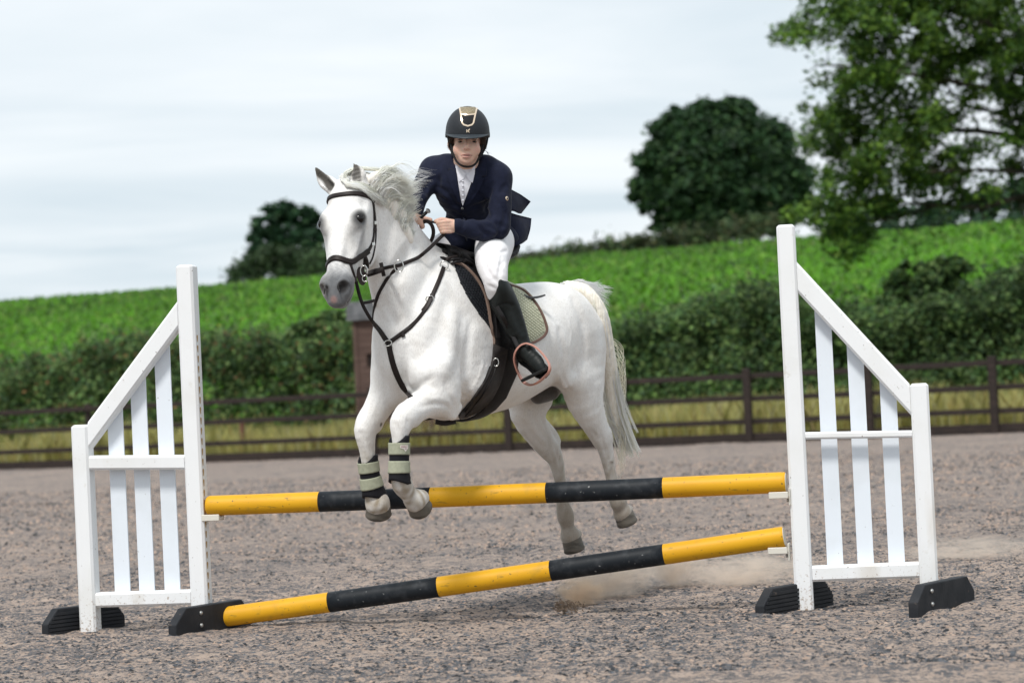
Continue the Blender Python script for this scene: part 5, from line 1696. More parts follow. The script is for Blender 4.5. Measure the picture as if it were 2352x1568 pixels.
# trunk and limbs inside the clothes
TRB = [(1071, 398, 12.50, .13, .08), (1068, 440, 12.53, .115, .09), (1084, 490, 12.62, .095, .08), (1105, 535, 12.72, .12, .10)]
rf.chain([P(x, y, z) for x, y, z, a, b in TRB], [t[3] for t in TRB], [t[4] for t in TRB], U=IR, k=.04)
rf.chain([P(1072, 375, 12.45), P(1071, 398, 12.50)], [.05, .06], U=IR, k=.03)
for a, b, c in ((shR, elR, wrR), (shL, elL, wrL)):
    rf.chain([a, b], [.045, .036], U=IC, k=.03); rf.chain([b, c], [.036, .024], U=IC, k=.02)
rf.chain([P(1015, 393, 12.52), shR], [.05, .045], U=IC, k=.03); rf.chain([P(1120, 395, 12.48), shL], [.05, .045], U=IC, k=.03)
for hp_, kn, an in ((hipN, knN, anN), (hipF, knF, anF)):
    rf.chain([pelv, hp_], [.09, .08], U=IU, k=.04); rf.chain([hp_, kn], [.070, .042], U=HL, k=.03); rf.chain([kn + (kn - an) * -.08, an], [.036, .022], U=HL, k=.02)
# hands: palm, four curled fingers, thumb
def hand(palm, pr, fingers, thumb, wrist):
    rf.chain([wrist, palm], [.022, .026], [.026, .030], U=IC, k=.02)
    rf.ell(palm, pr, (IR, IU, IC), k=.012)
    for f in fingers:
        rf.chain([P(*q) for q in f], [.0092, .0090, .0085, .0075], U=IC, k=.0045, sub=4)
    rf.chain([P(*q) for q in thumb], [.0125, .0105, .0085], U=IC, k=.006, sub=4)
hand(P(1034, 519, 12.305), (.026, .030, .022),
     [[(1036, 509.0 + 7.6 * i, 12.292), (1019 + .8 * i, 509.6 + 7.4 * i, 12.272), (1005.5 + 3.0 * i, 513 + 6.6 * i, 12.282), (1010 + 3.0 * i, 516.5 + 6.0 * i, 12.305)] for i in range(4)],
     [(1036, 510, 12.312), (1016, 504.5, 12.300), (1000, 508, 12.295)], wrL)
hand(P(950, 505, 12.33), (.024, .026, .022),
     [[(948 + 2.4 * i, 499 + 3.2 * i, 12.312), (958 + 2.2 * i, 502 + 3.6 * i, 12.296), (968 + 1.2 * i, 507 + 4.4 * i, 12.300), (965 + .8 * i, 513 + 3.4 * i, 12.322)] for i in range(4)],
     [(952, 499, 12.335), (972, 501, 12.318), (990, 505, 12.312)], wrR)
RV, RQ = rf.mesh(smooth=1)
rc = np.tile(A(.66, .425, .33), (len(RV), 1))
def rspot(x, y, z, r, r2, col, wt, sx=1.0):
    global rc
    d = RV - P(x, y, z); dd = np.sqrt(((d @ IR) * sx) ** 2 + (d @ IU) ** 2 + (d @ IC) ** 2)
    w = ((1 - smooth01(dd, r, r2)) * wt)[:, None]; rc = rc * (1 - w) + np.asarray(col) * w
for x in (1049, 1095): rspot(x, 343, 12.335, .004, .030, (.60, .29, .225), .42)
rspot(1072, 340, 12.30, .003, .016, (.60, .29, .23), .5)
fp_ = np.array([PX(v)[:2] if 0 else (0, 0) for v in RV[:1]])
_q = RV - CAM; _w = _q @ _fw
fx_, fy_ = 1176 + FPX * (_q @ CR) / _w, 784 - FPX * (_q @ CU) / _w
front_ = _w < MZ + .03
def fpaint(x, y, rx, ry, col, wt, soft=.45):
    global rc
    r_ = np.sqrt(((fx_ - x) / rx) ** 2 + ((fy_ - y) / ry) ** 2)
    w = ((1 - smooth01(r_, 1 - soft, 1 + soft)) * wt * front_)[:, None]; rc = rc * (1 - w) + np.asarray(col) * w
fpaint(1071.5, 355.9, 12.5, 2.3, (.37, .165, .14), .85)
fpaint(1071.5, 360.4, 10.5, 2.7, (.45, .205, .175), .8)
fpaint(1071.5, 358.0, 9.0, 1.0, (.09, .035, .03), .95)
fpaint(1059.8, 357.6, 2.0, 1.3, (.25, .11, .09), .8); fpaint(1083.4, 357.8, 2.0, 1.3, (.25, .11, .09), .8)
fpaint(1071.5, 365.2, 9, 1.8, (.42, .24, .18), .5)
for x, z_ in EYES:
    z_ = z_ - .0095
    rspot(x, 321.0, z_, .003, .008, (.16, .085, .06), .8, .42)
    rspot(x, 316.4, z_ - .008, .003, .007, (.10, .055, .035), .9, .33)
    rspot(x, 328.6, z_, .003, .006, (.30, .15, .115), .7, .45)
for x, y in ((1066.6, 343.4), (1077.4, 343.4)): rspot(x, y, 12.303, .0015, .005, (.22, .09, .075), .8)
kn_ = np.linalg.norm(RV - P(1020, 518, 12.28), axis=1)
wmesh('body', RV, RQ, M_skin, person, cols={'Col': rc})
M_iris = mat('eye', attr='Col', rough=.12, spec=.6)
for x, z_ in EYES:
    c = P(x, 325.2, z_); V, Fc = [], []
    for i in range(11):
        for j in range(18):
            a, b = PI * i / 10, 2 * PI * j / 18
            V.append(c + .0118 * (IC * math.cos(a) + IR * math.sin(a) * math.cos(b) + IU * math.sin(a) * math.sin(b)))
    for i in range(10):
        for j in range(18): Fc.append((i * 18 + j, i * 18 + 18 + j, i * 18 + 18 + (j + 1) % 18, i * 18 + (j + 1) % 18))
    aa = np.repeat(np.arange(11) / 10 * PI, 18)
    cc = np.where(aa[:, None] < .32, A(.006, .005, .004), np.where(aa[:, None] < .80, A(.035, .018, .010), A(.42, .39, .37)))
    wmesh('eye', V, Fc, M_iris, person, cols={'Col': cc})

# ---- helmet
hm = Field(P(1074, 300, 12.43), RAX, (-.16, -.12, -.20), (.16, .17, .20), .0035)
hm.ell(P(1074, 302, 12.43), (.1065, .122, .135), (IR, IU, IC), k=0)
hm.ell(P(1074, 316, 12.44), (.1040, .060, .132), (IR, IU, IC), k=.02)
hm.halfspace(P(1074, 315, 12.40), -IU - .02 * IC)
hm.ell(P(1074, 312, 12.43), (.092, .100, .118), (IR, IU, IC), k=.004, op='sub')
EV, EQ = hm.mesh(smooth=1)
helmet = wmesh('helmet', EV, EQ, M_helmet, person)
ES = Surf(EV, EQ)
# peak: a curved crescent
V, Fc = [], []
nu, nv = 28, 5
for lay in (0, 1):
    for i in range(nu):
        a = PI * (.06 + .88 * i / (nu - 1))
        for j in range(nv):
            t = j / (nv - 1)
            rx = .1055 + .004 * t; rz = .125 + (.050 * math.sin(a) ** .8) * t
            p = P(1074, 310.5, 12.43) + IR * (-math.cos(a)) * rx + IC * math.sin(a) * rz - IU * ((.004 + .024 * t) * math.sin(a) ** 1.3 - .010 * (1 - math.sin(a)) + .0) - IU * lay * .0045
            V.append(p)
o = nu * nv
for i in range(nu - 1):
    for j in range(nv - 1):
        q = i * nv + j; Fc += [(q, q + nv, q + nv + 1, q + 1), (o + q, o + q + 1, o + q + nv + 1, o + q + nv)]
    for j in (0, nv - 1):
        q = i * nv + j; Fc.append((q, q + nv, o + q + nv, o + q))
for i in (0, nu - 1):
    for j in range(nv - 1):
        q = i * nv + j; Fc.append((q, q + 1, o + q + 1, o + q))
wmesh('peak', V, Fc, M_visor, helmet)
def trim(nm, pts, m_, th=.0025, off=.0005, par=None):
    return patch(nm, ES, pts, off, th, m_, par or helmet, step=3.0, relax=1)
def line_trim(pts, w):
    """thin band along a photo polyline"""
    pts = np.array(pts, float); L_, R_ = [], []
    for i in range(len(pts)):
        t = nrm(pts[min(i + 1, len(pts) - 1)] - pts[max(i - 1, 0)]); n_ = np.array([-t[1], t[0]])
        L_.append(pts[i] + n_ * w / 2); R_.append(pts[i] - n_ * w / 2)
    return np.array(L_ + R_[::-1])
trim('glitter_panel', [(1058, 246.5), (1091, 246.5), (1093.5, 250), (1091, 261), (1060, 261.5), (1056.5, 250)], M_glit, .0015)
trim('trim', line_trim([(1056, 249), (1058.5, 262), (1062, 283), (1066, 287.5)], 3.4), M_gold)
trim('trim', line_trim([(1095, 249), (1091.5, 262), (1087, 283), (1083, 287.5)], 3.4), M_gold)
trim('trim', line_trim([(1064.5, 286.6), (1074.6, 289.8), (1084.5, 286.6)], 3.4), M_gold)
trim('trim', line_trim([(1059.5, 263.2), (1074.6, 264.4), (1090.5, 263.0)], 3.0), M_gold)
trim('vent', [(1061.5, 266.5), (1074.6, 267.2), (1088.5, 266.3), (1085, 282.5), (1074.6, 285.5), (1064.5, 282.5)], M_strapb, .001)
trim('emblem', [(1071.2, 297), (1073.2, 298.6), (1073.2, 304.5), (1071.2, 304.5)], M_gold, .0015)
trim('emblem', [(1073.4, 300.6), (1077.5, 296.2), (1079.4, 296.0), (1078.6, 299.2), (1075.8, 301.2), (1079.2, 304.6), (1076.8, 304.6), (1073.4, 301.8)], M_gold, .0015)
# chin strap
RS_ = Surf(RV, RQ)
strap('chin_strap', RS_, [(1033, 318, 12.40), (1037, 338, 12.375), (1043, 360, 12.365), (1054, 377, 12.355), (1071, 383.5, 12.345), (1090, 379, 12.355), (1101, 361, 12.37), (1108, 340, 12.38), (1115, 318, 12.40)], .0105, .003, .001, M_strapb, helmet, n=40)
strap('chin_strap', RS_, [(1029, 316, 12.42), (1033, 335, 12.41), (1040, 358, 12.375)], .010, .003, .001, M_strapb, helmet, n=12)
strap('chin_strap', RS_, [(1120, 316, 12.42), (1116, 336, 12.41), (1104, 360, 12.38)], .010, .003, .001, M_strapb, helmet, n=12)
g = None
hb_ = Field(P(1073, 335, 12.46), RAX, (-.12, -.10, -.12), (.12, .10, .12), .005)
hb_.ell(P(1073, 332, 12.462), (.083, .050, .060), (IR, IU, IC), k=0)
hb_.ell(P(1073, 352, 12.48), (.062, .040, .050), (IR, IU, IC), k=.03)
V, Q = hb_.mesh(); wmesh('hair_bun', V, Q, M_hairb, person)
# hair at the temples and a few wisps
hs = []
for q in range(420):
    sd_ = -1 if q % 2 else 1
    x0 = (1036 if sd_ < 0 else 1110) + hr.normal(0, 2.5); y0 = 314 + 4 * hr.random()
    hs.append(([P(x0, y0, 12.36 + .05 * hr.random()), P(x0 - sd_ * 0 + hr.normal(0, 1), y0 + 11, 12.375 + .04 * hr.random()), P(x0 + sd_ * (2 + 2 * hr.random()), y0 + 20 + 8 * hr.random(), 12.40 + .03 * hr.random())], .0009, A(.05, .03, .02) * (.5 + .8 * hr.random())))
for q in range(7):
    hs.append(([P(1112, 345, 12.42), P(1118 + 3 * hr.random(), 350, 12.42), P(1124 + 8 * hr.random(), 340 + 30 * hr.random(), 12.42)], .0007, A(.09, .05, .03)))
hair_mesh('hair', hs, mat('rider_hair', attr='Col', rough=.5), person, 6)

# ---- jacket
jf = Field(P(1085, 470, 12.55), RAX, (-.40, -.30, -.42), (.36, .30, .36), .0042)
JT = [(1074, 372, 12.47, .070, .062), (1072, 388, 12.49, .125, .085), (1068, 412, 12.50, .150, .105), (1064, 440, 12.52, .135, .110), (1078, 478, 12.58, .104, .098), (1090, 510, 12.66, .128, .112), (1104, 546, 12.73, .168, .135)]
jf.chain([P(x, y, z) for x, y, z, a, b in JT], [t[3] for t in JT], [t[4] for t in JT], U=IR, k=.01, sub=4, kk=.012, caps=.5)
jf.chain([P(1022, 384, 12.51), P(996, 392, 12.55)], [.062, .060], U=IC, k=.05)
jf.chain([P(1118, 388, 12.48), P(1142, 408, 12.47)], [.066, .066], U=IC, k=.05)
jf.chain([P(995, 390, 12.555), P(975, 425, 12.48), P(959, 456, 12.42), P(952, 490, 12.34)], [.062, .056, .050, .038], [.062, .056, .048, .040], U=IC, k=.035)
jf.chain([P(1143, 408, 12.465), P(1147, 455, 12.44), P(1146, 500, 12.42), P(1141, 524, 12.41)], [.064, .060, .058, .056], U=IC, k=.04)
jf.chain([P(1143, 522, 12.41), P(1112, 530, 12.37), P(1080, 526, 12.335), P(1051, 519, 12.312)], [.058, .052, .044, .036], U=IC, k=.02)
# front skirt over the thigh
jf.chain([P(1052, 500, 12.60), P(1045, 530, 12.585), P(1052, 558, 12.575)], [.055, .062, .045], [.05, .045, .03], U=IR, k=.03)
jf.ell(P(1160, 548, 12.72), (.07, .045, .07), (IR, IU, IC), k=.04)
jf.ell(P(1058, 560, 12.60), (.045, .045, .03), (IR, IU, IC), k=.03)
# folds
for ln_, r_, of_ in (([(1010, 432), (1030, 450), (1050, 470)], .010, .005), ([(1125, 440), (1118, 475), (1122, 502)], .012, .004), ([(1160, 520), (1138, 512), (1122, 506)], .008, .003),
                     ([(1152, 545), (1128, 520), (1110, 515)], .008, .004), ([(975, 440), (985, 420), (1000, 408)], .009, .005), ([(962, 462), (975, 470)], .008, .004), ([(1045, 490), (1062, 500), (1080, 502)], .009, .004),
                     ([(1130, 420), (1122, 450)], .010, .006), ([(1010, 405), (1005, 428)], .010, .005), ([(1100, 545), (1125, 540), (1150, 548)], .007, .003), ([(1155, 470), (1160, 500), (1150, 525)], .007, .004),
                     ([(1060, 478), (1066, 505), (1060, 530)], .006, .003), ([(1128, 548), (1112, 536), (1100, 520)], .007, .002), ([(1140, 545), (1148, 530), (1140, 515)], .007, .002), ([(1085, 475), (1105, 470), (1122, 460)], .008, .003), ([(1020, 455), (1040, 468), (1058, 476)], .006, .002), ([(1090, 440), (1108, 455)], .007, .004), ([(1160, 425), (1150, 445)], .007, .003), ([(966, 425), (978, 436)], .007, .002), ([(1040, 500), (1035, 520), (1045, 545)], .007, .004)):
    jf.draw(ln_, r_, of_, .018)
for ln_ in ([(1085, 505), (1105, 515), (1130, 512)], [(1090, 540), (1118, 542), (1140, 535)], [(1018, 440), (1035, 462)], [(968, 450), (980, 455)], [(1155, 440), (1160, 480)]):
    jf.draw(ln_, .010, -.006, .02, 'add')
# cut the neck opening and the cuffs
jf.ell(P(1072, 372, 12.44), (.060, .030, .07), (IR, IU, IC), k=.01, op='sub')
jf.halfspace(P(951, 491, 12.34), nrm(wrR - elR) * .3 - IU) if False else None
JV, JQ = jf.mesh(smooth=2)
jacket = wmesh('jacket', JV, JQ, M_navy, person)
JS = Surf(JV, JQ)
# shirt front, collar, lapels
shirt = patch('shirt', [JS, RS_], [(1046, 377), (1056, 383), (1070, 388), (1084, 386), (1092, 379), (1090, 392), (1082, 420), (1072, 448), (1063, 472), (1059, 462), (1052, 425)], .0005, .002, M_shirt, person, step=4, relax=4)
SS_ = Surf([list(shirt.matrix_basis @ v.co + Vector(person.location)) for v in shirt.data.vertices], [tuple(p.vertices) for p in shirt.data.polygons])
patch('collar_wing', [SS_, JS], [(1047, 377), (1052, 381), (1060, 391), (1071, 398), (1066, 410), (1054, 418), (1049, 396)], .002, .003, M_shirt, shirt, step=4)
patch('collar_wing', [SS_, JS], [(1091, 380), (1084, 389), (1070, 404), (1078, 415), (1085, 420), (1090, 400)], .002, .003, M_shirt, shirt, step=4)
for k in range(5):
    h_ = hits([SS_, JS], 1063 + .2 * k, 416 + 11 * k)
    if h_ is not None:
        g = MB(); g.tube([h_[0] + h_[1] * .002, h_[0] + h_[1] * .006], [.005, .0045], 10); g.build('button', M_shirt, shirt, True)
patch('lapel', JS, [(1046, 376), (1049, 395), (1053, 424), (1059, 458), (1062, 474), (1052, 460), (1036, 425), (1027, 402), (1031, 392), (1026, 386), (1036, 364)], .001, .005, M_navy, jacket, step=4, relax=3)
patch('lapel', JS, [(1092, 378), (1091, 392), (1084, 420), (1074, 448), (1063, 474), (1078, 466), (1100, 435), (1112, 412), (1106, 405), (1117, 404), (1119, 388), (1112, 362), (1101, 364)], .001, .005, M_navy, jacket, step=4, relax=3)
strap('front_edge', JS, [(1062, 473), (1063, 490), (1066, 508), (1068, 530), (1072, 552)], .012, .003, .0, M_navy, jacket, n=20)
strap('collar', JS, [(1030, 392), (1034, 388), (1040, 390), (1047, 396)], .003, .002, .004, M_strapb, jacket, n=10)
strap('collar', JS, [(1092, 398), (1101, 403), (1110, 405), (1117, 404)], .003, .002, .004, M_strapb, jacket, n=10)
for x, y in ((1066, 505), (1063, 477)):
    h_ = JS.hit(x, y)
    if h_ is not None:
        g = MB(); g.tube([h_[0] + h_[1] * .003, h_[0] + h_[1] * .008], [.0075, .006], 12); g.build('button', M_bolt if 'M_bolt' in globals() else M_strapb, jacket, True)
h_ = JS.hit(1164, 456)                                      # round badge on the upper sleeve
if h_ is None: h_ = JS.hit(1158, 456)
g = MB(); g.tube([h_[0], h_[0] + h_[1] * .003], [.011, .010], 16)
bd_ = g.build('sleeve_badge', M_gold, jacket, True)
g = MB(); g.tube([h_[0] + h_[1] * .003, h_[0] + h_[1] * .0035], [.006, .005], 12); g.build('badge_centre', M_navy, bd_, True)
# tails of the jacket blown back: bent sheets
def sheet(nm, rows, m_, parent, th=.005):
    rows = [[P(*q) for q in r_] for r_ in rows]
    nu_, nv_ = len(rows), len(rows[0])
    fine = np.array([catmull(r_, 12) for r_ in rows]); fine = np.array([catmull(fine[:, j], 12) for j in range(12)])   # [j][i]
    V = []; nn = []
    for i in range(12):
        for j in range(12): V.append(fine[i][j])
    V = np.array(V); G_ = V.reshape(12, 12, 3)
    N_ = np.cross(np.gradient(G_, axis=0), np.gradient(G_, axis=1)); N_ /= np.linalg.norm(N_, axis=2)[..., None] + 1e-9
    V2 = (G_ + N_ * th).reshape(-1, 3); Fc = []
    for i in range(11):
        for j in range(11):
            a = i * 12 + j; Fc += [(a, a + 1, a + 13, a + 12), (144 + a, 144 + a + 12, 144 + a + 13, 144 + a + 1)]
    for i in range(11):
        for a, b in ((i, i + 1), (132 + i, 133 + i), (i * 12, i * 12 + 12), (i * 12 + 11, i * 12 + 23)): Fc.append((a, b, 144 + b, 144 + a))
    return wmesh(nm, np.concatenate([V, V2]), Fc, m_, parent)
sheet('jacket_tail', [[(1150, 420, 12.66), (1152, 450, 12.66), (1156, 486, 12.68)], [(1172, 435, 12.72), (1178, 460, 12.73), (1178, 485, 12.72)], [(1194, 447, 12.80), (1197, 470, 12.80), (1190, 490, 12.78)], [(1218, 462, 12.86), (1208, 474, 12.86), (1196, 489, 12.84)]], M_navy, jacket)
sheet('jacket_tail', [[(1150, 478, 12.66), (1146, 520, 12.68), (1150, 562, 12.70)], [(1176, 490, 12.70), (1176, 528, 12.70), (1180, 566, 12.68)], [(1198, 497, 12.78), (1200, 530, 12.74), (1196, 560, 12.72)], [(1219, 502, 12.84), (1216, 526, 12.82), (1209, 550, 12.80)]], M_navy, jacket)

# ---- breeches
bf = Field(P(1100, 600, 12.65), RAX, (-.36, -.32, -.55), (.30, .28, .62), .0048)
bf.ell(pelv, (.15, .11, .13), (IR, IU, IC), k=.02)
kb = PL(1140, 668, .36); kbF = H(((kb - HW) @ HF), -.36, ((kb - HW) @ HU))
midN = P(1130, 600, PX(knN)[2] + .10)
bf.chain([P(1136, 556, 12.66), midN, P(1137, 640, PX(knN)[2]), P(1140, 672, PX(knN)[2] + .02)], [.098, .080, .060, .048], [.105, .082, .062, .050], U=IR, k=.04)
fkn = H(_k[0] + .06, -.33, _k[2] + .03)
bf.chain([hipF, hipF * .5 + fkn * .5 + IU * .02, fkn, H(_k[0] - .02, -.36, _k[2] - .10)], [.10, .085, .068, .052], U=IR, k=.04)
# white thigh seen between reins and pommel
bf.chain([P(1070, 560, 12.74), P(1022, 566, 12.62), P(1000, 578, 12.60)], [.085, .070, .055], U=IC, k=.04)
for ln_ in ([(1100, 572), (1115, 582), (1130, 600)], [(1152, 590), (1148, 620), (1145, 640)], [(1165, 575), (1150, 580)], [(1135, 640), (1150, 652)], [(1108, 566), (1126, 572), (1146, 568)], [(1112, 600), (1122, 625), (1135, 640)], [(1158, 600), (1150, 612)], [(1120, 655), (1135, 662)]):
    bf.draw(ln_, .007, .002, .012)
BV, BQ = bf.mesh(smooth=2)
breeches = wmesh('breeches', BV, BQ, M_breech, person)

# ---- tall boots
def tall_boot(name, knee, ankle, toe, heel, tops, parent):
    f = Field((knee + ankle) / 2, RAX, (-.30, -.36, -.34), (.34, .30, .34), .0045)
    m1 = knee * .72 + ankle * .28; m2 = knee * .35 + ankle * .65
    f.chain([knee, m1, m2, ankle, ankle * .85 + toe * .15 - IU * .01], [.060, .060, .050, .037, .040], [.062, .064, .054, .042, .044], U=HL, k=.01)
    f.chain([heel, ankle * .55 + heel * .45, ankle * .3 + toe * .7 + IU * .004, toe], [.030, .036, .036, .027], [.028, .033, .028, .020], U=HL, k=.025)
    for q in range(4):                                    # creases at the ankle
        c = ankle * (1 - .10 * q) + toe * .10 * q + IU * (.020 - .012 * q)
        f.chain([c - HL * .05 + HF * .045, c + HF * .055, c + HL * .05 + HF * .045], [.006, .006, .006], U=IU, k=.008, op='sub')
    return f
toeN = near(anN + .14 * HL + .02 * HF, 1243, 852); heelN = near(anN + .0 * HL - .05 * HF, 1196, 822)
toeN = P(1244, 850, PX(anN)[2] - .10); heelN = P(1199, 818, PX(anN)[2] + .05)
kt = P(1151, 676, PX(knN)[2] + .035)
f = tall_boot('b', kt, anN, toeN, heelN, None, person)
f.chain([P(1149, 641, PX(knN)[2] - .035), P(1152, 660, PX(knN)[2] - .010), P(1153, 690, PX(knN)[2] + .025)], [.012, .038, .058], [.030, .055, .06], U=IR, k=.02)
f.draw([(1142, 702), (1162, 697), (1182, 702)], .004, .002, .006)
f.draw([(1142, 708), (1172, 755), (1195, 790)], .003, .0015, .005)
f.draw([(1178, 705), (1200, 760)], .012, .008, .03)
V, Q = f.mesh(smooth=1); bootN = wmesh('riding_boot', V, Q, M_boot, person); BTS = Surf(V, Q)
# sole of the near boot
sole_n = nrm(np.cross(toeN - heelN, HL))
if sole_n[2] > 0: sole_n = -sole_n
axf = nrm(toeN - heelN); sdf = nrm(np.cross(axf, sole_n)); V = []
prof = [(-.035, .022), (-.02, .030), (.05, .030), (.10, .034), (.15, .040), (.19, .034), (.212, .012)]
for z in (.020, .034):
    for a, w in prof: V.append(heelN + axf * a + sdf * w + sole_n * (z + (.012 if a < .04 and z > .03 else 0)))
    for a, w in prof[::-1]: V.append(heelN + axf * a - sdf * w + sole_n * (z + (.012 if a < .04 and z > .03 else 0)))
n = 14
wmesh('sole', V, [tuple(range(n - 1, -1, -1)), tuple(range(n, 2 * n))] + [(i, (i + 1) % n, n + (i + 1) % n, n + i) for i in range(n)], M_sole, bootN, smooth=False)
def mir(v):
    """mirror image across the horse's middle plane"""
    v = np.asarray(v, float); return v - 2 * ((v - HW) @ HL) * HL
f2 = tall_boot('b', mir(kt), mir(anN), mir(toeN), mir(heelN), None, person)
V, Q = f2.mesh(smooth=1); wmesh('riding_boot', V, Q, M_boot, person)

# ---- riding whip in the right hand
whip = empty('riding_whip', tuple(P(968, 500, 12.31))); tag(whip, 'black riding whip with silver cap held across both hands', 'whip')
M_whip = mat('whip_leather', (.012, .012, .013), .45, .4)
g = MB(); g.tube([P(979, 488, 12.27), P(966, 500.5, 12.30), P(952, 515, 12.34)], [.0085, .0085, .007], 12); g.build('handle', M_whip, whip, True)
g = MB(); g.tube([P(981, 486.5, 12.265), P(983.5, 484, 12.26), P(984.6, 483, 12.258)], [.009, .014, .011], 14); g.build('cap', mat('whip_cap', (.25, .24, .23), .25, .5, .8), whip, True)
shaft = [P(952, 515, 12.34), P(985, 508, 12.32), P(1010, 514, 12.32), P(1060, 540, 12.42), P(1120, 600, 12.56), P(1168, 662, 12.62)]
ZK = PX(PL(1200, 670, .33))[2] - .03
g = MB(); g.tube(catmull([P(968, 505, 12.325), P(1000, 511, 12.318), P(1030, 520, 12.34), P(1060, 530, 12.52), P(1110, 590, 12.66), P(1160, 655, 12.62), P(1182, 672, 12.60)], 20), list(np.linspace(.006, .004, 20)), 8); g.build('shaft', M_whip, whip, True)
ribbon('keeper', catmull([P(1170, 668, 12.60), P(1190, 672, 12.59), P(1214, 683, 12.585), P(1234, 683, 12.58), P(1253, 678, 12.575)], 14), [nrm(IU + .5 * IC)] * 14, .020, .004, M_whip, whip, taper=[.5, .6, .7, .8, .9, 1, 1, 1, 1, 1, 1, 1, .9, .5])
# ------------------------------------------------------------------ tack: bridle with reins, breastplate, saddle, pad, boots
M_lea = mat('dark_brown_leather', (.012, .008, .007), .5, .25, noise=(30, (.020, .013, .012), .4, .7), bump=(160, .15, .002))
M_sadl = mat('black_saddle_leather', (.008, .007, .0075), .5, .25, noise=(20, (.015, .013, .013), .4, .7), bump=[(140, .15, .002), (14, .2, .008)])
M_pipe = mat('taupe_piping', (.21, .145, .115), .55, .35)
M_metal = mat('tack_steel', (.62, .61, .58), .22, .5, .9)
M_green = mat('sage_cloth', (.36, .37, .275), .8, .2, noise=(60, (.30, .31, .23), .4, .7), bump=(300, .2, .002))
M_girth = mat('grey_brown_girth', (.026, .022, .021), .6, .25, noise=(25, (.038, .032, .030), .4, .7), bump=(120, .2, .003))
M_pad = mat('sage_pad_cloth', (.47, .475, .36), .8, .2, noise=(60, (.40, .41, .31), .4, .7), bump=(300, .2, .002))
M_half = mat('black_woven_halfpad', (.010, .012, .016), .75, .3, noise=(60, (.025, .028, .033), .55, .7), bump=(120, .4, .004))
M_rose = mat('rose_gold_stirrup', (.55, .27, .21), .3, .5, .45)
M_neo = mat('black_neoprene', (.008, .008, .011), .75, .25)

def leather(nm, surfs, pix, w, parent, th=.004, off=.001, m_=None, n=None):
    return strap(nm, surfs, pix, w, th, off, m_ or M_lea, parent, n)

# ---- bridle
bridle = empty('bridle', tuple(HD(.2, 0, .05))); tag(bridle, 'dark brown leather bridle with padded noseband and reins on the white horse', 'bridle')
def hmir(v):
    v = np.asarray(v, float); return v - 2 * ((v - HP0) @ HDw) * HDw
def headband(nm, pix, w, th, off=.001):
    """strap right round the face: near half from the photo, far half mirrored"""
    pts, ns = [], []
    for x, y in catmull(pix, 26):
        h_ = HS_.hit(x, y)
        if h_ is not None and (h_[0] - HP0) @ HDw > .004: pts.append(h_[0] + h_[1] * off); ns.append(h_[1])
    far = []
    for p, n_ in zip(pts, ns):
        far.append((hmir(p), n_ - 2 * (n_ @ HDw) * HDw))
    P_ = np.array([f_[0] for f_ in far[::-1]] + pts); N_ = np.array([f_[1] for f_ in far[::-1]] + ns)
    for _ in range(4):
        P_[1:-1] = P_[1:-1] * .5 + (P_[:-2] + P_[2:]) * .25; N_[1:-1] = N_[1:-1] * .4 + (N_[:-2] + N_[2:]) * .3
    return ribbon(nm, P_, N_, w, th, M_lea, bridle)
headband('browband', [(770, 452), (786, 447.5), (806, 445), (826, 446), (845, 451), (858, 461)], .024, .008)
leather('cheekpiece', HS_, [(855, 460), (858, 482), (859, 507), (858, 532), (855, 556), (847, 574), (838, 586)], .017, bridle, .005)
leather('cheekpiece', HS_, [(857, 462), (852, 440), (846, 425)], .020, bridle, .005)
leather('throat_lash', HS_, [(858, 470), (862, 510), (862, 552), (856, 588), (848, 606)], .010, bridle, .004)
headband('noseband', [(757, 591.5), (770, 591), (786, 596), (803, 602), (812, 600), (822, 592), (834, 585), (845, 577)], .027, .010)
leather('noseband', HS_, [(836, 586), (842, 600), (843, 615)], .020, bridle, .006)
leather('flash_strap', HS_, [(804, 604), (808, 618), (813, 634), (818, 646), (820, 656)], .015, bridle, .005)
leather('cheekpiece', HS_, [(838, 588), (836, 604), (833, 618), (832, 630)], .015, bridle, .005)
for pix, w in ([(855, 460), (858, 482), (859, 507), (858, 532), (855, 556), (847, 574), (838, 586)], .017), ([(838, 588), (836, 604), (833, 618), (832, 630)], .015):
    pts, ns = [], []
    for x, y in catmull(pix, 22):
        h_ = HS_.hit(x, y)
        if h_ is None: continue
        pm = hmir(h_[0]); q, nv = HS_.near(pm); pts.append(q + nv * .002); ns.append(nv)
    pts = np.array(pts)
    for _ in range(3): pts[1:-1] = pts[1:-1] * .5 + (pts[:-2] + pts[2:]) * .25
    ribbon('cheekpiece', pts, ns, w, .005, M_lea, bridle)
# buckles on the cheekpiece, bit ring and leather bit guard
for x, y in ((858, 512), (857, 528), (853, 561), (836, 598), (817, 650), (819, 636)):
    h_ = HS_.hit(x, y)
    if h_ is None: continue
    g = MB(); t_ = nrm(np.cross(h_[1], IR)); g.box(h_[0] + h_[1] * .007, IR, t_, h_[1], .010, .008, .0035, .002); g.build('buckle', M_metal if y in (512, 561, 650) else M_lea, bridle)
hb = HS_.hit(812, 636); zb = PX(hb[0])[2] if hb else 11.9
bitc = P(830, 634, zb + .02)
V = []
for z in (0, .006):
    for k in range(24):
        a = 2 * PI * k / 24
        V.append(bitc + IR * .021 * math.cos(a) + IU * .043 * math.sin(a) - IR * .006 * math.sin(a) + IC * z)
wmesh('bit_guard', V, [tuple(range(23, -1, -1)), tuple(range(24, 48))] + [(i, (i + 1) % 24, 24 + (i + 1) % 24, 24 + i) for i in range(24)], M_lea, bridle, False)
ring('bit_ring', P(836, 622, zb + .012), IR, IU, .016, .024, .003, M_metal, bridle)
ring('bit_ring', P(838, 640, zb + .012), IR, IU, .012, .014, .0025, M_metal, bridle)
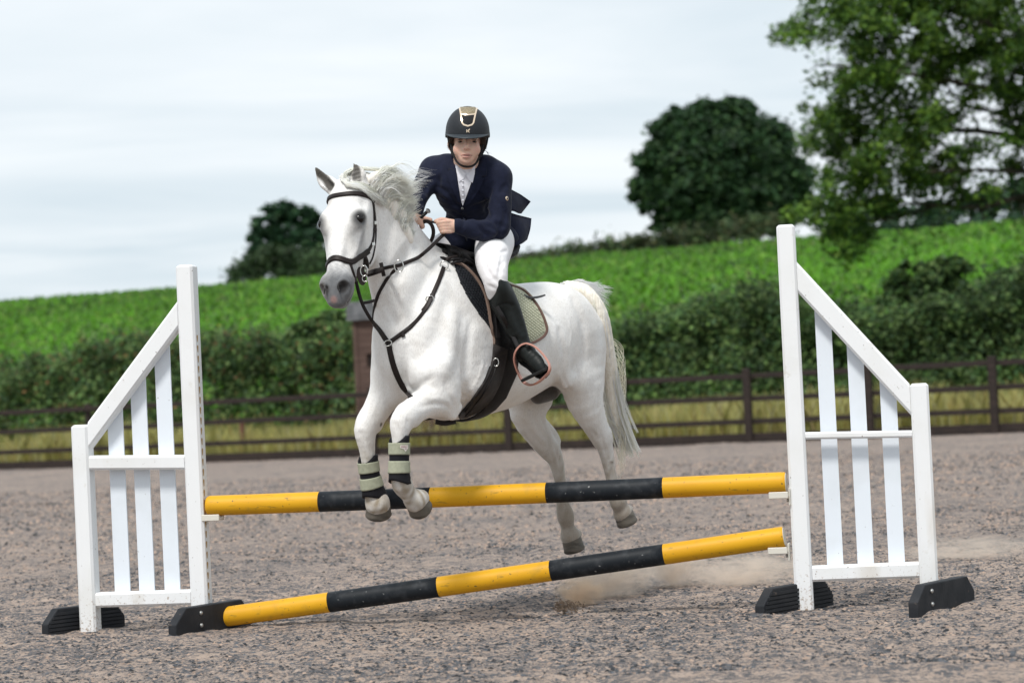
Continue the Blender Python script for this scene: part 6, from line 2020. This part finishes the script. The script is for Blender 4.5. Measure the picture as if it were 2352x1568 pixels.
# reins: near rein over the neck to the left hand
leather('rein', HS_, [(839, 629, zb + .0), (858, 622, 11.98), (880, 616), (900, 611), (917, 609), (936, 602), (956, 594), (974, 581, 12.17), (990, 567, 12.22), (1006, 551, 12.26), (1022, 536, 12.29)], .017, bridle, .004, .004)
leather('rein_stop', HS_, [(875, 604, 11.99), (877, 612, 11.985), (879, 622, 11.985), (882, 634, 11.99)], .018, bridle, .006)
leather('rein', HS_, [(843, 631, 11.97), (862, 625, 11.97), (880, 619, 11.97)], .024, bridle, .005, .004)
# rein hanging in a loop from the right hand to the far side of the neck
leather('rein', HS_, [(965, 515, 12.30), (978, 508, 12.29), (989, 513, 12.29), (995, 526, 12.295), (995, 541, 12.31), (988, 557, 12.34), (977, 572, 12.37), (966, 586, 12.41)], .018, bridle, .004, .002)
# the far rein on the other side of the neck
leather('rein', HS_, [(962, 512, 12.33), (945, 520, 12.45), (915, 545, 12.52), (870, 590, 12.42), (800, 625, 12.20), (760, 622, 12.05)], .017, bridle, .004)

# ---- breastplate with running martingale
bp = empty('breastplate', tuple(H(.25, 0, -.45))); tag(bp, 'dark brown leather breastplate crossing the white horse chest', 'breastplate')
leather('shoulder_strap', HS_, [(1019, 614), (1010, 640), (1000, 664), (991, 684), (984, 700), (974, 716), (960, 734), (945, 749), (930, 761), (917, 770), (903, 780), (893, 788)], .021, bp, .005)
leather('adjuster', HS_, [(994, 678), (986, 697), (978, 709), (972, 716)], .025, bp, .005, .005)
leather('keeper', HS_, [(921, 763), (925, 768), (928, 774)], .018, bp, .005, .004)
leather('neck_strap', HS_, [(893, 789), (884, 776), (876, 763), (866, 750), (858, 742)], .026, bp, .006)
leather('chest_strap', HS_, [(893, 786), (896, 806), (901, 828), (907, 848), (916, 870), (928, 892), (943, 912)], .028, bp, .005)
leather('belly_strap', HS_, [(1000, 968, 12.3), (1020, 972, 12.33), (1045, 968, 12.38)], .024, bp, .006)
leather('martingale_fork', HS_, [(858, 744), (857, 728), (859, 712), (863, 695), (869, 676), (878, 658), (890, 638), (902, 625, 12.0), (912, 616, 11.985)], .016, bp, .005)
leather('martingale_fork', HS_, [(864, 748, 11.97), (853, 735, 11.93), (843, 719, 11.92), (834, 702, 11.92), (827, 683, 11.92), (822, 664, 11.92), (818, 646, 11.92)], .016, bp, .005)
ring('martingale_ring', P(916, 611, 11.975), IR, IU, .021, .028, .003, M_metal, bp)
hb2 = HS_.hit(1018, 612)
ring('saddle_ring', hb2[0] + hb2[1] * .01, IR + .4 * IU, IU - .4 * IR, .020, .020, .003, M_metal, bp)
for x, y in ((893, 788), (988, 688)):
    h_ = HS_.hit(x, y); ring('buckle', h_[0] + h_[1] * .010, IR + .3 * IU, IU - .3 * IR, .018, .013, .0028, M_metal, bp)
leather('side_strap', HS_, [(832, 696, 11.97), (848, 694, 11.99), (860, 690, 12.02)], .014, bp, .004)

# ---- saddle pad (sage woven squares, brown binding), half pad, saddle, girth, stirrup
pad = empty('saddle_pad', tuple(H(-.4, .2, -.2))); tag(pad, 'sage green basket weave saddle pad with brown binding', 'saddle pad')
PADO = [(1040, 600), (1075, 600), (1120, 612), (1165, 650), (1185, 659), (1203, 667), (1218, 681), (1229, 695), (1240, 712), (1249, 731), (1256, 752), (1255, 764), (1248, 774), (1236, 782), (1218, 790), (1190, 796), (1160, 800), (1137, 790), (1130, 757), (1112, 731), (1088, 698), (1066, 655)]
patch('pad_cloth', HS_, PADO, .004, .008, M_pad, pad, step=7, relax=3, mirror=mir)
PSU = []
_o = [o for o in pad.children][0]
PSU = Surf([np.array(v.co) + np.array(pad.location) for v in _o.data.vertices], [tuple(p.vertices) for p in _o.data.polygons])
leather('binding', PSU, [(1172, 655), (1185, 659), (1203, 667), (1218, 681), (1229, 695), (1240, 712), (1249, 731), (1255.5, 752), (1254.5, 764), (1247, 774), (1235, 782), (1218, 789.5), (1195, 795), (1170, 799)], .013, pad, .006, .001, mat('brown_binding', (.13, .075, .06), .6, .3))
# basket weave: raised blocks, alternating
wv = MB(); wcount = 0
blk = None
import itertools
e1 = np.array([.78, .62]); e2 = np.array([-.34, .94])        # weave directions on the photo sheet
def inpoly(p, poly):
    c = False; j = len(poly) - 1
    for i in range(len(poly)):
        if (poly[i][1] > p[1]) != (poly[j][1] > p[1]) and p[0] < (poly[j][0] - poly[i][0]) * (p[1] - poly[i][1]) / (poly[j][1] - poly[i][1] + 1e-9) + poly[i][0]: c = not c
        j = i
    return c
PIN = [(1178, 662), (1202, 672), (1225, 696), (1243, 728), (1250, 754), (1246, 768), (1218, 784), (1200, 786), (1190, 760), (1180, 715), (1172, 670)]
for a in range(-16, 17):
    for b in range(-14, 30):
        c2 = np.array([1205.0, 720.0]) + e1 * (a * 6.6 + (b % 2) * 3.3) + e2 * b * 5.4
        if not inpoly(c2, PIN): continue
        q = [c2 + e1 * sx * 2.9 + e2 * sy * 2.3 for sx, sy in ((-1, -1), (1, -1), (1, 1), (-1, 1))]
        hh = [PSU.hit(*w) for w in q]; hc = PSU.hit(*c2)
        if any(h_ is None for h_ in hh) or hc is None: continue
        nv = hc[1]
        lo = [h_[0] + nv * .0005 for h_ in hh]; hi = [h_[0] + (hc[0] - h_[0]) * .22 + nv * .0045 for h_ in hh]
        wv.add(lo + hi, [(4, 5, 6, 7), (0, 1, 5, 4), (1, 2, 6, 5), (2, 3, 7, 6), (3, 0, 4, 7)]); wcount += 1
ob = wv.build('weave_block', M_pad, pad, False); ob['kind'] = 'stuff'

halfp = empty('half_pad', tuple(H(-.25, .25, -.2))); tag(halfp, 'black woven half pad between the saddle and the white shoulder', 'saddle pad')
HPO = [(1040, 598), (1060, 604), (1082, 622), (1100, 645), (1116, 675), (1124, 710), (1130, 745), (1134, 770), (1124, 752), (1105, 728), (1080, 694), (1058, 654), (1044, 618)]
patch('pad_face', [PSU, HS_], HPO, .001, .012, M_half, halfp, step=6, relax=3, mirror=mir)
_o = halfp.children[0]
HPS = Surf([np.array(v.co) + np.array(halfp.location) for v in _o.data.vertices], [tuple(p.vertices) for p in _o.data.polygons])
wv = MB()
for a in range(-14, 15):
    for b in range(-18, 19):
        c2 = np.array([1092.0, 690.0]) + np.array([.62, .78]) * (a * 7.4 + (b % 2) * 3.7) + np.array([-.80, .6]) * b * 5.0
        if not inpoly(c2, [(1046, 612), (1066, 616), (1086, 636), (1104, 665), (1116, 700), (1122, 740), (1104, 722), (1080, 688), (1060, 652)]): continue
        q = [c2 + np.array([.62, .78]) * sx * 3.1 + np.array([-.80, .6]) * sy * 2.0 for sx, sy in ((-1, -1), (1, -1), (1, 1), (-1, 1))]
        hh = [HPS.hit(*w) for w in q]; hc = HPS.hit(*c2)
        if any(h_ is None for h_ in hh) or hc is None: continue
        nv = hc[1]
        lo = [h_[0] + nv * .0005 for h_ in hh]; hi = [h_[0] + (hc[0] - h_[0]) * .3 + nv * .005 for h_ in hh]
        wv.add(lo + hi, [(4, 5, 6, 7), (0, 1, 5, 4), (1, 2, 6, 5), (2, 3, 7, 6), (3, 0, 4, 7)])
ob = wv.build('weave_block', M_half, halfp, False); ob['kind'] = 'stuff'

saddle = empty('saddle', tuple(H(-.35, 0, -.05))); tag(saddle, 'black leather jumping saddle with taupe piped flap and wide girth', 'saddle')
FLAP = [(1042, 602), (1060, 606), (1080, 622), (1098, 644), (1114, 673), (1122, 705), (1127, 738), (1134, 768), (1136, 785), (1131, 818), (1140, 812), (1160, 806), (1176, 800), (1184, 780), (1186, 740), (1182, 700), (1172, 660), (1150, 640), (1110, 605), (1070, 592)]
patch('flap', [HPS, PSU, HS_], FLAP, .004, .010, M_sadl, saddle, step=6, relax=4, mirror=mir)
_o = saddle.children[0]
FLS = Surf([np.array(v.co) + np.array(saddle.location) for v in _o.data.vertices], [tuple(p.vertices) for p in _o.data.polygons])
leather('flap_piping', [FLS, HPS], [(1044, 604), (1062, 609), (1081, 625), (1098, 646), (1113, 674), (1121, 706), (1126, 738), (1133, 766), (1135, 785), (1132, 806), (1129, 820)], .014, saddle, .009, .0, M_pipe)
leather('knee_roll', [FLS, HPS], [(1064, 600), (1086, 612), (1106, 634), (1122, 664), (1132, 700), (1138, 740), (1143, 775)], .022, saddle, .016, .0, M_sadl)
# seat, pommel, cantle
sf = Field(H(-.3, 0, .0), [HF, HL, HU], (-.36, -.30, -.22), (.34, .30, .24), .006)
sf.chain([H(.10, 0, .005), H(-.02, 0, .02), H(-.2, 0, .0), H(-.38, 0, .03), H(-.45, 0, .08)], [.075, .10, .14, .17, .15], [.05, .045, .035, .035, .025], U=HL, k=.03)
for s in (-1, 1):
    sf.chain([H(.06, s * .05, .0), H(-.04, s * .12, -.05), H(-.10, s * .17, -.10)], [.03, .025, .02], [.05, .06, .06], U=HL, k=.04)
SV, SQ = sf.mesh(smooth=1)
wmesh('seat', SV, SQ, M_sadl, saddle)
SSU = Surf(SV, SQ)
# pommel arch and the strap bundle at its foot
g = MB(); g.tube(catmull([P(997, 592, 12.42), P(1012, 583, 12.40), P(1030, 578, 12.385), P(1045, 577, 12.38), P(1054, 584, 12.385), P(1052, 594, 12.385)], 20), [.012] * 3 + [.017] * 14 + [.014] * 3, 12); g.build('pommel', M_sadl, saddle, True)
for i, (a, b) in enumerate([((1000, 594), (1034, 598)), ((1008, 600), (1050, 588)), ((1020, 606), (1056, 594)), ((1012, 604), (1040, 592)), ((1030, 612), (1060, 600))]):
    m_ = ((a[0] + b[0]) / 2, (a[1] + b[1]) / 2 - 4 + 3 * (i % 2))
    g = MB(); g.tube(catmull([P(*a, 12.33), P(*m_, 12.30), P(*b, 12.32)], 10), .0065, 8); g.build('tie_strap', M_lea if i % 2 else M_sadl, saddle, True)
# girth: under the belly, both sides
GO = [(1133, 790), (1162, 800), (1162, 808), (1156, 835), (1150, 861), (1140, 886), (1127, 911), (1110, 930), (1092, 943), (1070, 953), (1052, 957), (1051, 951), (1080, 918), (1109, 876), (1122, 846), (1128, 826), (1130, 810)]
patch('girth', [FLS, HS_], GO, .004, .012, M_girth, saddle, step=6, relax=2, mirror=mir)
leather('girth_edge', HS_, [(1124, 842), (1110, 878), (1082, 919), (1056, 951)], .008, saddle, .016, .002, M_sadl)
leather('girth_edge', HS_, [(1131, 846), (1117, 882), (1090, 922), (1062, 952)], .006, saddle, .018, .002, M_sadl)
h_ = HS_.hit(1131, 832); ring('girth_ring', h_[0] + h_[1] * .02, IR, IU, .013, .019, .003, M_metal, saddle)
# girth straps under the belly to the other side
pts = [H(-.22, l, -.80 + .55 * (abs(l) / .33) ** 3) for l in np.linspace(-.30, .30, 13)]
q3 = [HS_.near(p) for p in pts]
ribbon('girth', np.array([a + b * .004 for a, b in q3]), [b for a, b in q3], .10, .010, M_sadl, saddle)
# stirrup leather and stirrup
zst = PX(anN)[2]
leather('stirrup_leather', BTS, [(1141, 704, PX(knN)[2] - .03), (1155, 728, PX(knN)[2] - .035), (1172, 760, zst - .03), (1190, 797, zst - .055)], .020, saddle, .004, .002, M_sadl)
zt = zst - .055
STO = [(1209, 790, zt), (1196, 795, zt), (1186, 808, zt), (1183, 826, zt + .01), (1188, 846, zt + .02), (1196, 864, zt + .03), (1205, 877, zt + .03), (1220, 882, zt + .01), (1236, 876, zt - .03), (1252, 862, zt - .05), (1261, 850, zt - .06), (1260, 836, zt - .05), (1251, 821, zt - .03), (1238, 806, zt - .02), (1224, 795, zt - .01), (1209, 790, zt)]
pts = catmull([P(*q) for q in STO], 60)
st_ = empty('stirrup', tuple(P(1209, 790, zt)))
COL.objects.unlink(st_); bpy.data.objects.remove(st_)
cen = pts.mean(0)
ribbon('stirrup', pts, [nrm(p - cen) for p in pts], .021, .008, M_rose, saddle)
V = []
tr = [P(1203, 872, zt + .01), P(1257, 846, zt - .065)]
axt = nrm(tr[1] - tr[0]); upn = nrm(np.cross(axt, IC)); 
if upn[2] < 0: upn = -upn
fwn = np.cross(axt, upn)
g = MB(); g.box((tr[0] + tr[1]) / 2, axt, fwn, upn, np.linalg.norm(tr[1] - tr[0]) / 2, .032, .008, .004); g.build('tread', M_sole, saddle)
g = MB(); c_ = P(1211, 795, zt - .012); g.tube([c_, c_ + IC * .006], [.009, .007], 12); g.build('stirrup_pin', M_sole, saddle, True)
# far stirrup, mirrored
ribbon('stirrup', np.array([mir(p) for p in pts]), [nrm(mir(p) - mir(cen)) for p in pts], .026, .009, M_rose, saddle)

# ---- tendon boots on the forelegs
def tendon_boot(label, axis, ra, rb, back, y0, emblem):
    """shell round the cannon with two sage straps; axis: world points from top to bottom"""
    root = empty('tendon_boot', tuple(axis[-1])); tag(root, label, 'horse boot', 'tendon boots on the forelegs')
    n = 18; k = 28
    cv = catmull(axis, n); A_ = np.interp(np.linspace(0, 1, n), np.linspace(0, 1, len(ra)), ra); B_ = np.interp(np.linspace(0, 1, n), np.linspace(0, 1, len(rb)), rb)
    def shell(t0, t1, grow, th, nm, m_, slant=0.0, m=10):
        V, Fc = [], []
        ts = np.linspace(t0, t1, m)
        for lay in (0, 1):
            for t in ts:
                for j in range(k):
                    a = 2 * PI * j / k
                    tt = np.clip(t + slant * math.cos(a) * ((t - .5) * 2) , 0, 1) if slant else t
                    u = tt * (n - 1); i = min(int(u), n - 2); f_ = u - i
                    c = cv[i] * (1 - f_) + cv[i + 1] * f_; ax = nrm(cv[i + 1] - cv[i])
                    fr = nrm(back - ax * (back @ ax)); sd_ = np.cross(ax, fr)
                    aa = A_[i] * (1 - f_) + A_[i + 1] * f_; bb = B_[i] * (1 - f_) + B_[i + 1] * f_
                    o_ = grow + (th if lay else 0)
                    V.append(c + fr * math.cos(a) * (bb + o_) + sd_ * math.sin(a) * (aa + o_))
        q = m * k
        for i in range(m - 1):
            for j in range(k):
                a, b = i * k + j, i * k + (j + 1) % k
                Fc += [(a, a + k, b + k, b), (q + a, q + b, q + b + k, q + a + k)]
        for j in range(k):
            b = (j + 1) % k; Fc += [(j, b, q + b, q + j), ((m - 1) * k + j, q + (m - 1) * k + j, q + (m - 1) * k + b, (m - 1) * k + b)]
        return wmesh(nm, V, Fc, m_, root)
    shell(0, 1, .006, .008, 'shell', M_neo, .16, 16)
    for t0, t1 in ((.14, .36), (.47, .71)):
        shell(t0, t1, .0145, .004, 'strap', M_green)
    return root
CNr = [P(*PX(p)) for p in NEAR_CANNON]
axN = [nf(917, 1000, .178), nf(917, 1030, .177), nf(917, 1062, .176), nf(917, 1090, .175), nf(919, 1112, .174)]
tendon_boot('sage and black tendon boot with printed shield badge on the raised foreleg', axN, [.033, .030, .029, .031, .036], [.038, .036, .036, .040, .050], -HF, 0, True)
axF = [PL(844, 1046, -.18), PL(847, 1072, -.18), PL(851, 1098, -.18), PL(856, 1122, -.18), PL(862, 1146, -.18)]
tendon_boot('sage and black tendon boot with plain straps on the lower foreleg', axF, [.034, .031, .031, .035, .040], [.039, .037, .038, .046, .058], -HF, 0, False)
# shield badge on the upper strap of the near boot
_t = [o for o in COL.objects if o.name.startswith('strap') and o.parent and o.parent.name == 'tendon_boot'][0]
TBS = Surf([np.array(v.co) + np.array(_t.parent.location) for v in _t.data.vertices], [tuple(p.vertices) for p in _t.data.polygons])
M_badge = mat('badge_white', (.72, .66, .62), .6, .3); M_badget = mat('badge_ink', (.20, .06, .06), .6, .3)
bo = patch('badge', TBS, [(919.5, 1022), (936.5, 1022), (936.5, 1029.5), (933.5, 1032), (931, 1036.5), (927.5, 1031), (919.5, 1028.5)], .0005, .002, M_badge, _t.parent, step=2.5, relax=1)
for i, (x0_, x1_, y0_, y1_) in enumerate([(921, 921.9, 1023.4, 1027.6), (923.2, 924.1, 1023.4, 1027.6), (925.4, 926.3, 1023.4, 1027.6), (927.6, 929.2, 1023.4, 1024.3), (927.6, 928.5, 1024.3, 1027.6), (930.4, 931.3, 1023.4, 1027.6), (932.6, 934.6, 1023.4, 1024.3), (932.6, 934.6, 1026.7, 1027.6), (929.6, 932.8, 1029.6, 1031)]):
    patch('badge_lettering', TBS, [(x0_, y0_), (x1_, y0_), (x1_, y1_), (x0_, y1_)], .0026, .0006, M_badget, bo, step=2.5, relax=0)
# ------------------------------------------------------------------ dust kicked up by the hind hooves
def dust_mat(name, dens, sc, col):
    m_ = bpy.data.materials.new(name); m_.use_nodes = True
    t = m_.node_tree; t.nodes.clear()
    out = t.nodes.new('ShaderNodeOutputMaterial'); pv = t.nodes.new('ShaderNodeVolumePrincipled')
    pv.inputs['Color'].default_value = (*col, 1); pv.inputs['Anisotropy'].default_value = .2
    tc = t.nodes.new('ShaderNodeTexCoord')
    ln = t.nodes.new('ShaderNodeVectorMath'); ln.operation = 'LENGTH'; t.links.new(tc.outputs['Object'], ln.inputs[0])
    mr = t.nodes.new('ShaderNodeMapRange'); mr.interpolation_type = 'SMOOTHSTEP'
    mr.inputs[1].default_value = 1.0; mr.inputs[2].default_value = .1; t.links.new(ln.outputs['Value'], mr.inputs[0])
    nz = t.nodes.new('ShaderNodeTexNoise'); nz.inputs['Scale'].default_value = sc; nz.inputs['Detail'].default_value = 5; nz.inputs['Roughness'].default_value = .6; nz.inputs['Distortion'].default_value = .6
    t.links.new(tc.outputs['Object'], nz.inputs[0])
    m2 = t.nodes.new('ShaderNodeMapRange'); m2.inputs[1].default_value = .42; m2.inputs[2].default_value = .72; t.links.new(nz.outputs[0], m2.inputs[0])
    mu = t.nodes.new('ShaderNodeMath'); mu.operation = 'MULTIPLY'; t.links.new(mr.outputs[0], mu.inputs[0]); t.links.new(m2.outputs[0], mu.inputs[1])
    m3 = t.nodes.new('ShaderNodeMath'); m3.operation = 'MULTIPLY'; m3.inputs[1].default_value = dens; t.links.new(mu.outputs[0], m3.inputs[0])
    t.links.new(m3.outputs[0], pv.inputs['Density']); t.links.new(pv.outputs[0], out.inputs['Volume'])
    return m_
def dust(label, x, y, rx, ry, rz, dens, sc, col=(.93, .83, .73)):
    g0 = gp(x, y)
    bm = bmesh.new(); bmesh.ops.create_icosphere(bm, subdivisions=3, radius=1.0)
    me = bpy.data.meshes.new('dust_cloud'); bm.to_mesh(me); bm.free()
    me.materials.append(dust_mat('dust', dens, sc, col))
    o = bpy.data.objects.new('dust_cloud', me); o.location = (g0[0], g0[1], rz * .72); o.scale = (rx, ry, rz)
    link(o); tag(o, label, 'dust', kind='stuff')
dust('brown puff of sand thrown up where the hind hoof took off', 1335, 1392, .16, .16, .10, 70, 2.6, (.78, .64, .50))
dust('pale dust drifting behind the first puff of sand', 1410, 1372, .28, .25, .15, 42, 2.3)
dust('round pale dust puff under the slanting pole', 1555, 1352, .20, .2, .17, 46, 2.1)
dust('thin dust trail reaching towards the wing with the thin bar', 1720, 1352, .42, .35, .13, 20, 2.0)
dust('faint dust haze drifting beyond the short post of the thin barred wing', 2230, 1290, .55, .4, .10, 10, 2.0)
# clods in the air and a scuffed hollow rim where the hoof pushed off
dr = np.random.default_rng(5); V, Fc = [], []
for q in range(360):
    c = gp(1290 + abs(dr.normal(0, 26)) * (1 if dr.random() < .75 else -.35), 1404 + dr.normal(0, 5)); c = c + A(0, dr.normal(0, .05), abs(dr.normal(0, .022)) + .004)
    s_ = .0035 + .007 * dr.random() ** 2; n0 = len(V)
    for b in np.array([[1, 0, -.3], [-.5, .9, -.3], [-.6, -.8, -.3], [0, 0, .9]]) * (1 + .5 * (dr.random((4, 3)) - .5)): V.append(c + b * s_)
    Fc += [(n0, n0 + 1, n0 + 3), (n0 + 1, n0 + 2, n0 + 3), (n0 + 2, n0, n0 + 3), (n0, n0 + 2, n0 + 1)]
tag(wmesh('flying_sand', V, Fc, mat('damp_sand', (.13, .095, .07), .9, .2), smooth=False), 'dark clods of sand and rubber flung up behind the hooves', 'sand', kind='stuff')
